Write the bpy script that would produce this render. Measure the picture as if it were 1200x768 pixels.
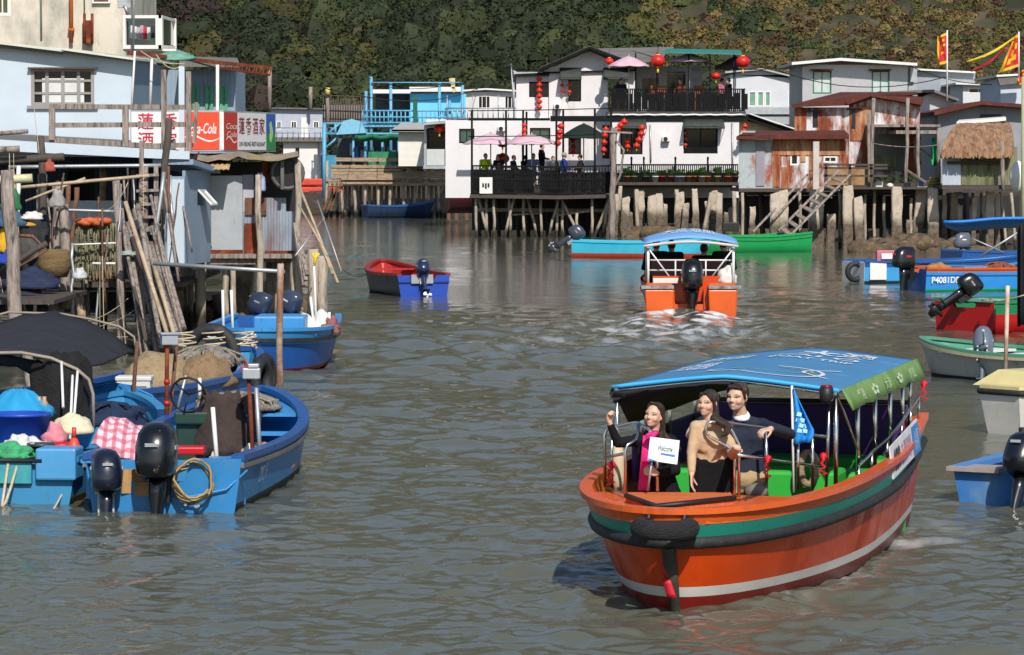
import bpy, bmesh, math, random
import numpy as np
from mathutils import Vector, Matrix, noise as mnoise
rnd = random.Random(7)
SC = bpy.context.scene
for _o in list(bpy.data.objects): bpy.data.objects.remove(_o)
# ---------------------------------------------------------------- camera, sky, sun, exposure
CAMH, FPX, HOR = 3.0, 4000.0, 190.0
PITCH = math.atan((384 - HOR) / FPX)
cd = bpy.data.cameras.new('camera'); cam = bpy.data.objects.new('camera', cd); SC.collection.objects.link(cam)
cam.location = (0, 0, CAMH); cam.rotation_euler = (math.pi / 2 - PITCH, 0, 0)
cd.sensor_width = 36; cd.lens = 36 * FPX / 1200; cd.clip_end = 3000; cd.clip_start = 0.5
SC.camera = cam
w = bpy.data.worlds.new('World'); SC.world = w; w.use_nodes = True
_n = w.node_tree; _sky = _n.nodes.new('ShaderNodeTexSky'); _sky.sky_type = 'NISHITA'; _sky.sun_disc = False
SUN_EL, SUN_AZ = math.radians(41), math.radians(180 - 12)     # behind the camera, a touch to its right
_sky.sun_elevation = SUN_EL; _sky.sun_rotation = SUN_AZ; _sky.air_density = 1.0; _sky.dust_density = 0.6; _sky.ozone_density = 1.2
_bg = _n.nodes['Background']; _bg.inputs['Strength'].default_value = 0.105
_n.links.new(_sky.outputs[0], _bg.inputs['Color'])
sl = bpy.data.lights.new('sun', 'SUN'); sl.energy = 4.4; sl.angle = math.radians(0.6); sl.color = (1, 0.94, 0.86)
so = bpy.data.objects.new('sun', sl); SC.collection.objects.link(so)
_sd = Vector((math.sin(SUN_AZ) * math.cos(SUN_EL), math.cos(SUN_AZ) * math.cos(SUN_EL), math.sin(SUN_EL)))
so.rotation_euler = _sd.to_track_quat('Z', 'Y').to_euler(); so.location = _sd * 60
SC.view_settings.view_transform = 'Standard'; SC.view_settings.look = 'None'; SC.view_settings.gamma = 1
SC.view_settings.use_curve_mapping = False; SC.view_settings.exposure = 0.18
SC.render.engine = 'CYCLES'; SC.cycles.max_bounces = 5; SC.cycles.diffuse_bounces = 2; SC.cycles.glossy_bounces = 3
SC.cycles.transmission_bounces = 3; SC.cycles.transparent_max_bounces = 6; SC.cycles.caustics_reflective = False
SC.cycles.caustics_refractive = False; SC.cycles.use_adaptive_sampling = True
# ---------------------------------------------------------------- picture measures -> metres
_cp, _sp = math.cos(PITCH), math.sin(PITCH)
def P(px, py, D):
    r = (px - 600) / FPX; u = (384 - py) / FPX
    k = D / (_cp + u * _sp)
    return Vector((r * k, D, CAMH + (-_sp + u * _cp) * k))
def G(px, py, z=0.0):
    r = (px - 600) / FPX; u = (384 - py) / FPX
    k = (z - CAMH) / (-_sp + u * _cp)
    return Vector((r * k, (_cp + u * _sp) * k, z))
def PX(px, D): return P(px, 190, D).x
def PZ(py, D): return P(600, py, D).z
V3 = Vector
def hx(s, k=1.0):
    s = s.lstrip('#'); o = []
    for i in (0, 2, 4):
        c = int(s[i:i + 2], 16) / 255; o.append(k * (c / 12.92 if c <= 0.04045 else ((c + 0.055) / 1.055) ** 2.4))
    return tuple(min(1, q) for q in o)
# ---------------------------------------------------------------- materials
MATS = {}
def M(name, col, rough=.6, metal=0, var=.12, sc=3, st=(1, 1, 1), dirt=None, damt=.45, dsc=2, dst=(1, 1, 1), dsoft=.12,
      bump=0, bsc=30, bst=None, wave=None, wamp=.5, tide=None, spec=.4, alpha=1, trans=0, sheen=0, emit=None, plaid=None, coat=0, dirt2=None):
    if name in MATS: return MATS[name]
    if isinstance(col, str): col = hx(col)
    if isinstance(dirt, str): dirt = hx(dirt)
    m = bpy.data.materials.new(name); MATS[name] = m; m.use_nodes = True
    t = m.node_tree; N = t.nodes.new; L = t.links.new; b = t.nodes['Principled BSDF']
    def noise(scale, stretch, det=4, rgh=.6):
        mp = N('ShaderNodeVectorMath'); mp.operation = 'MULTIPLY'; mp.inputs[1].default_value = stretch
        L(vec.outputs[0], mp.inputs[0]); q = N('ShaderNodeTexNoise'); q.inputs['Scale'].default_value = scale
        q.inputs['Detail'].default_value = det; q.inputs['Roughness'].default_value = rgh; L(mp.outputs[0], q.inputs['Vector']); return q.outputs['Fac']
    def ramp(src, a, c):
        r = N('ShaderNodeMapRange'); r.inputs['From Min'].default_value = a; r.inputs['From Max'].default_value = c; L(src, r.inputs['Value']); return r.outputs[0]
    def mix(f, A, B):
        x = N('ShaderNodeMix'); x.data_type = 'RGBA'
        if hasattr(f, 'links'): L(f, x.inputs['Factor'])
        else: x.inputs['Factor'].default_value = f
        for i, q in ((6, A), (7, B)):
            if hasattr(q, 'links'): L(q, x.inputs[i])
            else: x.inputs[i].default_value = (*q[:3], 1)
        return x.outputs[2]
    tc = N('ShaderNodeTexCoord'); oi = N('ShaderNodeObjectInfo'); vec = N('ShaderNodeVectorMath'); vec.operation = 'ADD'
    rm = N('ShaderNodeMath'); rm.operation = 'MULTIPLY'; rm.inputs[1].default_value = 31.7; L(oi.outputs['Random'], rm.inputs[0])
    L(tc.outputs['Object'], vec.inputs[0]); L(rm.outputs[0], vec.inputs[1])
    c = mix(ramp(noise(sc, st), .3, .7), tuple(max(0, x * (1 - var)) for x in col), tuple(min(1, x * (1 + var)) for x in col))
    if plaid:
        col2, col3, ps = plaid; sx = N('ShaderNodeSeparateXYZ'); L(tc.outputs['Object'], sx.inputs[0])
        for ax, cc in ((0, col2), (1, col3)):
            s1 = N('ShaderNodeMath'); s1.operation = 'MULTIPLY'; s1.inputs[1].default_value = ps; L(sx.outputs[ax], s1.inputs[0])
            s2 = N('ShaderNodeMath'); s2.operation = 'SINE'; L(s1.outputs[0], s2.inputs[0]); fq = ramp(s2.outputs[0], .1, .4)
            fm = N('ShaderNodeMath'); fm.operation = 'MULTIPLY'; fm.inputs[1].default_value = .65; L(fq, fm.inputs[0]); c = mix(fm.outputs[0], c, cc)
    rsock = None
    if dirt:
        f = ramp(noise(dsc, dst, 7, .65), 1 - damt - dsoft, 1 - damt + dsoft); c = mix(f, c, dirt)
        rr = N('ShaderNodeMapRange'); rr.inputs['To Min'].default_value = rough; rr.inputs['To Max'].default_value = min(1, max(rough, .75)); L(f, rr.inputs['Value']); rsock = rr.outputs[0]
    if dirt2:
        c2, a2, s2_, st2 = dirt2; c = mix(ramp(noise(s2_, st2, 6, .7), 1 - a2 - .08, 1 - a2 + .08), c, hx(c2) if isinstance(c2, str) else c2)
    if tide:
        z0, tcol, wid = tide; ge = N('ShaderNodeNewGeometry'); sx = N('ShaderNodeSeparateXYZ'); L(ge.outputs['Position'], sx.inputs[0])
        nz = N('ShaderNodeMath'); nz.operation = 'MULTIPLY_ADD'; L(noise(3, (1, 1, 1)), nz.inputs[0]); nz.inputs[1].default_value = wid * 2.5; L(sx.outputs[2], nz.inputs[2])
        r = N('ShaderNodeMapRange'); r.inputs['From Min'].default_value = z0 + wid * 1.9; r.inputs['From Max'].default_value = z0 + wid * .6; L(nz.outputs[0], r.inputs['Value'])
        c = mix(r.outputs[0], c, mix(ramp(noise(7, (1, 1, 1)), .35, .65), tcol, tuple(x * .45 for x in tcol)))
    L(c, b.inputs['Base Color']); b.inputs['Metallic'].default_value = metal; b.inputs['Specular IOR Level'].default_value = spec
    if rsock: L(rsock, b.inputs['Roughness'])
    else: b.inputs['Roughness'].default_value = rough
    if alpha < 1: b.inputs['Alpha'].default_value = alpha
    if trans: b.inputs['Transmission Weight'].default_value = trans
    if coat: b.inputs['Coat Weight'].default_value = coat; b.inputs['Coat Roughness'].default_value = .12
    if bump or wave:
        bp = N('ShaderNodeBump'); bp.inputs['Strength'].default_value = min(1, bump if bump else wamp); bp.inputs['Distance'].default_value = .03
        if wave:
            ax, ws = wave; wv = N('ShaderNodeTexWave'); wv.bands_direction = ax; wv.inputs['Scale'].default_value = ws; wv.inputs['Distortion'].default_value = .15
            L(tc.outputs['Object'], wv.inputs['Vector']); hsrc = wv.outputs['Fac']
            if bump: ad = N('ShaderNodeMath'); ad.operation = 'MULTIPLY_ADD'; ad.inputs[1].default_value = .5; L(noise(bsc, bst or (1, 1, 1), 5), ad.inputs[0]); L(hsrc, ad.inputs[2]); hsrc = ad.outputs[0]
        else: hsrc = noise(bsc, bst or (1, 1, 1), 5)
        L(hsrc, bp.inputs['Height']); L(bp.outputs[0], b.inputs['Normal'])
    return m
# ---------------------------------------------------------------- mesh building
def frame(a, b, up=None):
    d = (Vector(b) - Vector(a)); l = d.length; d = d / l if l > 1e-9 else Vector((0, 0, 1))
    u = Vector(up) if up else (Vector((0, 0, 1)) if abs(d.z) < .93 else Vector((0, 1, 0)))
    x = u.cross(d).normalized() if u.cross(d).length > 1e-6 else Vector((1, 0, 0)); y = d.cross(x)
    return x, y, d, l
def split_parts(par, name, m, fs, **k):
    for f in fs: mb = MB(); f(mb); part(par, name, mb, m, **k)
class MB:
    def __init__(s): s.v = []; s.f = []; s.mi = []; s.sm = []; s.cur = 0
    def m(s, i): s.cur = i; return s
    def add(s, vs, fs, smooth=False, mi=None):
        o = len(s.v); s.v += [tuple(q) for q in vs]
        for f in fs: s.f.append(tuple(i + o for i in f)); s.mi.append(s.cur if mi is None else mi); s.sm.append(smooth)
        return s
    def box(s, c, d, rz=0, R=None, top=1.0):
        c = Vector(c); hxx, hy, hz = d[0] / 2, d[1] / 2, d[2] / 2
        if R is None: R = Matrix.Rotation(rz, 3, 'Z')
        vs = []
        for z in (-1, 1):
            k = top if z > 0 else 1
            for x, y in ((-1, -1), (1, -1), (1, 1), (-1, 1)): vs.append(c + R @ Vector((x * hxx * k, y * hy * k, z * hz)))
        return s.add(vs, [(3, 2, 1, 0), (4, 5, 6, 7), (0, 1, 5, 4), (1, 2, 6, 5), (2, 3, 7, 6), (3, 0, 4, 7)])
    def beam(s, a, b, w_, h=None, up=None, w2=None):
        h = h or w_; a = Vector(a); b = Vector(b); x, y, d, l = frame(a, b, up); vs = []
        for p, k in ((a, 1), (b, (w2 or w_) / w_)):
            for i, j in ((-1, -1), (1, -1), (1, 1), (-1, 1)): vs.append(p + x * (i * w_ / 2 * k) + y * (j * h / 2 * k))
        return s.add(vs, [(3, 2, 1, 0), (4, 5, 6, 7), (0, 1, 5, 4), (1, 2, 6, 5), (2, 3, 7, 6), (3, 0, 4, 7)])
    def tube(s, pts, r, n=8, closed=False, cap=True, smooth=True, jit=0):
        pts = [Vector(p) for p in pts]; k = len(pts); rs = r if isinstance(r, (list, tuple)) else [r] * k; vs = []
        px = None
        for i, p in enumerate(pts):
            if closed: d = pts[(i + 1) % k] - pts[i - 1]
            else: d = pts[min(i + 1, k - 1)] - pts[max(i - 1, 0)]
            d = d.normalized() if d.length > 1e-9 else Vector((0, 0, 1))
            if px is None:
                u = Vector((0, 0, 1)) if abs(d.z) < .9 else Vector((0, 1, 0)); x = u.cross(d).normalized()
            else: x = (px - d * px.dot(d)); x = x.normalized() if x.length > 1e-6 else Vector((1, 0, 0))
            px = x; y = d.cross(x)
            for j in range(n):
                a = 2 * math.pi * j / n; q = rs[i] * (1 + (rnd.uniform(-jit, jit) if jit else 0)); vs.append(p + x * (math.cos(a) * q) + y * (math.sin(a) * q))
        fs = []
        for i in range(k if closed else k - 1):
            for j in range(n): a, b = i * n, ((i + 1) % k) * n; fs.append((a + j, a + (j + 1) % n, b + (j + 1) % n, b + j))
        s.add(vs, fs, smooth)
        if cap and not closed: o = len(s.v) - len(vs); s.f += [tuple(o + n - 1 - j for j in range(n)), tuple(o + (k - 1) * n + j for j in range(n))]; s.mi += [s.cur] * 2; s.sm += [False] * 2
        return s
    def loft(s, rings, closed=True, caps=(True, True), smooth=True, mis=None):
        n = len(rings[0]); vs = [p for r in rings for p in r]; o = len(s.v); s.v += [tuple(p) for p in vs]
        for i in range(len(rings) - 1):
            for j in range(n if closed else n - 1):
                a, b = o + i * n, o + (i + 1) * n; s.f.append((a + j, a + (j + 1) % n, b + (j + 1) % n, b + j)); s.mi.append(mis[j] if mis else s.cur); s.sm.append(smooth)
        if caps[0]: s.f.append(tuple(o + n - 1 - j for j in range(n))); s.mi.append(s.cur); s.sm.append(False)
        if caps[1]: s.f.append(tuple(o + (len(rings) - 1) * n + j for j in range(n))); s.mi.append(s.cur); s.sm.append(False)
        return s
    def lathe(s, prof, loc=(0, 0, 0), n=16, R=None, sq=(1, 1), smooth=True):
        loc = Vector(loc); R = R or Matrix.Identity(3)
        return s.loft([[loc + R @ Vector((r * math.cos(2 * math.pi * j / n) * sq[0], r * math.sin(2 * math.pi * j / n) * sq[1], z)) for j in range(n)] for r, z in prof], smooth=smooth)
    def ell(s, c, r, n=12, R=None, jit=0):
        pr = []; c = Vector(c); R = R or Matrix.Identity(3); rings = []
        for i in range(n // 2 + 1):
            t = math.pi * (i + .02) / (n // 2 + .04) - math.pi / 2
            rings.append([c + R @ Vector((r[0] * math.cos(t) * math.cos(2 * math.pi * j / n), r[1] * math.cos(t) * math.sin(2 * math.pi * j / n), r[2] * math.sin(t))) * (1 + (rnd.uniform(-jit, jit) if jit else 0)) for j in range(n)])
        return s.loft(rings)
    def prism(s, poly, vec, smooth=False):
        poly = [Vector(p) for p in poly]; vec = Vector(vec); n = len(poly)
        return s.add(poly + [p + vec for p in poly], [tuple(range(n))[::-1], tuple(range(n, 2 * n))] + [(i, (i + 1) % n, (i + 1) % n + n, i + n) for i in range(n)], smooth)
    def grid(s, rows, th=0, smooth=True):
        R_, C_ = len(rows), len(rows[0]); vs = [p for r in rows for p in r]
        fs = [(i * C_ + j, i * C_ + j + 1, (i + 1) * C_ + j + 1, (i + 1) * C_ + j) for i in range(R_ - 1) for j in range(C_ - 1)]
        if not th: return s.add(vs, fs, smooth)
        nv = len(vs); nor = [Vector((0, 0, 0)) for _ in vs]; vs = [Vector(v) for v in vs]
        for f in fs:
            q = (vs[f[2]] - vs[f[0]]).cross(vs[f[3]] - vs[f[1]])
            for i in f: nor[i] += q
        lo = [v - (q.normalized() * th if q.length > 0 else Vector((0, 0, th))) for v, q in zip(vs, nor)]
        fs2 = fs + [tuple(i + nv for i in f[::-1]) for f in fs]
        per = [j for j in range(C_)] + [i * C_ + C_ - 1 for i in range(1, R_)] + [(R_ - 1) * C_ + j for j in range(C_ - 2, -1, -1)] + [i * C_ for i in range(R_ - 2, 0, -1)]
        for k in range(len(per)): a, b = per[k], per[(k + 1) % len(per)]; fs2.append((b, a, a + nv, b + nv))
        return s.add(vs + lo, fs2, smooth)
    def wall(s, O, U, Vd, h, wd, th, ops=()):
        """upright wall: O lower corner, U along, Vd into the building; ops = openings (u0,u1,z0,z1)"""
        O = Vector(O); U = Vector(U).normalized(); Vd = Vector(Vd).normalized(); Z = Vector((0, 0, 1))
        us = sorted({0, wd, *[q for o in ops for q in o[:2]]}); zs = sorted({0, h, *[q for o in ops for q in o[2:]]})
        pt = lambda u, z, d: O + U * u + Z * z + Vd * d
        for i in range(len(us) - 1):
            for j in range(len(zs) - 1):
                uc, zc = (us[i] + us[i + 1]) / 2, (zs[j] + zs[j + 1]) / 2
                if any(o[0] < uc < o[1] and o[2] < zc < o[3] for o in ops): continue
                for d in (0, th):
                    s.add([pt(us[i], zs[j], d), pt(us[i + 1], zs[j], d), pt(us[i + 1], zs[j + 1], d), pt(us[i], zs[j + 1], d)], [(0, 1, 2, 3) if d == 0 else (3, 2, 1, 0)])
        for a, b, c, d in [(0, wd, 0, h)] + list(ops):
            q = [(a, c), (b, c), (b, d), (a, d)]
            for k in range(4):
                (u1, z1), (u2, z2) = q[k], q[(k + 1) % 4]; s.add([pt(u1, z1, 0), pt(u2, z2, 0), pt(u2, z2, th), pt(u1, z1, th)], [(0, 1, 2, 3)])
        return s
# ---------------------------------------------------------------- objects
INV = {}
def tag(o, label=None, cat=None, group=None, kind=None):
    if label: o['label'] = label
    if cat: o['category'] = cat
    if group: o['group'] = group
    if kind: o['kind'] = kind
    return o
def T(name, label, cat, loc=(0, 0, 0), rz=0, group=None):
    o = bpy.data.objects.new(name, None); o.empty_display_size = .2; SC.collection.objects.link(o)
    o.location = loc; o.rotation_euler = (0, 0, rz)
    INV[o.name] = (Matrix.Translation(Vector(loc)) @ Matrix.Rotation(rz, 4, 'Z')).inverted()
    return tag(o, label, cat, group)
def mesh_of(name, mb, mats, Mx=None, bevel=0):
    me = bpy.data.meshes.new(name); vs = mb.v
    if Mx is not None: vs = [tuple(Mx @ Vector(p)) for p in vs]
    me.from_pydata(vs, [], mb.f); me.polygons.foreach_set('material_index', mb.mi); me.polygons.foreach_set('use_smooth', mb.sm)
    for q in (mats if isinstance(mats, (list, tuple)) else [mats]): me.materials.append(q)
    bm = bmesh.new(); bm.from_mesh(me); bmesh.ops.recalc_face_normals(bm, faces=bm.faces); bm.to_mesh(me); bm.free()
    return me
def part(parent, name, mb, mats, local=False, label=None, bevel=0):
    root = parent
    while root.parent: root = root.parent
    me = mesh_of(name, mb, mats, None if local else INV[root.name]); o = bpy.data.objects.new(name, me); SC.collection.objects.link(o); o.parent = parent
    if label: o['label'] = label
    if bevel: q = o.modifiers.new('bevel', 'BEVEL'); q.width = bevel; q.segments = 2; q.limit_method = 'ANGLE'; q.angle_limit = .7
    return o
def S(name, label, cat, mb, mats, group=None, kind=None, bevel=0):
    xs = [[p[i] for p in mb.v] for i in range(3)]; loc = Vector(((min(xs[0]) + max(xs[0])) / 2, (min(xs[1]) + max(xs[1])) / 2, min(xs[2])))
    me = mesh_of(name, mb, mats, Matrix.Translation(-loc)); o = bpy.data.objects.new(name, me); SC.collection.objects.link(o); o.location = loc
    INV[o.name] = Matrix.Translation(-loc)
    if bevel: q = o.modifiers.new('bevel', 'BEVEL'); q.width = bevel; q.segments = 2; q.limit_method = 'ANGLE'; q.angle_limit = .7
    return tag(o, label, cat, group, kind)
def copy_tree(o, parent=None):
    c = o.copy(); SC.collection.objects.link(c)
    if parent: c.parent = parent
    for ch in list(o.children): copy_tree(ch, c)
    return c
def clone(o, loc, rz=0, label=None, sc=None):
    c = copy_tree(o); c.location = loc; c.rotation_euler = (0, 0, rz)
    if label: c['label'] = label
    if sc: c.scale = (sc, sc, sc) if isinstance(sc, (int, float)) else sc
    return c
def text(parent, name, body, mat, O, U, W, wd=None, ht=None, off=.004, local=False, shear=0, bold=0, thick=.002):
    """lettering centred at O, U along the line, W up the letters, fitted to wd x ht metres"""
    cu = bpy.data.curves.new(name, 'FONT'); cu.body = body; cu.align_x = 'CENTER'; cu.align_y = 'CENTER'; cu.shear = shear; cu.offset = bold; cu.resolution_u = 4
    to = bpy.data.objects.new('text_tmp', cu); SC.collection.objects.link(to)
    me = bpy.data.meshes.new_from_object(to.evaluated_get(bpy.context.evaluated_depsgraph_get())); bpy.data.objects.remove(to)
    vs = [Vector(v.co) for v in me.vertices]; fs = [tuple(p.vertices) for p in me.polygons]; bpy.data.meshes.remove(me)
    if not vs: return None
    x0, x1 = min(v.x for v in vs), max(v.x for v in vs); y0, y1 = min(v.y for v in vs), max(v.y for v in vs)
    kx = wd / (x1 - x0) if wd else None; ky = ht / (y1 - y0) if ht else None; kx = kx or ky; ky = ky or kx
    U = Vector(U).normalized(); W = Vector(W).normalized(); Nn = U.cross(W); O = Vector(O)
    mb = MB(); mb.add([O + U * ((v.x - (x0 + x1) / 2) * kx) + W * ((v.y - (y0 + y1) / 2) * ky) + Nn * off for v in vs], fs)
    return part(parent, name, mb, mat, local=local)
def window(parent, O, U, Vd, wd, ht, cols, rows, fm, gm, fr=.06, depth=.06, bar=.035, name='window', sill=None):
    """a framed window set in an opening whose lower left outer corner is O"""
    O = Vector(O); U = Vector(U).normalized(); Vd = Vector(Vd).normalized(); Z = Vector((0, 0, 1)); mb = MB()
    def bar_(u0, u1, z0, z1, d0=-.025, d1=depth):
        q = [O + U * u + Z * z + Vd * d for d in (d0, d1) for u, z in ((u0, z0), (u1, z0), (u1, z1), (u0, z1))]
        mb.add(q, [(0, 1, 2, 3), (7, 6, 5, 4), (0, 4, 5, 1), (1, 5, 6, 2), (2, 6, 7, 3), (3, 7, 4, 0)])
    bar_(0, wd, 0, fr); bar_(0, wd, ht - fr, ht); bar_(0, fr, fr, ht - fr); bar_(wd - fr, wd, fr, ht - fr)
    for i in range(1, cols): u = wd * i / cols; bar_(u - bar / 2, u + bar / 2, fr, ht - fr, 0, depth * .8)
    for i in range(1, rows): z = ht * i / rows; bar_(fr, wd - fr, z - bar / 3, z + bar / 3, .004, depth * .7)
    if sill: bar_(-.08, wd + .08, -.07, -.002, -.1, .02)
    o = part(parent, name, mb, fm); g = MB(); d = depth * .6
    g.prism([O + U * fr * .8 + Z * fr * .8 + Vd * d, O + U * (wd - fr * .8) + Z * fr * .8 + Vd * d, O + U * (wd - fr * .8) + Z * (ht - fr * .8) + Vd * d, O + U * fr * .8 + Z * (ht - fr * .8) + Vd * d], Vd * .01)
    part(o, 'pane', g, gm); return o
def sag(a, b, s=.1, n=8):
    a = Vector(a); b = Vector(b); return [a.lerp(b, i / n) - Vector((0, 0, s * 4 * (i / n) * (1 - i / n))) for i in range(n + 1)]
def knob(a, b, n=5, j=.02):
    a = Vector(a); b = Vector(b); return [a.lerp(b, i / n) + (Vector((rnd.uniform(-j, j), rnd.uniform(-j, j), 0)) if 0 < i < n else Vector((0, 0, 0))) for i in range(n + 1)]
FOOT = []   # outlines of floating hulls, for the water sheet
X, Y, Z = V3((1, 0, 0)), V3((0, 1, 0)), V3((0, 0, 1))
# ---------------------------------------------------------------- shared materials
m_wood = M('weathered_wood', '#93877f', .85, var=.3, sc=6, st=(6, 6, .6), dirt='#3d352e', damt=.42, dsc=5, dst=(3, 3, .5), bump=.6, bsc=14, bst=(5, 5, .5))
m_pile = M('pile_wood', '#a99c8d', .85, var=.22, sc=5, st=(5, 5, .5), dirt='#41382f', damt=.4, dsc=4, dst=(3, 3, .5), bump=.6, bsc=12, bst=(4, 4, .5), tide=(.35, (.05, .042, .03), .2))
m_darkwood = M('dark_wood', '#4a423c', .85, var=.3, sc=6, st=(5, 5, .6), bump=.5, bsc=14)
m_brownwood = M('brown_wood', '#6b4a38', .8, var=.3, sc=6, st=(5, 5, .6), dirt='#3b2a20', damt=.4, dsc=4, bump=.5, bsc=14)
m_plank = M('plank_wood', '#a08a72', .8, var=.25, sc=5, st=(.6, 5, 5), dirt='#5b4c40', damt=.4, dsc=4, dst=(.5, 3, 3), bump=.5, bsc=14, bst=(.5, 5, 5))
m_bamboo = M('bamboo', '#ad9a80', .6, var=.25, sc=5, dirt='#6e5a40', damt=.35, dsc=6)
m_conc = M('old_concrete', '#bfb2a2', .9, var=.18, sc=3, dirt='#8d7d68', damt=.42, dsc=3, bump=.7, bsc=9, tide=(1.0, (.16, .125, .09), .25))
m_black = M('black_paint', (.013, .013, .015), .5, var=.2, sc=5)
m_blackm = M('black_rubber', (.02, .02, .022), .65, var=.25, sc=8, dirt=(.09, .085, .08), damt=.3, dsc=9, bump=.25, bsc=60)
m_steel = M('steel', (.62, .62, .62), .22, metal=1, var=.1)
m_galv = M('galvanised', '#a9adb0', .5, metal=.6, var=.15, dirt='#6d5a4a', damt=.3, dsc=4)
m_rope = M('rope', '#b9ab92', .9, var=.2, sc=20)
m_glass = M('dark_glass', (.008, .01, .012), .12, var=.3, spec=.3)
m_gglass = M('green_glass', (.02, .07, .06), .08, var=.3, spec=.6)
m_paleglass = M('pale_glass', '#b9c6c2', .15, var=.1, spec=.5)
m_white = M('white_paint', '#d8d6d2', .55, var=.06, sc=2, dirt='#9a8f80', damt=.22, dsc=2.5, dst=(1, 1, .4))
m_red = M('red_lacquer', (.55, .018, .012), .4, var=.2, sc=5)
m_yellow = M('yellow_tassel', (.75, .5, .03), .6)
m_rust = M('rust', '#6a2f1b', .9, var=.35, sc=5, dirt='#a3572c', damt=.35, dsc=4, bump=.5, bsc=20)
m_tarp = M('tarpaulin', '#5f8f80', .6, var=.2, sc=3)
# ================================================================ figures: limbs as tapered capsules fused into one skin
def cap_(mb, a, b, ra, rb, n=10):
    a = Vector(a); b = Vector(b); x, y, d, l = frame(a, b); rings = []
    for t in (-1, -.8, -.45, 0): rings.append((a + d * (t * ra), ra * math.sqrt(max(1e-4, 1 - t * t))))
    for t in (0, .45, .8, 1): rings.append((b + d * (t * rb), rb * math.sqrt(max(1e-4, 1 - t * t))))
    mb.loft([[p + x * (math.cos(2 * math.pi * j / n) * r) + y * (math.sin(2 * math.pi * j / n) * r) for j in range(n)] for p, r in rings])
def fuse(name, shapes, voxel, mats, parent, smooth=4, fac=.5, paint=None, xform=None):
    """shapes: ('c',a,b,ra,rb) tapered limbs and ('e',centre,radii,rot) ovals, fused into one closed surface"""
    mb = MB()
    for s in shapes:
        if s[0] == 'c': cap_(mb, *s[1:])
        else: mb.ell(s[1], s[2], 14, s[3] if len(s) > 3 else None)
    me = mesh_of('fuse_tmp', mb, mats); o = bpy.data.objects.new('fuse_tmp', me); SC.collection.objects.link(o)
    q = o.modifiers.new('r', 'REMESH'); q.mode = 'VOXEL'; q.voxel_size = voxel; q.use_smooth_shade = True
    if smooth: q = o.modifiers.new('s', 'SMOOTH'); q.iterations = smooth; q.factor = fac
    m2 = bpy.data.meshes.new_from_object(o.evaluated_get(bpy.context.evaluated_depsgraph_get())); bpy.data.objects.remove(o); bpy.data.meshes.remove(me)
    m2.name = name
    if not m2.materials:
        for q in (mats if isinstance(mats, (list, tuple)) else [mats]): m2.materials.append(q)
    if paint:
        n = len(m2.vertices); co = np.empty(n * 3); m2.vertices.foreach_get('co', co); at = m2.color_attributes.new('tint', 'FLOAT_COLOR', 'POINT')
        at.data.foreach_set('color', paint(co.reshape(-1, 3)).astype(np.float32).ravel())
    c = bpy.data.objects.new(name, m2); SC.collection.objects.link(c); c.parent = parent; return c
def m_skin():
    if 'skin' in MATS: return MATS['skin']
    m = bpy.data.materials.new('skin'); MATS['skin'] = m; m.use_nodes = True; t = m.node_tree; b = t.nodes['Principled BSDF']
    a = t.nodes.new('ShaderNodeVertexColor'); a.layer_name = 'tint'; n = t.nodes.new('ShaderNodeTexNoise'); n.inputs['Scale'].default_value = 30
    mx = t.nodes.new('ShaderNodeMix'); mx.data_type = 'RGBA'; mx.blend_type = 'MULTIPLY'; mx.inputs[0].default_value = .18; t.links.new(a.outputs[0], mx.inputs[6]); t.links.new(n.outputs['Color'], mx.inputs[7])
    t.links.new(mx.outputs[2], b.inputs['Base Color']); b.inputs['Roughness'].default_value = .5; b.inputs['Specular IOR Level'].default_value = .35
    b.inputs['Subsurface Weight'].default_value = .12; b.inputs['Subsurface Radius'].default_value = (.012, .005, .003); return m
SKIN = (.62, .40, .29)
def hand(wr, d, nrm, curl=.5, side=1, sc=1.0, spread=.12):
    """five-fingered hand: wrist, finger direction, back-of-hand normal; the thumb leaves the side of the palm"""
    wr = Vector(wr); d = Vector(d).normalized(); nrm = Vector(nrm); nrm = (nrm - d * nrm.dot(d)).normalized(); x = d.cross(nrm) * side; sh = []
    L_ = [.068, .076, .071, .056]
    for i in range(4):
        o = (i - 1.5) * .0185 * sc; b0 = wr + d * .012 * sc + x * o * .7; k0 = wr + d * (.085 - abs(i - 1.2) * .004) * sc + x * o
        sh.append(('c', b0, k0, .0135 * sc, .0105 * sc)); p = k0; ang = 0; fd = (d + x * (i - 1.5) * spread).normalized()
        for j, fr in enumerate((.45, .3, .25)):
            ang += curl * (1.1 if j else .8); q = p + (fd * math.cos(ang) - nrm * math.sin(ang)) * L_[i] * fr * sc; sh.append(('c', p, q, (.0094 - j * .0008) * sc, (.0088 - j * .0009) * sc)); p = q
    t0 = wr + d * .022 * sc - x * .024 * sc; t1 = t0 + (d * .55 - x * .75 - nrm * .2).normalized() * .038 * sc; t2 = t1 + (d * .8 - x * .1 - nrm * (.3 + curl * .6)).normalized() * .032 * sc
    t3 = t2 + (d * .7 + x * .25 * curl - nrm * (.4 + curl * .5)).normalized() * .024 * sc
    sh += [('c', wr + d * .01 * sc, t0, .0135 * sc, .014 * sc), ('c', t0, t1, .0135 * sc, .0115 * sc), ('c', t1, t2, .0112 * sc, .0098 * sc), ('c', t2, t3, .0098 * sc, .0085 * sc)]
    return sh
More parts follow.
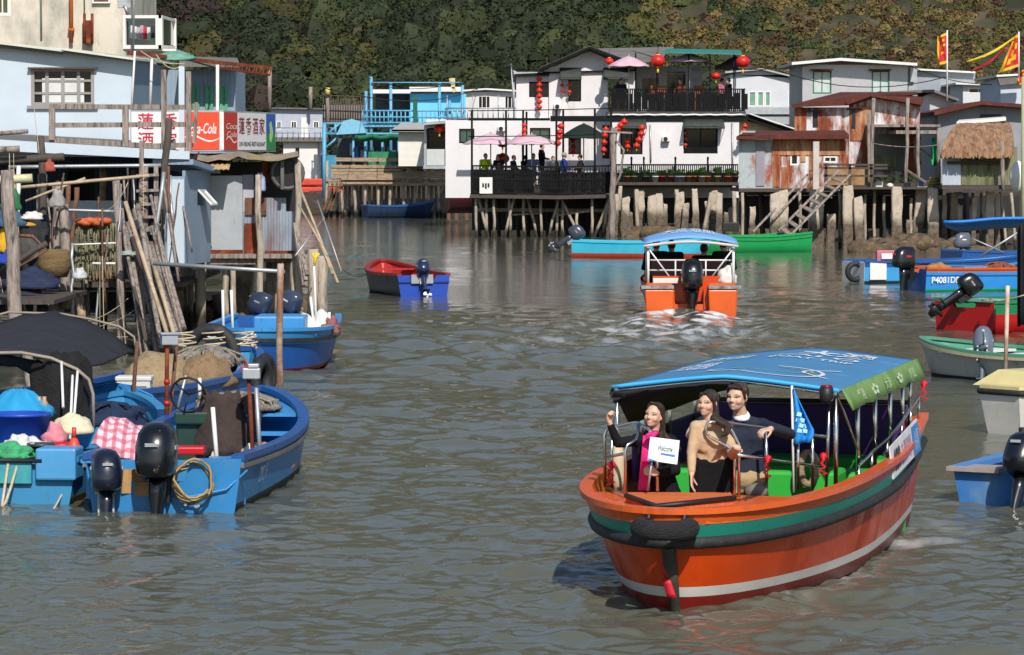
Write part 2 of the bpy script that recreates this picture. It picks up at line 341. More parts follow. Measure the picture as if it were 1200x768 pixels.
def head_shapes(c, R, s=1.0, fem=False, smile=.6):
    """c = centre of the skull; R = head rotation (face looks down -Y of R)"""
    h = lambda x, y, z: Vector(c) + R @ (Vector((x, y, z)) * s)
    e = lambda x, y, z, a, b, g: ('e', h(x, y, z), (a * s, b * s, g * s), R)
    jw = .050 if fem else .056
    sh = [e(0, .012, .022, .076, .095, .088), e(0, -.008, -.03, .066, .082, .075), e(0, -.030, -.062, jw, .052, .048), e(0, -.058, -.088, .024, .022, .02),
          e(-.038, -.050, -.028, .03, .034, .03), e(.038, -.050, -.028, .03, .034, .03),
          ('c', h(-.05, -.066, .022), h(-.012, -.082, .018), .012 * s, .011 * s), ('c', h(.05, -.066, .022), h(.012, -.082, .018), .012 * s, .011 * s),
          ('c', h(0, -.083, .008), h(0, -.104, -.024), .0085 * s, .0125 * s), e(-.012, -.09, -.03, .009, .012, .008), e(.012, -.09, -.03, .009, .012, .008),
          ('c', h(-.022, -.079, -.052), h(.022, -.079, -.052), .005 * s, .005 * s), ('c', h(0, -.086, -.050), h(0, -.086, -.050), .006 * s, .006 * s),
          ('c', h(-.018, -.077, -.066), h(.018, -.077, -.066), .006 * s, .006 * s),
          e(-.075, .012, -.008, .009, .02, .03), e(.075, .012, -.008, .009, .02, .03),
          ('c', h(0, .03, -.05), h(0, .045, -.14), .05 * s, .052 * s)]
    return sh
def face_paint(c, R, s=1.0, fem=False, smile=.7, skin=SKIN, lip=(.56, .22, .18)):
    Ri = np.array(R.transposed()); c = np.array(c)
    def f(co):
        n = len(co); col = np.ones((n, 4)); col[:, :3] = skin; q = (co - c) @ Ri.T / s; x, y, z = q[:, 0], q[:, 1], q[:, 2]; ax = np.abs(x); fr = y < -.035
        m_ = fr & (np.hypot((ax - .045) / .025, (z + .03) / .022) < 1); col[m_, :3] = np.array(skin) * np.array((1.03, .93, .92))
        mz = -.058 + smile * .25 * ax * ax / .028      # mouth line curving up at the corners
        lp = fr & (ax < .031) & (np.abs(z - mz) < .0095 * (1 - (ax / .034) ** 2) + .0012); col[lp, :3] = lip
        te = fr & (ax < .025) & (np.abs(z - mz - .0008) < .0064 * (1 - (ax / .028) ** 2)) & (smile > .3); col[te, :3] = (.85, .8, .75)
        ew = fr & (np.hypot((ax - .032) / .0145, (z - .004) / .005) < 1); col[ew, :3] = (.6, .5, .45)
        ey = fr & ((np.hypot((ax - .032) / .006, (z - .004) / .006) < 1) | (np.abs(z - .0095 + (ax - .032) ** 2 * 14) < .0022) & (np.abs(ax - .032) < .016)); col[ey, :3] = (.018, .012, .01)
        br = fr & (np.abs(z - .0265 + (ax - .034) ** 2 * 9) < .0042) & (ax > .014) & (ax < .054); col[br, :3] = (.13, .085, .06)
        return col
    return f
def m_cloth(name, col, **k): return M('cloth_' + name, col, .9, var=.12, sc=12, bump=.35, bsc=18, spec=.2, **k)
m_hair = M('hair', (.03, .016, .011), .36, var=.5, sc=30, st=(8, 8, .8), bump=.5, bsc=60, bst=(6, 6, .4))
def far_person(label, loc, rz, top, pose='sit', H=1.7, group=None, hairc=None, trous='#22252c', arms=None, cat='person'):
    """a small figure: one body, hair, a top and trousers; looks along -Y when rz = 0"""
    t = T('person', label, cat, loc, rz, group); k = H / 1.7; v = lambda x, y, z: Vector((x, y, z)) * k
    dz = -.45 if pose == 'sit' else 0
    hip = [v(s * .09, 0, .92 + dz) for s in (-1, 1)]; kn = [v(s * .12, -.42, .93 + dz) if pose == 'sit' else v(s * .1, -.02, .49) for s in (-1, 1)]
    an = [v(s * .12, -.42, .5 + dz) if pose == 'sit' else v(s * .1, .02, .06) for s in (-1, 1)]
    sho = [v(s * .185, .02, 1.42 + dz) for s in (-1, 1)]; arms = arms or [((-.27, -.05, 1.13), (-.16, -.27, 1.08)), ((.27, -.05, 1.13), (.14, -.28, 1.1))]
    el = [v(*a[0]) + v(0, 0, dz) for a in arms]; wr = [v(*a[1]) + v(0, 0, dz) for a in arms]
    hc = v(0, -.02, 1.6 + dz); R = Matrix.Identity(3); body = [('e', hc, (.075 * k, .092 * k, .115 * k)), ('c', v(0, .01, 1.42 + dz), v(0, 0, 1.52 + dz), .055 * k, .05 * k), ('e', v(0, -.11, 1.585 + dz), (.014, .02, .016))]
    tor = [('c', v(0, 0, .98 + dz), v(0, .01, 1.3 + dz), .125 * k, .15 * k), ('c', sho[0], sho[1], .075 * k, .075 * k)]
    leg = [('c', hip[0], hip[1], .11 * k, .11 * k)]; slv = []
    for i in (0, 1):
        leg += [('c', hip[i], kn[i], .085 * k, .06 * k), ('c', kn[i], an[i], .058 * k, .042 * k)]
        slv += [('c', sho[i], el[i], .055 * k, .045 * k), ('c', el[i], wr[i], .043 * k, .035 * k)]; d = (wr[i] - el[i]).normalized()
        body += [('c', el[i], wr[i], .035 * k, .028 * k), ('c', wr[i], wr[i] + d * .1, .03, .02), ('c', an[i], an[i] + v(0, -.16, -.03), .045, .035), ('c', hip[i], kn[i], .07 * k, .05 * k), ('c', kn[i], an[i], .05 * k, .035 * k), ('c', sho[i], el[i], .045 * k, .035 * k)]
    body += [('c', v(0, 0, .98 + dz), v(0, .01, 1.3 + dz), .11 * k, .13 * k), ('c', sho[0], sho[1], .06 * k, .06 * k), ('c', hip[0], hip[1], .09 * k, .09 * k)]
    fuse('body', body, .022, m_skin(), t, 2, paint=face_paint(hc, R, k))
    fuse('top', tor + slv, .025, m_cloth(top, top), t, 2); fuse('trousers', leg, .028, m_cloth(trous, trous), t, 2)
    mb = MB(); mb.ell(hc + v(0, .02, .03), (.086 * k, .098 * k, .105 * k), 12, jit=.04); part(t, 'hair', mb, m_cloth('hair' + str(hairc), hairc) if hairc else m_hair, local=True)
    return t
# ================================================================ ground, hill and its scrub
SHORE = [(-60, 20), (-13, 38), (-10.5, 56), (-7.5, 71), (-8.6, 90), (-14, 150), (-12, 190), (-6, 199), (-3.2, 196), (-2.4, 160), (0, 150.5), (8.2, 149), (10.2, 128), (13.0, 124), (17.6, 121), (19.5, 106), (80, 95)]
def shore_dist(Xa, Ya):
    best = np.full(Xa.shape, 1e9); inside = np.zeros(Xa.shape, bool)
    poly = SHORE + [(80, -50), (-60, -50)]
    for i in range(len(poly)):
        (x0, y0), (x1, y1) = poly[i], poly[(i + 1) % len(poly)]
        if i < len(SHORE) - 1:
            dx, dy = x1 - x0, y1 - y0; t = np.clip(((Xa - x0) * dx + (Ya - y0) * dy) / (dx * dx + dy * dy), 0, 1)
            best = np.minimum(best, np.hypot(Xa - x0 - t * dx, Ya - y0 - t * dy))
        c = ((y0 > Ya) != (y1 > Ya)) & (Xa < (x1 - x0) * (Ya - y0) / ((y1 - y0) if y1 != y0 else 1e-9) + x0); inside ^= c
    return np.where(inside, -best, best)
def vnoise(Xa, Ya, sc, seed=0, oct=4):
    r = np.zeros(Xa.shape); a = 1.0; rs = np.random.RandomState(seed); tb = rs.rand(256, 256)
    for o in range(oct):
        x = Xa / sc * 2 ** o + 17.3 * o; y = Ya / sc * 2 ** o + 5.1 * o
        xi = np.floor(x).astype(int); yi = np.floor(y).astype(int); fx = x - xi; fy = y - yi; fx = fx * fx * (3 - 2 * fx); fy = fy * fy * (3 - 2 * fy)
        g = lambda i, j: tb[(xi + i) & 255, (yi + j) & 255]
        r += a * ((g(0, 0) * (1 - fx) + g(1, 0) * fx) * (1 - fy) + (g(0, 1) * (1 - fx) + g(1, 1) * fx) * fy - .5); a *= .5
    return r
def np_mesh(name, V, F, mats, smooth=True, col=None):
    me = bpy.data.meshes.new(name); me.vertices.add(len(V)); me.vertices.foreach_set('co', V.astype(np.float32).ravel())
    n = len(F); k = F.shape[1]; me.loops.add(n * k); me.loops.foreach_set('vertex_index', F.astype(np.int32).ravel())
    me.polygons.add(n); me.polygons.foreach_set('loop_start', np.arange(0, n * k, k, dtype=np.int32))
    me.polygons.foreach_set('use_smooth', np.full(n, smooth)); me.update(calc_edges=True)
    for q in (mats if isinstance(mats, (list, tuple)) else [mats]): me.materials.append(q)
    if col is not None:
        at = me.color_attributes.new('tint', 'FLOAT_COLOR', 'POINT'); at.data.foreach_set('color', col.astype(np.float32).ravel())
    return me
def gridF(nr, nc):
    i = np.arange(nr - 1)[:, None] * nc + np.arange(nc - 1)[None, :]; return np.stack([i, i + 1, i + nc + 1, i + nc], -1).reshape(-1, 4)
HILL0 = 268.0
def hill_h(Xa, Ya):
    base = np.clip(Ya - HILL0 + 3 * np.sin(Xa * .05), 0, None); up = np.minimum(base, 230)
    return .6 * up + vnoise(Xa, Ya, 26, 3, 4) * np.clip(base / 25, 0, 1) * 2.5
def ground_h(Xa, Ya):
    d = shore_dist(Xa, Ya); lo = np.clip(-.5 + .22 * d, -1.2, 1.3) + vnoise(Xa, Ya, 2.2, 1, 5) * .45 * np.clip((d + 3) / 3, 0, 1)
    return lo + hill_h(Xa, Ya)
def build_ground():
    ys = np.concatenate([np.linspace(25, 155, 300), np.linspace(155.6, 205, 70), np.linspace(206, 330, 120), np.linspace(332, 700, 60)])
    t = np.linspace(-1, 1, 420); t = np.sign(t) * np.abs(t) ** 1.5
    XX = t[None, :] * (np.maximum(30, ys[:, None] * .26) + np.clip(ys[:, None] - 230, 0, None) * 1.2) + 2; YY = np.repeat(ys[:, None], 420, 1)
    ZZ = ground_h(XX, YY); V = np.stack([XX, YY, ZZ], -1).reshape(-1, 3); F = gridF(len(ys), 420)
    m = M('mud_and_scrub', '#4a3f33', .95, var=.35, sc=1.5, dirt='#231d15', damt=.45, dsc=2.5, bump=.9, bsc=4)
    b = m.node_tree; bs = b.nodes['Principled BSDF']; src = bs.inputs['Base Color'].links[0].from_socket
    g = b.nodes.new('ShaderNodeNewGeometry'); sx = b.nodes.new('ShaderNodeSeparateXYZ'); b.links.new(g.outputs['Position'], sx.inputs[0])
    mr = b.nodes.new('ShaderNodeMapRange'); mr.inputs['From Min'].default_value = 250; mr.inputs['From Max'].default_value = 272; b.links.new(sx.outputs[1], mr.inputs['Value'])
    mx = b.nodes.new('ShaderNodeMix'); mx.data_type = 'RGBA'; b.links.new(mr.outputs[0], mx.inputs['Factor']); b.links.new(src, mx.inputs[6])
    n2 = b.nodes.new('ShaderNodeTexNoise'); n2.inputs['Scale'].default_value = .35; n2.inputs['Detail'].default_value = 8; b.links.new(g.outputs['Position'], n2.inputs['Vector'])
    cr = b.nodes.new('ShaderNodeValToRGB'); cr.color_ramp.elements[0].color = (.02, .022, .01, 1); cr.color_ramp.elements[1].color = (.075, .064, .034, 1)
    cr.color_ramp.elements[0].position = .38; cr.color_ramp.elements[1].position = .65
    b.links.new(n2.outputs['Fac'], cr.inputs[0]); b.links.new(cr.outputs[0], mx.inputs[7]); b.links.new(mx.outputs[2], bs.inputs['Base Color'])
    o = bpy.data.objects.new('ground', np_mesh('ground', V, F, m)); SC.collection.objects.link(o); o['kind'] = 'structure'
def m_leaf():
    m = bpy.data.materials.new('scrub_leaves'); m.use_nodes = True; t = m.node_tree; b = t.nodes['Principled BSDF']
    a = t.nodes.new('ShaderNodeVertexColor'); a.layer_name = 'tint'; t.links.new(a.outputs[0], b.inputs['Base Color']); b.inputs['Roughness'].default_value = .75; b.inputs['Specular IOR Level'].default_value = .25
    return m
def build_scrub():
    rs = np.random.RandomState(5); N = 7600
    px = rs.uniform(-62, 62, N); yy = HILL0 - 3 + 40 * rs.rand(N) ** 1.05
    zz = ground_h(px, yy); Vs = []; Cs = []
    n1 = vnoise(px, yy, 18, 11, 3); n2 = vnoise(px, yy, 7, 12, 3); n3 = vnoise(px, yy, 30, 13, 2)
    pal = np.array([hx('#39442a'), hx('#4c5530'), hx('#5d5a30'), hx('#57452f'), hx('#2f3a22'), hx('#77683f'), hx('#453630')])
    for i in range(N):
        # the dry brown scar to the right of the middle, the dark wood to the left
        xr = px[i] / (yy[i] * .3) + .5; dry = n1[i] * 1.5 + n2[i] * .8 + (.4 if .5 < xr < .66 else 0) + (.34 if xr > .64 else -.1)
        if dry > .5: c = pal[rs.choice([5, 3, 2, 5])]
        elif dry > .16: c = pal[rs.choice([1, 2, 0, 1])]
        elif n3[i] > .12: c = pal[rs.choice([6, 4, 0, 4])]
        else: c = pal[rs.choice([0, 4, 1, 0])]
        big = rs.rand() < .3 and dry < .3; r = rs.uniform(1.3, 2.9 if xr < .6 else 2.0) if big else rs.uniform(.5, 1.15)
        if dry > .4: r *= .7
        th = np.linspace(-.35, 1.45, 6)[:, None]; ph = np.linspace(0, 6.283, 10)[None, :]; dd = np.stack([np.cos(th) * np.cos(ph), np.cos(th) * np.sin(ph), np.sin(th) + 0 * ph], -1)
        bl = 1 + .3 * np.sin(dd[..., :1] * 4 + i) * np.cos(dd[..., 1:2] * 5 + i * 2); cg = dd * bl * r * .8 * np.array([1.1, 1.1, .85]); cg[..., 2] = np.abs(cg[..., 2]) * 1.1 - .35 * r; cg += np.array([px[i], yy[i], zz[i] - .1])
        qd = np.stack([cg[:-1, :-1], cg[:-1, 1:], cg[1:, 1:], cg[1:, :-1]], 2).reshape(-1, 3); tone = rs.uniform(.38, .68) * (1.4 if xr > .6 else 1); Vs.append(qd); Cs.append(np.repeat(np.concatenate([np.repeat(c[None] * tone * .92, len(qd) // 4, 0) * rs.uniform(.85, 1.1, (len(qd) // 4, 1)), np.ones((len(qd) // 4, 1))], 1), 4, 0))
        k = 230 if big else 120
        d = rs.normal(size=(k, 3)); d /= np.linalg.norm(d, axis=1)[:, None]; rad = rs.uniform(.78, 1.02, k)[:, None]
        lob = 1 + .3 * np.sin(d[:, :1] * 4 + i) * np.cos(d[:, 1:2] * 5 + i * 2); pc = d * rad * lob * r * np.array([1.1, 1.1, .85]); pc[:, 2] = np.abs(pc[:, 2]) * 1.1 - .35 * r
        pc += np.array([px[i], yy[i], zz[i] - .1])
        u = rs.normal(size=(k, 3)); u /= np.linalg.norm(u, axis=1)[:, None]; nn = d + .35 * rs.normal(size=(k, 3)); v = np.cross(nn, u); v /= np.linalg.norm(v, axis=1)[:, None]
        u = np.cross(v, nn); u /= np.linalg.norm(u, axis=1)[:, None]
        s = rs.uniform(.07, .16, k)[:, None] * (1.15 if big else .9)
        Vs.append(np.stack([pc - u * s * 1.3, pc - v * s * .7, pc + u * s * 1.3, pc + v * s * .7], 1).reshape(-1, 3))
        cc = c * tone * rs.uniform(.84, 1.1, (k, 1)) * np.array([rs.uniform(.9, 1.1), 1, rs.uniform(.85, 1.1)]); Cs.append(np.repeat(np.concatenate([cc, np.ones((k, 1))], 1), 4, 0))
    V = np.concatenate(Vs); C = np.concatenate(Cs); F = np.arange(len(V)).reshape(-1, 4)
    o = bpy.data.objects.new('scrub', np_mesh('scrub', V, F, m_leaf(), False, C)); SC.collection.objects.link(o)
    tag(o, 'dense green and dry brown scrub covering the hillside behind the village', 'vegetation', kind='stuff')
# ================================================================ water
def m_water():
    m = bpy.data.materials.new('creek_water'); m.use_nodes = True; t = m.node_tree; N = t.nodes.new; L = t.links.new; b = t.nodes['Principled BSDF']
    tc = N('ShaderNodeNewGeometry')
    def noi(sc, st, det=3):
        mp = N('ShaderNodeVectorMath'); mp.operation = 'MULTIPLY'; mp.inputs[1].default_value = st; L(tc.outputs['Position'], mp.inputs[0])
        q = N('ShaderNodeTexNoise'); q.inputs['Scale'].default_value = sc; q.inputs['Detail'].default_value = det; L(mp.outputs[0], q.inputs['Vector']); return q.outputs['Fac']
    cr = N('ShaderNodeMix'); cr.data_type = 'RGBA'; L(noi(.25, (1, .4, 1)), cr.inputs['Factor']); cr.inputs[6].default_value = (.07, .08, .062, 1); cr.inputs[7].default_value = (.118, .115, .083, 1)
    at = N('ShaderNodeVertexColor'); at.layer_name = 'tint'; fm = N('ShaderNodeMath'); fm.operation = 'MULTIPLY'
    mr = N('ShaderNodeMapRange'); mr.inputs['From Min'].default_value = .46; mr.inputs['From Max'].default_value = .62; L(noi(3.2, (1, .45, 1), 6), mr.inputs['Value'])
    sp = N('ShaderNodeSeparateColor'); L(at.outputs[0], sp.inputs[0]); L(sp.outputs[0], fm.inputs[0]); L(mr.outputs[0], fm.inputs[1])
    mx = N('ShaderNodeMix'); mx.data_type = 'RGBA'; L(fm.outputs[0], mx.inputs['Factor']); L(cr.outputs[2], mx.inputs[6]); mx.inputs[7].default_value = (.75, .76, .76, 1)
    L(mx.outputs[2], b.inputs['Base Color']); b.inputs['IOR'].default_value = 1.33; b.inputs['Specular IOR Level'].default_value = .55
    rr = N('ShaderNodeMapRange'); rr.inputs['To Min'].default_value = .06; rr.inputs['To Max'].default_value = .6; L(fm.outputs[0], rr.inputs['Value']); L(rr.outputs[0], b.inputs['Roughness'])
    bp = N('ShaderNodeBump'); bp.inputs['Strength'].default_value = .42; bp.inputs['Distance'].default_value = .012
    s = N('ShaderNodeMath'); s.operation = 'ADD'; L(noi(3.0, (1, .8, 1), 2), s.inputs[0]); L(noi(14, (1, 1, 1), 4), s.inputs[1]); L(s.outputs[0], bp.inputs['Height']); L(bp.outputs[0], b.inputs['Normal'])
    return m
def seg_d(Xa, Ya, a, b):
    dx, dy = b[0] - a[0], b[1] - a[1]; t = np.clip(((Xa - a[0]) * dx + (Ya - a[1]) * dy) / (dx * dx + dy * dy), 0, 1); return np.hypot(Xa - a[0] - t * dx, Ya - a[1] - t * dy), t
def build_water():
    rs = np.random.RandomState(21)
    py = np.linspace(800, 238, 880); yr = 12000 / (py - 190.0); ys = np.concatenate([np.linspace(-8, yr[0] - .4, 14), yr, np.linspace(yr[-1] + 4, 300, 12)])
    tt = np.linspace(-.205, .205, 640); tt = np.concatenate([-(.21 + np.linspace(0, 1, 16) ** 2 * 1.4)[::-1], tt, .21 + np.linspace(0, 1, 16) ** 2 * 1.4])
    XX = tt[None, :] * np.maximum(ys[:, None], 14); YY = np.repeat(ys[:, None], len(tt), 1)
    spc = np.maximum(np.gradient(ys)[:, None], np.abs(YY) * .0008); ZZ = np.zeros_like(XX)
    gust = np.clip(.72 + vnoise(XX, YY * .4, 8, 31, 3) * 1.9, .16, 1.7)
    for i in range(96):
        lam = .13 * (16 ** rs.rand()); k = 2 * math.pi / lam; an = rs.normal(-math.pi / 2 + .15, .75); ph = rs.rand() * 6.28
        a = .0034 * lam * min(1, (.6 / lam)) ** .6; wx, wy = math.cos(an) * k, math.sin(an) * k
        wob = vnoise(XX, YY, 6, 40 + i, 1) * 2.2
        ZZ += a * np.sin(XX * wx + YY * wy + ph + wob) * np.exp(-(spc / lam * 1.7) ** 2) * gust
    # the turning wake of the far tour boat, and the near boat's own bow waves
    foam = np.zeros_like(XX)
    tr = [(3.2, 66.5), (2.8, 60), (1.2, 54), (-1.6, 49.5), (-5, 47)]
    for i in range(4):
        d, t_ = seg_d(XX, YY, tr[i], tr[i + 1]); age = i + t_; wid = 1.0 + .9 * age
        ZZ += .065 * np.exp(-age * .3) * np.sin(d * 4.2 - .6) * np.exp(-(d / (wid * 1.5)) ** 2)
        foam = np.maximum(foam, np.exp(-(d / (1.2 + .7 * age)) ** 2) * np.clip(1.25 - age * .6, 0, 1))
    d, t_ = seg_d(XX, YY, (3.55, 67.2), (3.45, 64.6)); foam = np.maximum(foam, 1.25 * np.exp(-(d / 1.1) ** 2)); ZZ += .06 * np.exp(-(d / .8) ** 2)
    for (fx, fy, fr) in ((3.0, 27.5, .5), (2.4, 25.5, .22), (1.9, 24.2, .15)):
        foam = np.maximum(foam, .5 * np.exp(-(((XX - fx) / fr) ** 2 + ((YY - fy) / 1.2) ** 2)))
    for poly in FOOT:
        ins = np.zeros(XX.shape, bool); xs = [p[0] for p in poly]; ysx = [p[1] for p in poly]
        sel = (XX > min(xs)) & (XX < max(xs)) & (YY > min(ysx)) & (YY < max(ysx))
        for i in range(len(poly)):
            x0, y0 = poly[i][:2]; x1, y1 = poly[(i + 1) % len(poly)][:2]
            ins ^= ((y0 > YY) != (y1 > YY)) & (XX < (x1 - x0) * (YY - y0) / ((y1 - y0) if y1 != y0 else 1e-9) + x0)
        ZZ[ins & sel] = -.75
    V = np.stack([XX, YY, ZZ], -1).reshape(-1, 3); C = np.ones((XX.size, 4)); C[:, 0] = foam.ravel(); C[:, 1] = C[:, 2] = 0
    o = bpy.data.objects.new('water', np_mesh('water', V, gridF(len(ys), len(tt)), m_water(), True, C)); SC.collection.objects.link(o); o['kind'] = 'structure'
build_ground(); build_scrub()
# ================================================================ small stuff: ropes, heaps, tyres
def rope_coil(label, c, r, turns=5, m=None, rt=.013, flat=1):
    mb = MB(); mb.tube([Vector(c) + V3((math.cos(a * .4) * r * (1 + .12 * math.sin(a * 1.3)), math.sin(a * .4) * r * (1 + .1 * math.sin(a * .9)), rt + a * .0045 * flat)) for a in range(int(turns * 15.7))], rt, 5); return S('rope_coil', label, 'rope', mb, m or m_rope)
def rope(label, pts, r=.016, m=None, name='rope'): mb = MB(); mb.tube(pts, r * .6, 5); return S(name, label, 'rope', mb, m or m_rope)
def heap(name, label, cat, c, r, m, jit=.12, n=22, lines=0):
    mb = MB(); c = Vector(c); rows = []; sd = V3((rnd.uniform(0, 90), 3, 7))
    for i in range(n // 2 + 1):
        t = (i / (n // 2)) * math.pi / 2; rows.append([c + V3((r[0] * math.cos(t) * math.cos(2 * math.pi * j / n), r[1] * math.cos(t) * math.sin(2 * math.pi * j / n), r[2] * math.sin(t))) * 1 + V3((r[0] * math.cos(2 * math.pi * j / n) * math.cos(t), r[1] * math.sin(2 * math.pi * j / n) * math.cos(t), r[2] * math.sin(t))) * jit * (2.6 * mnoise.noise(sd + V3((2.2 * math.cos(t) * math.cos(2 * math.pi * j / n), 2.2 * math.cos(t) * math.sin(2 * math.pi * j / n), 2.4 * math.sin(t)))) + rnd.uniform(-.22, .22)) for j in range(n)])
    mb.loft(rows)
    for k in range(lines):
        a = rnd.uniform(0, 6.28); pts = []
        for i in range(7): t = i / 6 * math.pi; pts.append(c + V3((r[0] * 1.03 * math.cos(t) * math.cos(a), r[1] * 1.03 * math.cos(t) * math.sin(a), r[2] * 1.05 * math.sin(t))) + V3((rnd.uniform(-.1, .1) * r[0], rnd.uniform(-.1, .1) * r[1], .01)))
        mb.tube(pts, .014, 4)
    return S(name, label, cat, mb, m)
def tyre(mb, c, R, r, ax='z', sq=1.0, n=22):
    c = Vector(c); pts = []
    for j in range(n):
        a = 2 * math.pi * j / n; ca, sa = math.cos(a) * R, math.sin(a) * R; pts.append(c + (V3((ca, sa, 0)) if ax == 'z' else V3((0, ca, sa)) if ax == 'x' else V3((ca, 0, sa))))
    return mb.tube(pts, r, 10, closed=True)
m_net = M('tan_net', '#a58f6d', .95, var=.25, sc=9, dirt='#6d5b42', damt=.4, dsc=9, bump=1, bsc=45)
m_netg = M('green_net_heap', '#5f7a5c', .95, var=.3, sc=9, dirt='#3b4a3a', damt=.4, dsc=9, bump=1, bsc=45)
m_whiteplast = M('white_plastic', '#c9c9c4', .45, var=.06, dirt='#8a8478', damt=.25, dsc=5)
m_canvas = M('black_canvas', (.016, .017, .022), .85, var=.35, sc=3, bump=.2, bsc=20)
# ================================================================ the white restaurant on stilts
def pbox(mb, x0, y0, x1, y1, D, dep):
    a = PX(x0, D); b = PX(x1, D); t = PZ(y0, D); z = PZ(y1, D); return mb.box(((a + b) / 2, D + dep / 2, (t + z) / 2), (b - a, dep, t - z))
def pwall(mb, x0, y0, x1, y1, D, th=.15, ops=()):
    a = PX(x0, D); z = PZ(y1, D); wd = PX(x1, D) - a; h = PZ(y0, D) - z
    return mb.wall((a, D, z), X, Y, h, wd, th, [(PX(o[0], D) - a, PX(o[2], D) - a, PZ(o[3], D) - z, PZ(o[1], D) - z) for o in ops])
def pwin(par, x0, y0, x1, y1, D, c, r, fm, gm, **k):
    return window(par, (PX(x0, D), D + .02, PZ(y1, D)), X, Y, PX(x1, D) - PX(x0, D), PZ(y0, D) - PZ(y1, D), c, r, fm, gm, **k)
def ppole(mb, x0, y0, x1, y1, D, r, D1=None, n=7, j=0): return mb.tube(knob(P(x0, y0, D), P(x1, y1, D1 or D), 4, j), r, n)
m_rwhite = M('restaurant_white', '#d3d0d1', .7, var=.04, sc=1.5, dirt='#a8957f', damt=.3, dsc=.8, dst=(1, 1, .35), bump=.15, bsc=6)
m_rblack = M('restaurant_black', (.007, .007, .008), .7, var=.3, sc=3, spec=.15)
m_rroof = M('grey_roof', '#6d6a66', .85, var=.2, sc=1.5, wave=('X', 4), wamp=.4)
m_awn = M('awning_fabric', '#3a3f3b', .8, var=.2, sc=4, wave=('X', 6), wamp=.3)
m_cream = M('cream_plaster', '#d3bf94', .85, var=.08, sc=2)
R = T('restaurant_building', 'white two storey restaurant with black gable trim, balcony and striped dark awnings', 'restaurant', P(700, 235, 143))
DW = 143.0
mb = MB(); ops = [(538, 151, 556, 168), (621, 150, 645, 166), (666, 160, 681, 181), (706, 147, 716, 186), (727, 149, 753, 181), (801, 148, 841, 180)]
pwall(mb, 522, 141, 716, 232, DW, .18, ops[:4]); DL = DW - 2.25
pbox(mb, 522, 141.5, 523.5, 232, DW + .19, 7); pwall(mb, 716, 141, 866, 232, DL, .18, ops[4:]); pbox(mb, 864.5, 141.5, 866, 232, DL + .19, 9); pbox(mb, 716, 141.5, 717.5, 232, DL + .19, 2.2)
part(R, 'ground_floor_wall', mb, m_rwhite)
mb = MB(); uo = [(620, 96, 644, 114), (666, 91, 681, 119)]
pwall(mb, 605, 90, 643, 141, DW + .25, .15, [uo[0]]); pbox(mb, 605, 90.5, 606, 141, DW + .42, 5.5)
part(R, 'wing_wall', mb, m_rwhite)
mb = MB(); pwall(mb, 643.3, 84, 744, 141, DW + .12, .16, [uo[1], (712, 92, 733, 135)])
mb.prism([P(637, 84, DW + .12), P(744, 84, DW + .12), P(691, 60, DW + .12)], (0, .16, 0)); pbox(mb, 743, 84, 744, 141, DW + .3, 6)
part(R, 'gable_wall', mb, m_rwhite)
mb = MB()
for (x0, y0, x1, y1) in ((631, 80, 691, 54), (691, 54, 748, 75)):   # two roof slopes with real overhang
    a, b = P(x0, y0, DW - .5), P(x1, y1, DW - .5); mb.prism([a, b, b + V3((0, 8, .15)), a + V3((0, 8, .15))], (0, 0, -.16))
part(R, 'roof', mb, m_rroof)
mb = MB()
for (x0, y0, x1, y1) in ((631, 80, 691, 54), (691, 54, 748, 75)): mb.beam(P(x0, y0 + 2, DW - .56), P(x1, y1 + 2, DW - .56), .10, .34, up=(0, 1, 0))
mb.beam(P(636, 85.5, DW + .02), P(745, 82.5, DW + .02), .12, .07)
mb.beam(P(603, 88.5, DW + .1), P(644, 86.5, DW + .1), .4, .1)
part(R, 'black_trim', mb, m_rblack)
mb = MB(); pbox(mb, 602, 84.5, 645, 87.5, DW, 6); part(R, 'wing_roof', mb, m_galv)
for (x0, y0, x1, y1), g in zip(ops, (m_gglass, m_gglass, m_glass, m_glass, m_glass, m_glass)): pwin(R, x0, y0, x1, y1, DW if x0 < 716 else DL, 2, 1, m_rblack, g, depth=.08)
pwin(R, *uo[0], DW + .25, 2, 1, m_rblack, m_glass); pwin(R, *uo[1], DW + .12, 1, 1, m_rblack, m_glass)
for (x0, y0, x1, y1, D) in ((656, 80, 681, 92, DW + .1), (707, 80, 736, 92, DW + .1), (729, 140.5, 757, 149, DL - .02), (801, 140.5, 848, 149, DL - .02)):
    mb = MB(); a, b = P(x0, y0, D), P(x1, y0, D); n = 12
    dn = Vector((0, -.75, PZ(y1, D) - PZ(y0, D))); mb.grid([[a.lerp(b, i / n) + dn * k + V3((0, 0, .012 * (i % 2))) for i in range(n + 1)] for k in (0, 1)], .02)
    mb.grid([[a.lerp(b, i / n) + dn + V3((0, 0, -.09 * k + (.02 if i % 2 and k else 0))) for i in range(n + 1)] for k in (0, 1)], .015)
    for q in (a, b): mb.tube([q + V3((0, -.02, -.45)), q + dn], .015, 5)
    part(R, 'awning', mb, m_awn)
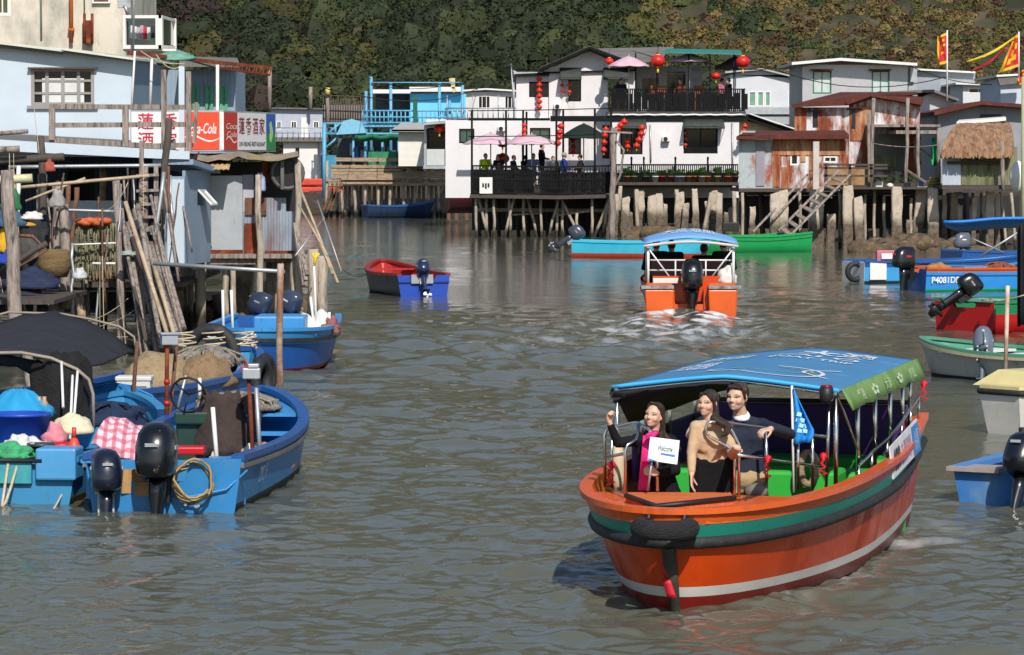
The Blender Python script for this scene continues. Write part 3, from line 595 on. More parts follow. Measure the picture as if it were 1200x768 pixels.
# balcony
mb = MB(); pbox(mb, 712, 131, 874, 134.5, DW - 2.2, 2.15); part(R, 'balcony_floor', mb, m_darkwood)
mb = MB(); pbox(mb, 645, 136, 876, 142.5, DW - 2.3, .25); pbox(mb, 549, 138.5, 644.6, 141.5, DW - 2.6, .2); part(R, 'black_fascia', mb, m_rblack)
mb = MB(); pts = [P(712 + i * 6, 135.2 - (i % 3) * .35, DW - 2.33) for i in range(28)]; mb.tube(pts, .06, 6); part(R, 'ledge_pipe', mb, m_galv)
mb = MB(); pbox(mb, 713, 104, 873, 105.2, DW - 2.15, .06); pbox(mb, 713, 129.5, 873, 130.8, DW - 2.15, .06)
for i in range(66): x = 713.5 + i * 2.42; pbox(mb, x, 104.5, x + 1.5, 130, DW - 2.13, .03)
for i in range(18): pbox(mb, 716 + i * 9, 108 + (i % 3), 723 + i * 9, 128.5, DW - 2.09, .02)
mb.beam(P(872.5, 104.6, DW - 2.1), P(872.5, 104.6, DW), .06, .06); mb.beam(P(872.5, 130, DW - 2.1), P(872.5, 130, DW), .06, .06)
for i in range(12): q = DW - 2.0 + i * .17; mb.beam(V3((PX(872.5, DW - 2.1), q, PZ(130, DW))), V3((PX(872.5, DW - 2.1), q, PZ(105, DW))), .025)
part(R, 'balcony_railing', mb, m_rblack)
for x in (744, 769, 806, 831, 859): mb = MB(); pbox(mb, x, 62, x + 1.6, 131, DW - 2.1 if x > 800 else DW - 1.9, .08); part(R, 'balcony_post', mb, m_rblack)
mb = MB(); pwall(mb, 744.5, 78, 822, 131, DW + 1.4, .12, [(781, 84, 803, 131), (752, 92, 772, 118)]); part(R, 'balcony_back_wall', mb, M('grey_white_wall', '#a9aaa8', .8, dirt='#6b6a66', damt=.35))
mb = MB(); pbox(mb, 781, 84, 803, 131, DW + 2.2, .05); pbox(mb, 752, 92, 772, 118, DW + 1.6, .05); part(R, 'dark_doorway', mb, m_glass)
mb = MB(); a = [P(776, 61, DW - 2.4), P(870, 63, DW - 2.4), P(868, 59, DW + 1), P(782, 57, DW + 1)]; mb.prism(a, (0, 0, -.05)); part(R, 'teal_canopy', mb, M('teal_sheet', '#2f7d72', .6, var=.15, wave=('X', 5), wamp=.3))
mb = MB(); mb.prism([P(700, 57, DW + 3), P(790, 55, DW + 3), P(775, 70, DW - .2), P(735, 72, DW - .2)], (0, 0, -.08)); part(R, 'rear_roof', mb, m_rroof)
mb = MB(); mb.tube([P(599, 75, DW + .2), P(603, 141, DW + .2)], .03, 5); mb.tube([P(601, 83, DW + .2), P(609, 88, DW + .2)], .05, 5); part(R, 'aerial', mb, m_galv)
for x, y0, y1, d in ((602, 92, 140, DW + .2), (716.8, 146, 212, DL - .06), (762, 146, 190, DL - .06), (858, 144, 210, DL - .06)): mb = MB(); mb.tube([P(x, y0, d), P(x + .6, y1, d)], .035, 6); part(R, 'drain_pipe', mb, m_galv)
for x, y, d in ((776, 160, DL), (649, 122, DW + .1), (583, 148, DW)):
    mb = MB(); pbox(mb, x, y, x + 9, y + 6, d - .32, .3); a_ = part(R, 'air_conditioner', mb, m_white, bevel=.02); mb = MB(); mb.lathe([(.09, 0), (.09, .01)], P(x + 4, y + 3, d - .335), 14, R=Matrix.Rotation(math.pi / 2, 3, 'X')); part(a_, 'fan_grille', mb, m_black)
mb = MB(); pbox(mb, 717, 217.5, 866, 262, 141.2, .1); part(R, 'shade_backing', mb, m_black)  # added black sheet standing for the deep shade under the ledge
mb = MB(); pbox(mb, 553, 231, 716, 270, 141.8, .1); part(R, 'terrace_shade_backing', mb, m_black)  # near-black sheet put in as the shade below the terrace
# lower terrace
TZ = PZ(228, 136.2)
TR = T('dining_terrace', 'black railed dining terrace on crossed pale stilts in front of the restaurant', 'terrace', P(632, 228, 137))
mb = MB(); mb.prism([P(551, 228, 136), P(655, 229.5, 135.4), P(716, 228, 136), V3((PX(716, 142), 142.9, TZ)), V3((PX(551, 142), 142.9, TZ))], (0, 0, -.14)); part(TR, 'deck', mb, m_darkwood)
mb = MB(); mb.box((PX(633, 139.8), 139.8, TZ + .16), (5.4, 5.6, .32)); part(TR, 'raised_floor', mb, m_darkwood)
mb = MB(); EDGE = [P(553, 228, 136.05), P(655, 229.5, 135.45), P(715, 228, 136.05)]
up = V3((0, 0, 1.16)); m_lat = []
for a, b, n in ((EDGE[0], EDGE[1], 58), (EDGE[1], EDGE[2], 34)):
    for z in (.08, .62, 1.14): mb.beam(a + Z * z, b + Z * z, .05, .06)
    for i in range(n + 1):
        q = a.lerp(b, i / n); mb.beam(q + Z * .08, q + Z * 1.14, .022)
        if i < n:   # scrollwork between the bars
            q2 = a.lerp(b, (i + .5) / n); mb.beam(q + Z * (.1 + .5 * (i % 2)), q2 + Z * (.6 - .35 * (i % 2)), .03); mb.beam(q2 + Z * (.64 + .2 * (i % 2)), a.lerp(b, (i + 1) / n) + Z * (1.1 - .2 * (i % 2)), .035)
part(TR, 'railing', mb, m_rblack)
mb = MB()
for a, b in ((EDGE[0], EDGE[1]), (EDGE[1], EDGE[2])): mb.beam(a + Z * .1 + Y * .25, a + Z * .1 + Y * .3, .1)
for i in range(11):
    q = EDGE[0].lerp(EDGE[1], i / 10.0); 
    if i in (1, 3, 4, 6, 9): mb.box(q + V3((0, .12, .55)), (.8, .02, .9))
for i in range(5): q = EDGE[1].lerp(EDGE[2], (i + .4) / 5.0); mb.box(q + V3((0, .12, .5)), (.6, .02, .8))
part(TR, 'dark_screen', mb, M('dark_net', (.02, .02, .022), .9, var=.4, sc=8))
for x, y0, y1, D in ((553, 130, 228, 136.1), (593, 130, 228, 136.0), (613, 130, 224, 137.5), (617, 131, 222, 138.2), (652, 128, 229, 135.6), (660, 128, 222, 138.5), (697, 127, 228, 136), (716, 126, 224, 137)):
    mb = MB(); mb.beam(V3((PX(x, D), D, TZ)), V3((PX(x, D), D, PZ(y0, D))), .085); part(TR, 'post', mb, m_rblack)
mb = MB(); mb.tube(sag(P(549, 160, 136), P(697, 158, 136), .02), .02, 5); mb.tube(sag(P(549, 130, 136), P(716, 127, 136), .02), .02, 5); part(TR, 'cable', mb, m_rblack)
for x0, y0, x1, y1 in ((558, 230, 559, 272), (560, 230, 574, 271), (579, 230, 579, 272), (603, 231, 590, 272), (597, 230, 598, 271), (618, 231, 632, 274), (614, 231, 614, 272), (634, 231, 634, 273), (655, 231, 640, 273), (653, 231, 653, 273), (657, 231, 684, 273), (659, 236, 660, 272), (694, 230, 694, 268), (714, 230, 694, 272), (712, 240, 704, 271), (570, 232, 571, 270), (676, 250, 677, 271)):
    D = 136.2 + rnd.uniform(0, .5); mb = MB(); a = P(x0, y0, D); b = P(x1, y1, D); b.z = -.3; mb.tube(knob(a, b, 4, .03), .06, 7, jit=.1); part(TR, 'stilt', mb, m_pile)
split_parts(TR, 'cross_brace', m_pile, [lambda mb: mb.beam(P(655, 252, 136.6), P(695, 247, 136.6), .08), lambda mb: mb.beam(P(600, 252, 137), P(634, 250, 137), .07), lambda mb: mb.beam(P(560, 246, 138.5), P(716, 247, 138.5), .14)])
for i in range(14): mb = MB(); x = 560 + i * 11.5; D = 138.6 + (i % 3) * .9; mb.tube([P(x, 233, D), V3((PX(x + 2, D), D, -.2))], .08, 6); part(TR, 'rear_stilt', mb, m_darkwood)
for (x0, y0, x1, y1, b_) in ((562, 208, 577, 227, 'MENU'), (619, 209, 626, 223, 'TEA')):
    mb = MB(); D = 135.85; pbox(mb, x0, y0, x1, y1, D, .03); o = S('notice_board', 'white notice on the terrace railing, ' + ('larger one at the railing end below the yellow vest' if x0 < 600 else 'small one between the two pink parasol poles'), 'sign', mb, m_white)
    D -= .004
    for k in range(3): mb = MB(); pbox(mb, x0 + 3 - (1 if x0 > 600 else 0) + k * (3.2 if x0 < 600 else 1.5), y0 + 7, x0 + 5.2 - (1.4 if x0 > 600 else 0) + k * (3.2 if x0 < 600 else 1.5), y0 + (12 if k != 1 else 13.5), D, .003); part(o, 'lettering', mb, m_black)
# ledge with pots, right
LE = T('plant_ledge', 'long black railed ledge carrying flower pots above broken concrete piles', 'terrace', P(790, 214, 138))
mb = MB(); pbox(mb, 717, 214, 867, 217, 138, 2.7); pbox(mb, 717, 217.1, 867, 220, 138.3, .2); part(LE, 'deck', mb, m_darkwood)
mb = MB(); pbox(mb, 717, 192.4, 865, 194.2, 140.3, .06); pbox(mb, 717, 200, 865, 201, 140.3, .05)
for i in range(62): x = 717.5 + i * 2.4; pbox(mb, x, 193.5, x + 1.2, 212, 140.32, .03)
for x in (739, 753.5, 790.5, 828.5): pbox(mb, x, 187, x + 2, 214, 140.25, .12); mb.ell(P(x + 1, 186, 140.3), (.05, .05, .09), 8)
pbox(mb, 717, 202.5, 865, 213.5, 140.42, .03)
part(LE, 'railing', mb, m_rblack)
STUB = [(719, 229, 12, 3), (733, 232, 9, 0), (739, 249, 6, -3), (749, 223, 12, 0), (764, 229, 9, 0), (772, 228, 8, -4), (780, 240, 5, 2), (796, 226, 10, 0), (804, 239, 7, 3), (814, 222, 7, -2), (829, 237, 6, -3), (837, 224, 7, 3), (843, 227, 7, 1), (762, 246, 7, 0), (851, 250, 5, 0), (875, 240, 9, 0)]
for x, y, w_, lean in STUB:
    D = 137.6 + rnd.uniform(-.3, .9); mb = MB(); r = w_ / 2 / 29.0 * 1.05; a = V3((PX(x - lean, D), D, -.4)); b = P(x, y, D)
    rings = []
    for k in range(8):
        c = a.lerp(b, k / 7); q = r * (1.12 - .12 * k / 7); rings.append([c + V3((sx * q + rnd.uniform(-.025, .025), sy * q * .8, rnd.uniform(-.07, .07) if k == 7 else 0)) for sx, sy in ((-1, -.7), (-.7, -1), (.7, -1), (1, -.7), (1, .7), (.7, 1), (-.7, 1), (-1, .7))])
    mb.loft(rings, smooth=False); part(LE, 'concrete_pile', mb, m_conc)
for x, y0, x1, y1 in ((793, 222, 793, 262), (746, 222, 747, 262), (834, 226, 822, 262), (860, 218, 861, 262), (727, 218, 722, 262)):
    D = 138.1; mb = MB(); b = P(x1, y1, D); b.z = -.2; mb.tube(knob(P(x, y0, D), b, 3, .02), .09, 7); part(LE, 'timber_prop', mb, m_pile)
# gnarled mooring post at the terrace corner
mb = MB(); mb.tube(knob(P(720, 150, 135.2), V3((PX(718, 135.2), 135.2, -.3)), 7, .06), .13, 8, jit=.12); mb.beam(P(704, 154, 135.1), P(741, 156, 135.1), .07); mb.tube([P(722, 165, 135.1), P(731, 176, 135.1), P(727, 205, 135.3), P(715, 232, 135.4)], .05, 6)
S('timber_mast', 'tall weathered timber mast with a crosspiece at the terrace corner', 'post', mb, m_wood)
# parasols
def parasol(x, yap, yed, half, D, zf, col, label, n=8, grp=None):
    s = FPX / D; ap = P(x, yap, D); r = half / s; zt = ap.z; ze = PZ(yed, D); t = T('parasol', label, 'parasol', (ap.x, D, zf), 0, grp); rows = []
    for k in range(5):
        f = k / 4; rr = r * f; rows.append([V3((ap.x + rr * math.cos(2 * math.pi * j / (n * 3)) * (1 - .07 * f * abs(math.sin(math.pi * (j % 3) / 3))), D + rr * math.sin(2 * math.pi * j / (n * 3)) * (1 - .07 * f * abs(math.sin(math.pi * (j % 3) / 3))), zt + (ze - zt) * (f ** 1.25) - .03 * f * abs(math.sin(math.pi * (j % 3) / 3)))) for j in range(n * 3 + 1)])
    mb = MB(); mb.grid(rows, .012); part(t, 'canopy', mb, M('parasol_' + col, col, .8, var=.08, trans=0))
    mb = MB(); mb.tube([V3((ap.x, D, zf)), V3((ap.x, D, zt - .02))], .025, 7); mb.ell((ap.x, D, zt + .02), (.04, .04, .05), 8); part(t, 'pole', mb, m_galv)
    mb = MB()
    for j in range(n): a = 2 * math.pi * j / n; mb.beam((ap.x, D, zt - .45), (ap.x + r * .55 * math.cos(a), D + r * .55 * math.sin(a), zt + (ze - zt) * .5 - .03), .018)
    part(t, 'ribs', mb, m_black); return t
parasol(575, 156.5, 169, 33, 138.0, TZ, '#c6a6b0', 'pink parasol nearest the notice end of the lower terrace')
parasol(623, 157.5, 169, 33, 137.2, TZ, '#c9abb4', 'pink parasol on a white pole in the middle of the lower terrace')
parasol(612, 155.5, 166, 14, 140.5, TZ, '#c893a2', 'small pink parasol half hidden between two larger pink ones')
parasol(684, 145, 162, 29, 138.5, TZ, '#10201c', 'dark green parasol beside the hanging lanterns on the lower terrace')
BZ = PZ(131, DW - 2)
parasol(737, 66, 78, 26, DW - 2.2, BZ, '#c4a5b0', 'pink parasol at the gable end of the upper balcony')
parasol(808, 63, 72.5, 27, DW - 1.2, BZ, '#c6a8b2', 'pink parasol in the middle of the upper balcony below the teal canopy')
parasol(862, 66, 81, 25, DW - .9, BZ, '#4a3a48', 'dusky purple parasol at the outer end of the upper balcony')
# lanterns
def lantern_mesh(t, c, r, sq=.85, tassel=True, par=None):
    mb = MB(); n = 14; c = Vector(c); rings = []
    for k in range(9):
        a = math.pi * (k + .25) / 8.5 - math.pi / 2; rings.append([c + V3((r * math.cos(a) * math.cos(2 * math.pi * j / n) * (1 + .03 * (j % 2)), r * math.cos(a) * math.sin(2 * math.pi * j / n) * (1 + .03 * (j % 2)), r * sq * math.sin(a))) for j in range(n)])
    mb.loft(rings); b = part(t, 'lantern', mb, m_red) if par is None else par
    mb = MB(); mb.lathe([(r * .3, r * sq * .92), (r * .3, r * sq * 1.08)], c, 8); mb.lathe([(r * .3, -r * sq * 1.08), (r * .3, -r * sq * .92)], c, 8); part(b, 'cap', mb, m_yellow)
    if tassel: mb = MB(); mb.lathe([(r * .22, -r * sq * 1.9), (r * .1, -r * sq * 1.05)], c, 6); part(b, 'tassel', mb, m_yellow)
    return b
def lantern_string(pts, r, D, label):
    p = [P(x, y, D) for x, y in pts]; t = T('lantern_string', label, 'lanterns', p[-1])
    mb = MB(); mb.tube([p[0] + Z * .3] + p, .012, 4); part(t, 'cord', mb, m_black)
    for i, q in enumerate(p): lantern_mesh(t, q, r, .8, tassel=(i == len(p) - 1))
lantern_string([(632, 93 + i * 6.6) for i in range(6)], .125, DW - .1, 'vertical string of six red lanterns over the flat roofed wing window')
lantern_string([(614.5, 147 + i * 6) for i in range(4)], .11, 137.3, 'dark hanging string of red lanterns beside the twin black posts')
lantern_string([(657.5, 148), (656, 155), (655, 161), (653.5, 168)], .14, 135.7, 'string of red lanterns at the black post left of the dark green parasol')
lantern_string([(710, 152), (709, 159), (708, 167), (707.5, 176)], .13, 136.8, 'string of red lanterns before the narrow window by the timber mast')
lantern_string([(731.5, 143), (727.5, 147), (723.5, 151.5)], .14, 135.3, 'slanting trio of red lanterns tied to the timber mast crosspiece')
lantern_string([(752.5, 150), (751.5, 157), (749, 164), (746, 171)], .14, 138.6, 'string of red and gold lanterns at the outer side of the small awning window')
lantern_string([(873, 148), (872, 154), (868.5, 160)], .12, 140, 'trio of red lanterns on the restaurant corner beside the rusty shed')
lantern_string([(671, 165), (671.5, 172), (671.5, 178)], .13, 139, 'stacked red lanterns hanging in front of the window below the dark green parasol')
lantern_string([(735, 166), (735.5, 172)], .12, DL - .1, 'pair of red lanterns inside the small awning window, smaller hanging pair')
lantern_string([(659, 100), (659.5, 107)], .09, DW - .1, 'thin red lantern pair on the gable wall just beside the upper window')
lantern_string([(667, 100), (667.5, 108)], .09, DW - .25, 'thin red lantern pair hanging in the upper gable window opening')
lantern_string([(804, 156), (804.5, 163), (803.5, 170)], .08, DL - .1, 'narrow red hanging ornament at the edge of the large awning window')
for x, y, r, D, lab, sq in ((714, 72, .19, DW - 1.6, 'round red lantern at the gable tip of the pink balcony parasol', .8), (771, 71.5, .30, DW - 2.6, 'big red lantern with yellow tassel between the two pink balcony parasols', .85), (870.5, 72.5, .29, DW - 2.5, 'big red lantern with yellow tassel at the outer balcony corner', .85), (839, 89, .2, DW - 1.5, 'dark red lantern hanging under the purple balcony parasol', .75), (589, 186, .28, 138.4, 'wide flat red lantern hanging low under the pink terrace parasol', .75), (589, 170, .2, 139, 'red lantern tucked up under the pink terrace parasol', .5)):
    q = P(x, y, D); t = T('paper_lantern', lab, 'lantern', q); mb = MB(); mb.tube([q, q + Z * (r + .3)], .012, 4); part(t, 'cord', mb, m_black); lantern_mesh(t, q, r, sq)
# diners
for x, y, D, rz, top, pose, lab, H, hc in (
    (569, 203, 138.3, .4, '#b9d312', 'sit', 'person in a fluorescent yellow vest sitting at the terrace end', 1.75, None),
    (584, 201, 138.0, -.6, '#1b1c20', 'sit', 'person in black sitting beside the yellow vest', 1.7, None),
    (602, 203, 139.0, 1.2, '#33363d', 'sit', 'person in charcoal sitting between the two pink parasol poles', 1.65, None),
    (616, 202, 138.2, 2.4, '#25272b', 'sit', 'person in dark grey sitting behind the twin black posts', 1.65, None),
    (625, 200, 137.8, .3, '#6f7d95', 'sit', 'person in a grey blue shirt sitting by the white parasol pole', 1.75, None),
    (635, 186, 138.6, 1.3, '#17181b', 'stand', 'person in black standing and leaning over a terrace table', 1.68, None),
    (661, 198, 137.0, 1.6, '#1f3a78', 'sit', 'person in a blue jacket sitting side on at the terrace rail', 1.8, '#9b8d7c'),
    (680, 197, 138.2, -1.4, '#2a2c31', 'sit', 'person with brown hair sitting under the dark green parasol', 1.7, '#5b3a25'),
    (648, 202, 139.3, .2, '#3b4148', 'sit', 'person in slate grey sitting behind the blue jacket', 1.6, None)):
    far_person(lab, V3((PX(x, D), D, TZ + .33)), rz, top, pose, H, hairc=hc)
for x, D, rz, top, lab in ((853.5, DW - 1.3, -1.3, '#15161a', 'person in black sitting at the outer end of the balcony'), (846, DW - 1.0, 1.0, '#b0647c', 'person in a pink top sitting beside the purple parasol pole'), (728, DW - 1.2, .5, '#22242a', 'person in dark clothes sitting at the gable end of the balcony'), (797, DW - .9, -.5, '#6b3b2c', 'person in rust brown sitting by the balcony doorway')):
    far_person(lab, V3((PX(x, D), D, BZ + .12)), rz, top, 'sit', 1.7)
# tables and chairs half seen behind the railings
def table(x, D, z, label, m=m_brownwood):
    t = T('dining_table', label, 'table', (PX(x, D), D, z)); z += .33 if z == TZ else 0; mb = MB(); mb.box((PX(x, D), D, z + .74), (.9, .8, .05)); part(t, 'tabletop', mb, m)
    for sx in (-1, 1):
        for sy in (-1, 1): mb = MB(); mb.beam((PX(x, D) + sx * .38, D + sy * .33, z), (PX(x, D) + sx * .38, D + sy * .33, z + .715), .05); part(t, 'leg', mb, m)
for x, D, z, l in ((593, 138.6, TZ, 'dark wooden table between the two seated terrace diners in black'), (643, 138.0, TZ, 'wooden table the standing terrace person leans over'), (671, 137.6, TZ, 'wooden table between the blue jacket and the brown haired diner'), (785, DW - 1.5, BZ, 'wooden balcony table in front of the dark doorway'), (760, DW - 1.4, BZ, 'wooden balcony table near the big red lantern'), (836, DW - 1.2, BZ, 'balcony table under the purple parasol')): table(x, D, z, l)
for i, (x, D, lab) in enumerate(((767, DW - .9, 'orange brown balcony chair behind the big lantern table'), (775, DW - 1.0, 'orange brown balcony chair nearest the dark doorway'), (819, DW - .9, 'orange brown balcony chair under the middle pink parasol'))):
    t = T('wooden_chair', lab, 'chair', (PX(x, D), D, BZ)); c = V3((PX(x, D), D, BZ)); mc = M('orange_wood', '#8a4726', .6, var=.2)
    mb = MB(); mb.box(c + Z * .45, (.42, .42, .05)); part(t, 'seat', mb, mc); mb = MB(); mb.box(c + V3((0, .19, .85)), (.42, .04, .5)); part(t, 'backrest', mb, mc)
    for sx in (-1, 1):
        for sy in (-1, 1): mb = MB(); mb.beam(c + V3((sx * .18, sy * .18, 0)), c + V3((sx * .18, sy * .18, .43)), .04); part(t, 'leg', mb, mc)
# pot plants on the ledge
def leafy(c, r, h, n, upw=.6, wl=.22):
    mb = MB(); c = Vector(c)
    for i in range(n):
        a = rnd.uniform(0, 6.28); l = rnd.uniform(.5, 1); d = V3((math.cos(a) * r * l, math.sin(a) * r * l, h * rnd.uniform(.35, 1))); p = c + d * .3; q = c + d; s = V3((-math.sin(a), math.cos(a), 0)) * wl * r
        mb.add([p, p.lerp(q, .55) + s + Z * .05, q - Z * .02 * i / n, p.lerp(q, .55) - s + Z * .05], [(0, 1, 2, 3)])
    return mb
POTS = [(735, '#8a5a3c', 'small', 2), (743, '#6d6a45', 'bushy', 1.4), (757, '#4a4a42', 'bushy', 1.5), (768, '#c8c6c0', 'white', 1), (776, '#8c2f22', 'red', 1.3), (786, '#7a5138', 'spiky', 1.6), (797, '#8a8f9a', 'grey trough', 1.5), (807, '#8b6a4c', 'tan', 1), (815, '#a05e38', 'terracotta', 1.5), (823, '#9a9a98', 'pale grey', 1.8), (829, '#b06a35', 'orange', 1), (841, '#a58b66', 'sandy', 2), (853, '#9c4a30', 'brick red', 1.7), (862, '#5a4038', 'dark brown', 1.1)]
for i, (x, col, kind, hk) in enumerate(POTS):
    D = 138.5 + (i % 3) * .3; b = V3((PX(x, D), D, PZ(214, 138))); nm = [POTS[i - 1][2] if i else 'terrace corner', POTS[i + 1][2] if i + 1 < len(POTS) else 'rusty shed']
    t = T('potted_plant', 'plant in a %s pot on the ledge between the %s and %s ones' % (kind, nm[0], nm[1]) if 0 < i < 13 else ('green plant in a small brown pot at the terrace end of the ledge' if i == 0 else 'plant in a dark brown pot at the rusty shed end of the ledge'), 'plant', b, 0, 'potted plants on the ledge')
    mb = MB(); mb.lathe([(.09, 0), (.13, .22), (.145, .22), (.145, .26), (.11, .26), (.1, .2)], b, 10, sq=(1.6, 1) if 'trough' in kind else (1, 1)); part(t, 'pot', mb, M('pot_' + col, col, .8, var=.15))
    mb = leafy(b + Z * .24, .2 + .03 * hk, .22 * hk, 26, wl=.16 if 'spik' in kind else .3); part(t, 'foliage', mb, M('pot_leaf', '#3d5a2a', .6, var=.4, sc=9))
# ================================================================ village houses and rusty sheds to the right of the restaurant
m_grey = M('grey_metal_wall', '#b7b8bb', .6, var=.08, sc=1.5, wave=('X', 3.0), wamp=.25, dirt='#80807f', damt=.3, dsc=1.2, dst=(1, 1, .4))
m_paleg = M('pale_metal_wall', '#c3c5c9', .6, var=.06, sc=1.5, dirt='#8c8c8c', damt=.25, dsc=1.2, dst=(1, 1, .4), bump=.2, bsc=2)
m_silver = M('crumpled_silver', '#b4b4b6', .42, metal=.35, var=.08, sc=1.2, bump=.8, bsc=1.6, bst=(1, 1, .35), dirt='#8d8a85', damt=.25, dsc=1)
m_rustwall = M('rusted_white_wall', '#cfd0d2', .75, var=.08, sc=2, dirt='#8a4526', damt=.5, dsc=1.1, dst=(1.7, 1, .45), dsoft=.07, dirt2=('#5a2818', .41, 2.3, (1.2, 1, .5)), wave=('X', 6), wamp=.35)
m_rusthv = M('heavily_rusted_wall', '#b98f6a', .8, var=.2, sc=3, dirt='#8a4424', damt=.5, dsc=1.6, dst=(2.5, 1, .3), dsoft=.1, dirt2=('#54261a', .38, 2.5, (2, 1, .4)), wave=('X', 6), wamp=.4)
m_rroofm = M('rust_red_roof', '#582a20', .85, var=.3, sc=2, dirt='#7e4a38', damt=.3, dsc=2, wave=('X', 5), wamp=.4)
m_bluegrey = M('blue_grey_sheet', '#8d97a0', .7, var=.1, sc=2, dirt='#8a4f32', damt=.36, dsc=1.4, dst=(1, 1, .8), dsoft=.06, wave=('X', 5), wamp=.3)
m_moss = M('mossy_corrugated', '#8a8a68', .85, var=.2, sc=2, st=(3, 3, .4), dirt='#54573a', damt=.42, dsc=2, dst=(2.5, 1, .35), wave=('X', 6.5), wamp=.8, dirt2=('#7a3f22', .3, 1.2, (1, 1, 1)))
m_bark = M('thatch_rust', '#917358', .95, var=.35, sc=3, st=(4, 1, 1), dirt='#6b3520', damt=.4, dsc=2, dst=(3, 1, 1), bump=.9, bsc=7, bst=(7, 1, 1))
m_gframe = M('green_frame', '#2f6b5e', .55, var=.15)
def slope_roof(par, pts, D0, D1, th, m, name='roof', rise=0):
    """roof sheet following the px profile pts at D0, running back to D1"""
    mb = MB(); a = [P(x, y, D0) for x, y in pts]; b = [V3((p.x, D1, p.z + rise)) for p in a]
    for i in range(len(a) - 1): mb.prism([a[i], a[i + 1], b[i + 1], b[i]], (0, 0, -th))
    return part(par, name, mb, m)
def house(name, label, cat, poly, D, dep, wm, ops=(), wins=(), fm=None, gm=None, roof=None, rm=None, over=.35, th=.08, **kw):
    """a house whose front outline is rectangle (x0,y0,x1,y1) plus gable points, with openings, a depth and a roof line"""
    x0, y0, x1, y1 = poly; h = T(name, label, cat, P((x0 + x1) / 2, y1, D)); mb = MB(); pwall(mb, x0, y0, x1, y1, D, .12, ops)
    a, b, zt, z0 = PX(x0, D), PX(x1, D), PZ(y0, D), PZ(y1, D)
    for x in (a + .06, b - .06): mb.box((x, D + .125 + dep / 2, (zt + z0) / 2), (.12, dep, zt - z0))
    if kw.get('gable'): mb.prism([P(x, y, D) for x, y in kw['gable']], (0, .12, 0))
    part(h, 'wall', mb, wm)
    for o in ops: pwin(h, *o, D, kw.get('cols', 2), kw.get('rows', 1), fm or m_white, gm or m_glass, sill=kw.get('sill'))
    if roof: slope_roof(h, roof, D - over, D + dep + .3, th, rm or m_galv)
    return h
h1 = house('village_house', 'long pale house with six green louvre windows behind the balcony end', 'house', (855, 88, 940, 150), 170, 7, m_paleg, ops=[(877, 107, 886, 125), (887, 107, 895, 125), (896, 107, 903, 125), (923, 107, 931, 125), (932, 107, 938, 125)], fm=m_white, gm=M('green_louvre', '#6f9f88', .5, var=.2, wave=('Z', 9), wamp=.5), roof=[(850, 84), (893, 80), (942, 92)], gable=[(855, 88), (940, 88), (940, 92), (893, 82)], cols=1)
mb = MB(); pbox(mb, 868, 126, 940, 134, 169.4, .5); pbox(mb, 868, 137, 942, 146, 168.8, .8); part(h1, 'ledge', mb, m_galv)
h2 = house('village_house', 'crumpled silver grey house with two green framed windows above the rusty roofs', 'house', (940, 76, 1063, 150), 150, 7, m_silver, ops=[(952, 83, 974, 110), (1021, 83, 1042, 110)], fm=m_gframe, gm=m_paleglass, cols=2, rows=1)
mb = MB()
for x0, x1 in ((950, 976), (1019, 1044)): pbox(mb, x0, 81, x1, 82.6, 149.6, .42)
part(h2, 'window_hood', mb, m_rust)
slope_roof(h2, [(928, 73), (985, 68), (1075, 74)], 149.2, 158, .12, m_white)
mb = MB(); pbox(mb, 1064, 80, 1074, 110, 150.6, .1); pbox(mb, 1066, 78, 1071, 96, 150.4, .15); part(h2, 'side_window', mb, m_galv)
h3 = T('village_house', 'low cream walled lean-to with a sloping black roof beside the restaurant', 'house', P(890, 160, 147))
mb = MB(); mb.prism([P(867, 160, 147), P(867, 140, 147), P(930, 155, 147), P(930, 160, 147)], (0, 4, 0)); part(h3, 'wall', mb, m_cream)
slope_roof(h3, [(862, 134), (878, 134), (932, 153)], 146.4, 152, .25, m_rblack); mb = MB(); mb.beam(P(878, 133.2, 146.3), P(932, 151.5, 146.3), .14, .05); part(h3, 'ridge_strip', mb, m_white)
# the two-storey rusty shed
DR = 121.0
r1 = T('rusty_shed', 'tall rust streaked white shed with a dark red pitched roof', 'shed', P(970, 215, DR))
mb = MB(); pwall(mb, 931, 126, 995, 205, DR, .1, [(952, 131, 958, 150)]); part(r1, 'front_wall', mb, m_rustwall)
mb = MB(); mb.prism([P(995, 205, DR + .02), P(995, 121, DR + .02), P(1020, 113, DR + .02), P(1078, 122, DR + .02), P(1078, 205, DR + .02)], (0, .1, 0)); pbox(mb, 1076, 124, 1078, 205, DR + .15, 4); part(r1, 'gable_wall', mb, m_rustwall)
split_parts(r1, 'rusted_sheet', m_rusthv, [lambda mb: pbox(mb, 931, 126, 945, 156, DR - .03, .02), lambda mb: pbox(mb, 996, 126, 1022, 165, DR - .02, .02)])
mb = MB(); a = [P(928, 122.5, DR - .4), P(953, 116, DR + 1.5), P(985, 108, DR + 3.5), P(1075, 108, DR + 3.5), P(1020, 111.5, DR - .4), P(992, 120.5, DR - .4)]
mb.prism(a, (0, 0, -.1)); mb.beam(P(1020, 111.5, DR - .45), P(1080, 121.5, DR - .45), .1, .16, up=(0, 1, 0)); mb.beam(P(992, 121.5, DR - .45), P(1020, 111.5, DR - .45), .1, .16, up=(0, 1, 0)); part(r1, 'roof', mb, m_rroofm)
mb = MB(); mb.prism([P(1020, 111.5, DR - .4), P(1080, 121.5, DR - .4), P(1082, 114, DR + 3.5), P(1030, 107, DR + 3.5)], (0, 0, -.1)); part(r1, 'far_roof_slope', mb, m_rroofm)
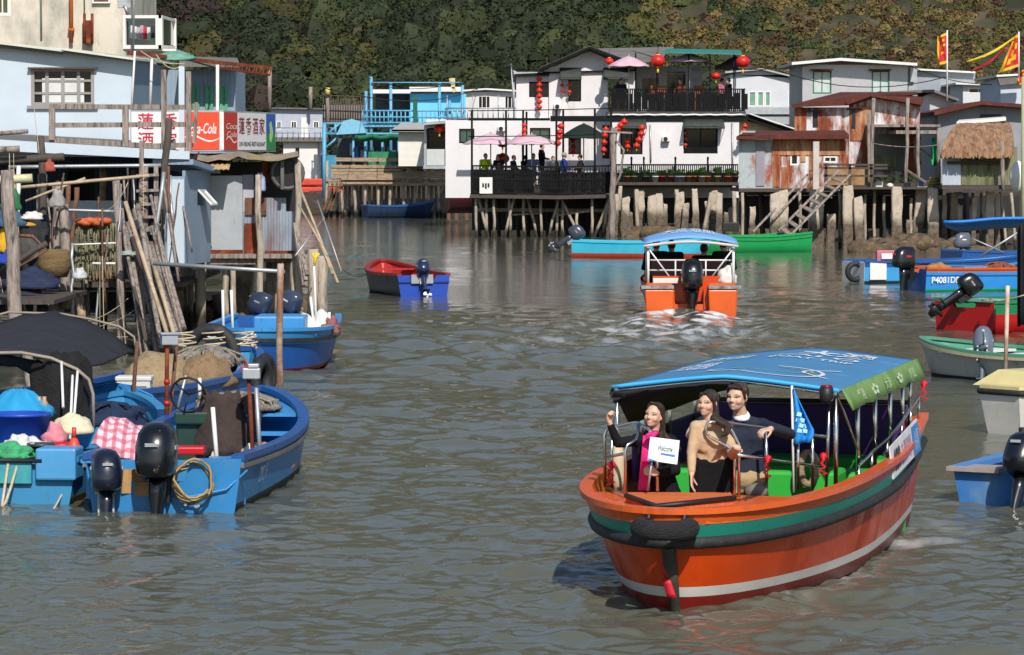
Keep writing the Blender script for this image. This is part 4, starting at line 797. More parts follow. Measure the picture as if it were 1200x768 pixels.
mb = MB(); pbox(mb, 952, 131, 958, 150, DR + .06, .03); pbox(mb, 998, 128, 1002, 150, DR - .06, .03); pbox(mb, 992, 127, 1010, 129, DR - .08, .06); pbox(mb, 945, 129, 960, 131, DR - .12, .12); part(r1, 'dark_slot', mb, m_black)
r2 = T('rusty_shed', 'low shed with peeling white and orange rust walls and a flat rusty roof', 'shed', P(925, 222, DR - 2))
D2 = DR - 2.5
mb = MB(); pwall(mb, 866, 164, 905, 221, D2, .1); part(r2, 'pale_wall', mb, M('peeling_pale_wall', '#a9b1b4', .8, var=.12, sc=2, dirt='#6d5142', damt=.42, dsc=2, dirt2=('#984628', .41, 1.3, (1.2, 1, .7)), wave=('X', 6), wamp=.3))
mb = MB(); pwall(mb, 905.2, 165, 992, 221, D2, .1, [(926, 180, 936, 194), (965, 183, 981, 191)]); pbox(mb, 991, 165, 992, 221, D2 + .11, 2.3); part(r2, 'rusted_wall', mb, m_rustwall)
mb = MB(); pbox(mb, 905.5, 163, 990, 182, D2 - .05, .04)
for x0, y0, x1, y1 in ((906, 182, 914, 219), (916, 196, 924, 221), (948, 182, 957, 200), (984, 182, 991, 205), (938, 182, 944, 190)): pbox(mb, x0, y0, x1, y1, D2 - .04, .03)
part(r2, 'rusted_apron', mb, m_rusthv)
mb = MB(); pbox(mb, 886, 166, 896, 218, D2 - .05, .04); part(r2, 'door', mb, M('mauve_door', '#8c8690', .7, var=.12))
pwin(r2, 926, 180, 936, 194, D2, 1, 1, m_white, m_glass); pwin(r2, 965, 183, 981, 191, D2, 2, 1, m_white, m_glass)
mb = MB(); mb.prism([P(863, 160, D2 - .4), P(900, 158.5, D2 - .4), P(940, 157, D2 - .5), P(995, 158.5, D2 - .4), P(990, 152.5, D2 + 2.4), P(875, 154, D2 + 2.4)], (0, 0, -.13)); mb.beam(P(863, 162.5, D2 - .42), P(995, 162, D2 - .42), .06, .2, up=(0, 1, 0)); part(r2, 'roof', mb, m_rroofm)
mb = MB(); pbox(mb, 868, 153.5, 885, 155.5, D2 - .2, .5); part(r2, 'roof_scrap', mb, m_galv)
mb = MB(); pbox(mb, 866, 221, 1105, 225, D2 - .5, 5); pbox(mb, 985, 219.5, 1106, 222, D2 - 1.5, .95); pbox(mb, 866, 225.2, 1105, 229, D2 + .2, .2); part(r2, 'deck', mb, m_darkwood)
PIL = [(908, 227, 10, 0, 290), (918, 224, 10, 0, 291), (957, 219, 14, 0, 294), (974, 252, 9, 1, 285), (994, 219, 11, 0, 295), (1005, 232, 10, -4, 290), (1051, 220, 11, 0, 292), (1080, 220, 11, 9, 290), (1093, 221, 11, -1, 292), (1107, 231, 5, 0, 285), (1118, 227, 7, 0, 285), (1066, 258, 8, 0, 288), (882, 243, 6, 1, 282), (1142, 232, 5, 2, 284), (1160, 226, 8, 0, 288), (1169, 228, 5, 0, 288), (1154, 250, 6, 0, 288), (1125, 240, 5, -2, 286)]
def pile_mesh(x, y, w_, lean, D, zb=-.5, s=33.5):
    mb = MB(); r = w_ / 2 / s * 1.08; a = V3((PX(x - lean, D), D, zb)); b = P(x, y, D); rings = []
    for k in range(9):
        c = a.lerp(b, k / 8); q = r * (1.2 - .2 * min(1, k / 4)) * rnd.uniform(.96, 1.05); rings.append([c + V3((sx * q + rnd.uniform(-.02, .02), sy * q * .85, rnd.uniform(-.07, .07) if k == 8 else 0)) for sx, sy in ((-1, -.75), (-.75, -1), (.75, -1), (1, -.75), (1, .75), (.75, 1), (-.75, 1), (-1, .75))])
    return mb.loft(rings, smooth=False)
for x, y, w_, lean, yb in PIL: part(r2, 'concrete_pile', pile_mesh(x, y, w_, lean, 117.0 + rnd.uniform(-.6, .8)), m_conc)
for x, y0, x1, y1 in ((1025, 222, 1025, 290), (1014, 228, 1014, 280), (937, 226, 937, 280), (1068, 232, 1067, 270), (950, 226, 949, 285), (870, 226, 871, 275), (1036, 230, 1037, 275), (984, 226, 984, 280), (1140, 226, 1141, 285), (1172, 225, 1180, 285), (1185, 226, 1190, 285), (1150, 226, 1149, 285)):
    mb = MB(); D = 117.6; b = P(x1, y1, D); b.z = -.3; mb.tube(knob(P(x, y0, D), b, 4, .03), .055, 7); part(r2, 'timber_stilt', mb, m_pile)
for i in range(16): mb = MB(); x = 872 + i * 20; D = 120.5 + (i % 4); mb.tube([P(x, 226, D), V3((PX(x + 3, D), D, -.2))], .1, 6); part(r2, 'rear_stilt', mb, m_darkwood)
mb = MB(); pbox(mb, 868, 229.5, 1195, 268, 122.2, .1); part(r2, 'shade_backing', mb, m_black)  # black sheet added behind the piles as the shade under the sheds
# stairs down to the water
st = T('timber_stairs', 'steep grey timber stairs leading down to the green boat', 'stairs', G(905, 285))
for a, b, w_ in ((P(982, 200, 116.6), P(912, 271, 115.4), .16), (P(996, 205, 115.6), P(922, 280, 114.6), .18), (P(962, 198, 117), P(905, 258, 116.4), .1), (P(946, 205, 117.2), P(882, 272, 116.2), .1)):
    mb = MB(); mb.beam(a, b, .07, w_, up=(0, 1, 0)); part(st, 'stringer', mb, m_wood)
for i in range(8): t_ = (i + .5) / 8; mb = MB(); mb.beam(P(980, 205, 116.6).lerp(P(912, 272, 115.4), t_), P(994, 210, 115.6).lerp(P(922, 280, 114.6), t_), .22, .04); part(st, 'tread', mb, m_wood)
mb = MB(); pbox(mb, 953, 166, 960, 222, 116.4, .25); part(st, 'white_post', mb, M('bleached_post', '#b5ada4', .85, var=.15, bump=.5, bsc=6))
# grey gabled shed, porch, thatched shed
h4 = T('village_house', 'pale grey gabled shed squeezed between the tall rusty shed and the dark roofed house', 'house', P(1098, 160, 130))
mb = MB(); mb.prism([P(1076, 160, 130), P(1076, 116, 130), P(1094, 108, 130), P(1118, 116, 130), P(1118, 160, 130)], (0, 4, 0)); part(h4, 'wall', mb, m_grey)
slope_roof(h4, [(1030, 108), (1070, 106), (1094, 105), (1124, 116)], 129.5, 135, .1, m_rroof)
h5 = T('village_house', 'long grey shed with a dark red ridged roof behind the thatched hut', 'house', P(1150, 190, 124))
mb = MB(); mb.prism([P(1099, 215, 124), P(1099, 131, 124), P(1150, 121, 124), P(1205, 126, 124), P(1205, 215, 124)], (0, 5, 0)); part(h5, 'wall', mb, M('slate_grey_wall', '#8b8c92', .7, var=.1, sc=1.5, dirt='#68686c', damt=.3, wave=('X', 3), wamp=.2))
slope_roof(h5, [(1095, 131), (1150, 118.5), (1210, 123)], 123.4, 130, .13, m_rroofm); mb = MB(); pbox(mb, 1149, 134, 1173, 138, 123.9, .08); part(h5, 'vent', mb, m_black)
hut = T('thatched_hut', 'green corrugated hut with a shaggy brown rusted roof over the water', 'hut', P(1150, 218, 116))
mb = MB(); pwall(mb, 1105, 175, 1186, 217, 115.6, .1); pbox(mb, 1184, 172, 1192, 217, 115.75, 3); part(hut, 'wall', mb, m_moss)
mb = MB(); pbox(mb, 1104.5, 180, 1126, 217, 115.55, .04); part(hut, 'blue_grey_sheet', mb, M('pale_blue_sheet', '#a9b3c0', .7, var=.08, wave=('X', 6), wamp=.3))
mb = MB(); pbox(mb, 1111, 189, 1175, 192.5, 115.4, .16); part(hut, 'wall_rail', mb, m_darkwood)
rows = []
for k in range(7):
    f = k / 6; rows.append([P(1103 + 24 * f ** 1.4 + j * (84 - 30 * f ** 1.6) / 14, 181 - 38 * math.sin(f * 1.5) + 3.5 * math.sin(j * 1.7) * (1 - f) * .8 + rnd.uniform(-.8, .8), 115.0 + 3.2 * f) for j in range(15)])
mb = MB(); mb.grid(rows, .12, smooth=False); part(hut, 'roof', mb, m_bark)
mb = MB(); a = [P(1121, 146.5, 117.9), P(1179, 141.5, 117.9), P(1178, 140, 119), P(1124, 144, 119)]; mb.prism(a, (0, 0, .1)); part(hut, 'white_ridge', mb, m_white)
mb = MB()
for i in range(60):
    x = 1104 + i * 1.36; mb.beam(P(x, 177 + rnd.uniform(-3, 2), 114.95), P(x + rnd.uniform(-1, 1), 184 + rnd.uniform(-1.5, 2.5), 114.9), .05, .02)
part(hut, 'roof_fringe', mb, m_bark)
mb = MB(); pbox(mb, 1104, 217.5, 1195, 222, 115.2, 3.4); part(hut, 'floor', mb, m_darkwood)
mb = MB(); mb.tube(knob(P(1174, 165, 115), P(1176, 224, 115), 3, .02), .07, 7); part(hut, 'corner_post', mb, m_wood)
# porch between the rusty sheds and the hut
po = T('fishing_porch', 'open timber porch with a flat ledge roof, posts and washing line', 'porch', P(1060, 220, 119))
mb = MB(); pbox(mb, 1022, 146, 1102, 149, 118.6, 2.4); pbox(mb, 1050, 153, 1101, 157, 118.0, 2.6); part(po, 'roof_boards', mb, m_wood)
for x, y0 in ((1021, 118), (1061, 118), (1076, 150), (1100, 154), (1018, 135)):
    mb = MB(); mb.tube(knob(P(x + (3 if y0 < 120 else 0), y0 - 3, 118), P(x, 222, 118), 4, .03), .065, 7); part(po, 'post', mb, m_wood)
mb = MB(); pbox(mb, 1023, 157, 1062, 200, 120.8, .06); part(po, 'glazed_screen', mb, M('porch_glass', '#4a4d4c', .3, var=.35, sc=1.5))
mb = MB(); pbox(mb, 1023, 182, 1050, 196, 120.6, .1); part(po, 'low_panel', mb, m_moss)
mb = MB()
for y in (193, 197, 206): mb.beam(P(965, y, 117.2), P(1040, y + .5, 117.2), .09, .07)
for x in (968, 996, 1021): mb.beam(P(x, 193, 117.2), P(x, 221, 117.2), .09)
part(po, 'railing', mb, m_darkwood)
mb = MB(); pbox(mb, 968, 198, 1018, 217, 118.3, .05); part(po, 'plank_panel', mb, M('ochre_panel', '#9a7a52', .8, var=.2, dirt='#6b3d22', damt=.4, dsc=2))
mb = MB(); mb.tube(sag(P(1022, 168, 118), P(1100, 170, 118), .1), .015, 4); mb.beam(P(1060, 198, 118.5), P(1085, 214, 117.6), .06); mb.beam(P(1070, 166, 119), P(1098, 190, 119), .05); part(po, 'line', mb, m_wood)
rag = [[P(1092 + 8 * j / 4, 162 + i * 8, 118.4 + .12 * math.sin(j * 2 + i)) for j in range(5)] for i in range(5)]
mb = MB(); mb.grid(rag, .02); S('green_cloth', 'bright green raincoat hanging from the porch roof', 'cloth', mb, M('cloth_green', '#1f9a5c', .7, var=.15))
for x, y, w_, h_, col, nm, lab, sh in ((1033, 206, 7, 6, '#d7d5cf', 'bucket', 'white bucket standing on the porch behind the rail', 0), (1043, 203, 8, 5, '#d3d0c8', 'plastic_bag', 'crumpled white bag on the porch floor beside a chair', 1), (1080, 209, 5, 8, '#2f6fb8', 'water_jug', 'blue and white jug on the porch near the hut', 0), (1087, 209, 4, 8, '#c9d5e4', 'water_jug', 'pale jug beside the blue one on the porch', 0), (1063, 217, 9, 6, '#8f979c', 'basin', 'grey metal basin at the porch edge', 0), (1094, 216, 12, 14, '#8b7440', 'rope_coil', 'ochre coil of rope heaped at the porch corner', 2), (1030, 215, 8, 7, '#c4c2bd', 'crate', 'pale plastic crate under the porch rail', 3)):
    D = 117.9; c = P(x, y, D); c.z = PZ(221, D - 1) + .02; s = 33.5; mb = MB(); r = w_ / 2 / s; hh = h_ / s
    if sh == 1: mb.ell(c + Z * hh * .5, (r, r * .8, hh * .55), 12, jit=.15)
    elif sh == 2:
        for k in range(4): mb.tube([c + V3((math.cos(a * .5) * r * (1 - k * .12), math.sin(a * .5) * r * (1 - k * .12), .05 + k * .09)) for a in range(13)], .05, 6)
    elif sh == 3: mb.wall(c + V3((-r, -r, 0)), X, Y, hh, 2 * r, .03); mb.wall(c + V3((-r, r, 0)), X, Y, hh, 2 * r, .03); mb.wall(c + V3((-r, -r + .03, 0)), Y, X, hh, 2 * r - .03, .03); mb.wall(c + V3((r - .03, -r + .03, 0)), Y, X, hh, 2 * r - .03, .03); mb.box(c + Z * .02, (2 * r - .07, 2 * r - .07, .03))
    else: mb.lathe([(r * .8, 0), (r, hh), (r * 1.06, hh), (r * .9, hh * .98), (r * .75, .02)], c, 14)
    S(nm, lab, nm.replace('_', ' '), mb, M('ware_' + col, col, .55, var=.1, dirt='#6b6256', damt=.25, dsc=6))
# far houses on the right
house('village_house', 'low grey house with a white fascia under the first red flag', 'house', (1066, 84, 1142, 140), 165, 6, M('mid_grey_wall', '#8f959b', .7, var=.1), roof=[(1066, 80), (1143, 84)], rm=m_white)
house('village_house', 'white edged house with a long dark window band and green panel', 'house', (1128, 98, 1172, 135), 160, 6, m_paleg, ops=[(1134, 103, 1170, 110)], roof=[(1120, 97), (1174, 99)], rm=m_white, cols=3)
h6 = house('village_house', 'pale blue house with a projecting white roof at the picture edge', 'house', (1172, 93, 1230, 125), 140, 6, M('pale_blue_wall', '#b7bfcc', .65, var=.06), roof=[(1168, 88), (1235, 84)], rm=m_white, over=.6)
mb = MB(); mb.prism([P(1169, 92, 139), P(1200, 90, 139), P(1200, 97, 139), P(1172, 100, 139)], (0, .3, 0)); part(h6, 'eave_board', mb, m_rroof)
# painted post at the picture edge
mb = MB(); D = 108; mb.tube([V3((PX(1201, D), D, -.3)), P(1201, 90, D)], .11, 12); S('painted_post', 'thick pale green post with a yellow base at the frame edge', 'post', mb, M('olive_post', '#a7a887', .7, var=.12, dirt='#b78f2c', damt=.3, dsc=.7))
mb = MB(); mb.ell(P(1194, 207, 109), (.32, .3, .5), 12, jit=.08); S('net_bundle', 'white bundle of netting hung beside the painted post', 'net', mb, m_white)
# flags
def flag(label, px0, ytop, ybot, ypole, D, Lx, mrow, cols, tail=None):
    t = T('flag', label, 'flag', P(px0, ypole, D)); mb = MB(); mb.tube([P(px0, ypole, D), P(px0, ytop - 2.5, D)], .03, 6); part(t, 'pole', mb, m_white); rows = []
    for i in range(13):
        f = i / 12; rows.append([P(px0 + (Lx[0] + (Lx[1] - Lx[0]) * f) * j / 10, ytop + (ybot - ytop) * f + (mrow[0] + (mrow[1] - mrow[0]) * f) * j / 10, D + .18 * math.sin(j * .8 + i * .5) * j / 10) for j in range(11)])
    mb = MB(); mb.grid(rows, .01); cl = part(t, 'cloth', mb, M('flag_red', '#c1222e', .7, var=.12, sc=6)); n = rows
    def band(cells, nm, m, off):
        mb = MB()
        for (i0, i1, j0, j1) in cells:
            for sgn in (-1, 1): mb.grid([[Vector(n[i][j]) + V3((0, sgn * off + (-.01 if sgn > 0 else 0), 0)) for j in range(j0, j1 + 1)] for i in range(i0, i1 + 1)], 0)
        part(cl, nm, mb, m)
    my = M('flag_yellow', '#e2b62a', .7, var=.1); band([(0, 1, 0, 10), (11, 12, 0, 10), (1, 11, 8, 10)], 'border', my, .015); band(cols, 'emblem', my, .017); return t
flag('narrow red flag with a yellow border on a thin pole over the grey houses', 1110, 38, 74, 118, 128, (-11.5, -12), (5, 3), [(2, 3, 3, 5), (4, 5, 2, 4), (4, 6, 5, 6), (7, 8, 3, 6)])
flag('large red and yellow flag blowing out at the picture edge', 1194, 40, 78, 92, 130, (-5, -24), (3, 8), [(3, 5, 2, 4), (5, 7, 4, 6), (7, 9, 2, 5), (2, 4, 5, 6), (8, 10, 5, 7)])
flag('second red and yellow flag cut off by the frame below the large one', 1203, 80, 98, 105, 131, (-9, -12), (5, 2), [(3, 6, 2, 5)])
for nm, lab, a, b, col in (('ribbon', 'long yellow ribbon streaming out from the large flag', (1192, 42), (1133, 73), '#d9c02e'), ('ribbon', 'short red ribbon streaming below the yellow one', (1178, 56), (1138, 84), '#a8202a')):
    mb = MB(); p = sag(P(*a, 130), P(*b, 130.5), .12 if 'yellow' in lab else .02, 10); mb.grid([[q + Z * .05 for q in p], [q - Z * (.06 if i < 9 else .02) + Y * .05 * math.sin(i) for i, q in enumerate(p)]], .008); S(nm, lab, 'ribbon', mb, M('ribbon' + col, col, .7))
# rocks of the bank
for i in range(46):
    x = rnd.uniform(1000, 1150) if i < 30 else rnd.uniform(735, 900); D = rnd.uniform(113.5, 116.5) if i < 30 else rnd.uniform(137, 139)
    c = V3((PX(x, D), D, rnd.uniform(-.1, .3) if i < 30 else rnd.uniform(-.1, .15))); mb = MB(); r = rnd.uniform(.2, .5); mb.ell(c, (r * 1.3, r, r * .75), 10, jit=.16)
    if i == 0: rock = S('bank_rock', 'dark barnacled rock lying on the muddy bank among the concrete piles', 'rock', mb, M('barnacled_rock', '#5a4b3a', .95, var=.4, sc=4, dirt='#8a7a64', damt=.35, dsc=5, bump=1, bsc=9), 'rocks on the muddy bank')
    else: S('bank_rock', rock['label'], 'rock', mb, MATS['barnacled_rock'], 'rocks on the muddy bank')
# ================================================================ the blue stilt house, its neighbours and the clutter on the left
m_lb = M('light_blue_sheet', '#b7c4ce', .6, var=.05, sc=1.5, dirt='#a99a62', damt=.2, dsc=1.3, dst=(2.2, 1, .25), dsoft=.16, bump=.1, bsc=3)
m_lbs = M('blue_sheet', '#8294a6', .6, var=.08, sc=2, dirt='#8a5a3c', damt=.22, dsc=1.6, dst=(2, 2, .3), wave=('X', 3), wamp=.2)
m_navy = M('navy_boards', '#26384f', .75, var=.2, sc=3, dirt='#15202e', damt=.4, dsc=2, dst=(2, 2, .4), wave=('X', 4), wamp=.4)
m_stain = M('stained_plaster', '#cfc7b6', .9, var=.05, sc=1.5, dirt='#8a8880', damt=.42, dsc=1.1, dst=(1, 1, .55), dsoft=.15, dirt2=('#55554f', .27, 3.0, (1.3, 1, .35)), bump=.2, bsc=8)
m_tin = M('grey_tin', '#a3a8ac', .55, metal=.25, var=.1, sc=2, dirt='#6d4a38', damt=.24, dsc=1.4, dst=(1.5, 1, .5), bump=.25, bsc=4)
m_tinr = M('rust_streaked_tin', '#8d97a3', .6, metal=.2, var=.15, sc=2, dirt='#6a3320', damt=.4, dsc=1.2, dst=(2.2, 1, .35), wave=('X', 6), wamp=.4, dirt2=('#3a2118', .3, 2, (2, 1, .4)))
LH = T('stilt_house', 'light blue metal walled stilt house with a four part window and railed terrace', 'house', P(100, 330, 64))
D = 72.0; mb = MB(); pwall(mb, -60, 70, 155, 192, D, .1, [(37, 80, 111, 124)]); mb.prism([P(-60, 70, D), P(155, 70, D), P(155, 67.5, D), P(74, 57, D), P(-60, 46, D)], (0, .1, 0)); part(LH, 'upper_wall', mb, m_lb)
mb = MB(); pbox(mb, 153, 68, 155, 192, D + .105, 8); part(LH, 'side_wall', mb, m_lbs)  # shaded return wall, its shade put in as a darker blue
mb = MB()
for x0, y0, x1, y1, dd in ((-60, 42, 74, 58, .0), (72, 56, 158, 68, .03)): a, b = P(x0, y0, D - .35 - dd), P(x1, y1, D - .35 - dd); mb.prism([a, b, b + V3((0, 8.5, .15)), a + V3((0, 8.5, .15))], (0, 0, -.05))
part(LH, 'roof_sheet', mb, M('pale_roof_sheet', '#c3c6b8', .7, var=.06, sc=2, dirt='#a8935c', damt=.3, dsc=1.5)); mb = MB(); mb.beam(P(-60, 47, D - .2), P(74, 61.5, D - .2), .06, .1); mb.beam(P(74, 59.5, D - .23), P(157, 70, D - .23), .06, .1); part(LH, 'eave_shadow_board', mb, m_rroof)
wn = pwin(LH, 37, 80, 111, 124, D, 4, 3, M('grey_window_frame', '#8d8a86', .7, var=.1), m_glass, depth=.1, fr=.07, bar=.07, sill=1)
mb = MB(); pbox(mb, 50, 92, 99, 122, D + .045, .01); part(wn, 'paper_blind', mb, M('white_blind', '#c9cccb', .8)); mb = MB(); pbox(mb, 33, 79, 114, 81, D - .14, .12); part(wn, 'hood', mb, m_darkwood)
mb = MB(); mb.prism([P(-60, 163, 58), P(222, 180, 58), V3((PX(215, 71.9), 71.9, PZ(180, 58) + .25)), V3((PX(-80, 71.9), 71.9, PZ(163, 58) + .3))], (0, 0, -.12)); part(LH, 'terrace_roof', mb, m_rroof)
mb = MB(); mb.prism([P(-60, 160, 57.9), P(222, 177.5, 57.9), P(222, 187, 57.9), P(185, 186, 57.9), P(-60, 174, 57.9)], (0, .06, 0)); part(LH, 'fascia', mb, m_lb)
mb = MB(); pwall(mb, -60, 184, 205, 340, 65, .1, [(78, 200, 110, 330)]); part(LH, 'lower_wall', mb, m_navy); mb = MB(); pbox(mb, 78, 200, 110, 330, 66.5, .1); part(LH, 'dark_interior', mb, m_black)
mb = MB(); pbox(mb, 195, 186, 222, 300, 62.5, .12); part(LH, 'blue_return', mb, m_navy)
mb = MB(); pbox(mb, -60, 332, 214, 337, 58.5, 7.5); pbox(mb, 86, 324, 141, 337, 57, .35); pbox(mb, -60, 337.2, 214, 341, 60, .2); part(LH, 'floor', mb, m_darkwood)
mb = MB(); pbox(mb, -60, 342, 345, 402, 70, .15); part(LH, 'shade_backing', mb, M('shade_black', (.012, .011, .01), .95, var=.4))  # black sheet put in as the darkness among the stilts, no real boards
for x0, y0, x1, y1, r in ((212, 305, 212, 372, .06), (217, 305, 217, 375, .06), (236, 305, 236, 372, .1), (205, 330, 206, 380, .06), (180, 335, 182, 385, .08), (120, 338, 122, 400, .09), (62, 338, 62, 400, .09), (20, 338, 21, 400, .1), (100, 338, 100, 400, .07), (222, 306, 223, 372, .05)):
    mb = MB(); dd = 61 + rnd.uniform(0, 2); b = P(x1, y1, dd); b.z = -.3; mb.tube(knob(P(x0, y0, dd), b, 4, .02), r, 7); part(LH, 'stilt', mb, m_pile)
for i in range(5): mb = MB(); pbox(mb, 186, 266 + i * 8.5, 213, 269 + i * 8.5, 60.5 - i * .3, .3); part(LH, 'step', mb, m_lbs if i < 3 else m_wood)
# terrace railing and posts
mb = MB()
for (x0, y0, x1, y1) in ((58, 125, 226, 126), (58, 147, 229, 146), (58, 164, 193, 172), (150, 172, 226, 170)): mb.beam(P(x0, y0, 58.6), P(x1, y1, 58.4), .06, .085)
for x, y0, y1, w_ in ((61, 127, 164, .1), (147, 124, 172, .1), (192, 82, 180, .085), (221, 84, 178, .085), (228, 120, 168, .06)): mb.beam(P(x, y1, 58.3), P(x + (2 if w_ == .06 else 0), y0, 58.3), w_)
part(LH, 'terrace_railing', mb, m_wood)
mb = MB(); mb.beam(P(213, 182, 60.5), P(213, 78, 60.5), .1); part(LH, 'blue_post', mb, m_lb)
mb = MB(); pbox(mb, 176, 82, 276, 180, 79, .12); pbox(mb, 274, 82, 276, 180, 79.13, 3); part(LH, 'annex_wall', mb, m_lbs)
for x in (225, 241, 258): pwin(LH, x, 99, x + 9, 131, 78.93, 1, 4, M('green_shutter', '#4f9a78', .6), M('green_louvre', '#6f9f88'), depth=.02, sill=1)
mb = MB(); pbox(mb, 158, 70, 176, 180, 80, .1); part(LH, 'dark_gap', mb, m_glass); mb = MB(); mb.prism([P(210, 72, 78), P(280, 73, 78), P(278, 68, 82), P(212, 66, 82)], (0, 0, -.12)); part(LH, 'annex_roof', mb, m_rroof)
mb = MB(); a0, a1 = P(150, 62, 66), P(318, 80, 69); b0, b1 = P(258, 80, 66.6), P(316, 88, 69); mb.beam(a0, a1, .05, .07); mb.beam(b0, b1, .04)
for i in range(15): f = i / 14; mb.beam(b0.lerp(b1, f), a0.lerp(a1, .64 + .36 * min(1, f + .04 * (i % 2))), .022)
part(LH, 'rusty_truss', mb, m_rust)
split_parts(LH, 'truss_post', m_white, [lambda mb: mb.beam(P(255, 130, 66.6), P(255, 76, 66.6), .06, .06), lambda mb: mb.tube([P(176, 125, 66.5), P(178, 66, 66.5)], .03, 6), lambda mb: mb.tube([P(154, 130, 66), P(158, 60, 66)], .022, 7)])
heap('tarpaulin', 'crumpled green tarpaulin thrown over the rusty truss', 'tarpaulin', P(203, 71, 67), (.42, .3, .17), m_tarp, .14); rope('loose pale cables drooping below the green tarpaulin', sag(P(183, 64, 66), P(217, 74, 66), .18) + sag(P(216, 74, 66), P(165, 60, 66), .1)[1:], .015)
# sign box
SG = T('restaurant_sign', 'long sign box with red Chinese characters, orange red drink panels and a green end', 'sign', P(262, 178, 61.6)); Ds = 62.0; a = P(153, 176, Ds); c = P(262, 178, Ds); e = P(323, 177.5, 65.0); ht = PZ(129, Ds) - PZ(177, Ds); UF = X; UR = (e - c); UR.z = 0; lr = UR.length; UR.normalize(); NR = V3((UR.y, -UR.x, 0)); z0 = PZ(177.5, Ds)
c.z = z0; a.z = z0
mb = MB(); mb.prism([a, c, c + UR * lr, c + UR * lr + V3((-.6, .5, 0)), a + V3((0, .5, 0))], (0, 0, ht)); part(SG, 'box', mb, m_galv)
mw = M('sign_white', '#d9d7d6', .45, var=.04, sc=2, dirt='#a39a90', damt=.15, dsc=2); mo = M('sign_orange', '#d9482c', .45, var=.06, sc=2); md = M('sign_red', '#b02a20', .45, var=.06)
def panel(nm, O, U, N_, u0, u1, m, zz=(.04, .96), off=.012): mb = MB(); q = [O + U * u + Z * (ht * k) + N_ * off for u, k in ((u0, zz[0]), (u1, zz[0]), (u1, zz[1]), (u0, zz[1]))]; mb.prism(q, -N_ * .01); return part(SG, nm, mb, m)
W_ = c.x - a.x; NF = V3((0, -1, 0)); panel('white_panel', a, X, NF, .02, W_ * .545, mw); panel('orange_panel', a, X, NF, W_ * .55, W_ * .955, mo); panel('corner_trim', a, X, NF, W_ * .96, W_ + .005, m_white)
for ch, u, k in (('蓮', .165, .73), ('香', .42, .73), ('酒', .165, .27), ('家', .42, .27)): text(SG, 'lettering', ch, M('sign_letter', '#b01f35', .5), a + X * W_ * u + Z * ht * k + NF * .014, X, Z, W_ * .17, ht * .40, bold=.012)
text(SG, 'lettering', 'Coca-Cola', m_white, a + X * W_ * .76 + Z * ht * .56 + NF * .014, X, Z, W_ * .33, ht * .26, shear=.35, bold=.015)
def swoosh(O, U, N_, u0, u1, z): mb = MB(); n = 12; mb.grid([[O + U * (u0 + (u1 - u0) * i / n) + Z * (z + .07 * math.sin(i / n * 6.28) * ht + s * .022 * ht * (1 + math.sin(i / n * 3.14))) + N_ * .016 for i in range(n + 1)] for s in (0, 1)]); part(SG, 'swoosh', mb, m_white)
swoosh(a, X, NF, W_ * .56, W_ * .95, ht * .3)
panel('red_panel', c, UR, NR, .02, lr * .25, md); panel('white_panel', c, UR, NR, lr * .255, lr * .80, mw); panel('blue_end', c, UR, NR, lr * .805, lr * .985, M('sign_blue', '#1f4f9c', .45), (.45, .96)); panel('green_end', c, UR, NR, lr * .805, lr * .985, M('sign_green', '#1f7a45', .45), (.04, .448))
text(SG, 'lettering', 'Coca\nCola', m_white, c + UR * lr * .135 + Z * ht * .52 + NR * .014, UR, Z, lr * .2, ht * .34, shear=.3); swoosh(c, UR, NR, lr * .03, lr * .24, ht * .27)
for i, ch in enumerate('蓮香酒家'): text(SG, 'lettering', ch, M('sign_letter2', '#7d2030', .5), c + UR * lr * (.325 + i * .13) + Z * ht * .64 + NR * .014, UR, Z, lr * .105, ht * .42, bold=.008)
text(SG, 'lettering', 'LIN HEUNG RESTAURANT', m_black, c + UR * lr * .53 + Z * ht * .19 + NR * .014, UR, Z, lr * .5, ht * .11, bold=.01)
mb = MB(); cb = c + UR * lr * .895 + Z * ht * .5 + NR * .016; mb.prism([cb + UR * (math.cos(t) * .09 * (1 + .4 * math.cos(3 * t))) + Z * (math.sin(t) * .2) for t in [i * .4 for i in range(16)]], NR * -.004); part(SG, 'emblem', mb, M('emblem_green', '#9fc46a', .5))
# blue hut and tin shack
HT = T('blue_hut', 'small blue sheet metal hut with a tilted open window', 'hut', P(230, 310, 58.5)); p0, p1 = P(217.5, 308, 58), P(247, 308, 60.2); z0, zt = PZ(311, 58), PZ(200, 58); d = (p1 - p0); d.z = 0; d.normalize(); nb = V3((-d.y, d.x, 0)); wl_ = (Vector((p1.x, p1.y, 0)) - Vector((p0.x, p0.y, 0))).length
p0.z = z0; mb = MB(); mb.wall(p0, d, nb, zt - z0, wl_, .05, [(.20 * wl_ + .6, .20 * wl_ + 1.15, 1.0, 1.26)]); mb.prism([p0 - d * .002, p0 + nb * .35 - d * .002, p0 + nb * .35 - d * .05, p0 - d * .05], (0, 0, zt - z0 - .1)); mb.prism([p0 + d * wl_, p0 + d * wl_ + nb * .35, p0 + d * (wl_ - .05) + nb * .35, p0 + d * (wl_ - .05) + nb * .06], (0, 0, zt - z0)); part(HT, 'wall', mb, m_lbs)
mb = MB(); mb.prism([p0 + nb * .01 - d * .055 + Z * .02, p0 + nb * .3 - d * .055 + Z * .02, p0 + nb * .3 - d * .06 + Z * (zt - z0 - .15), p0 + nb * .01 - d * .06 + Z * (zt - z0 - .15)], d * -.01); part(HT, 'sunlit_side', mb, m_lb)  # sunlit narrow face of the hut, brightness put in as a paler sheet
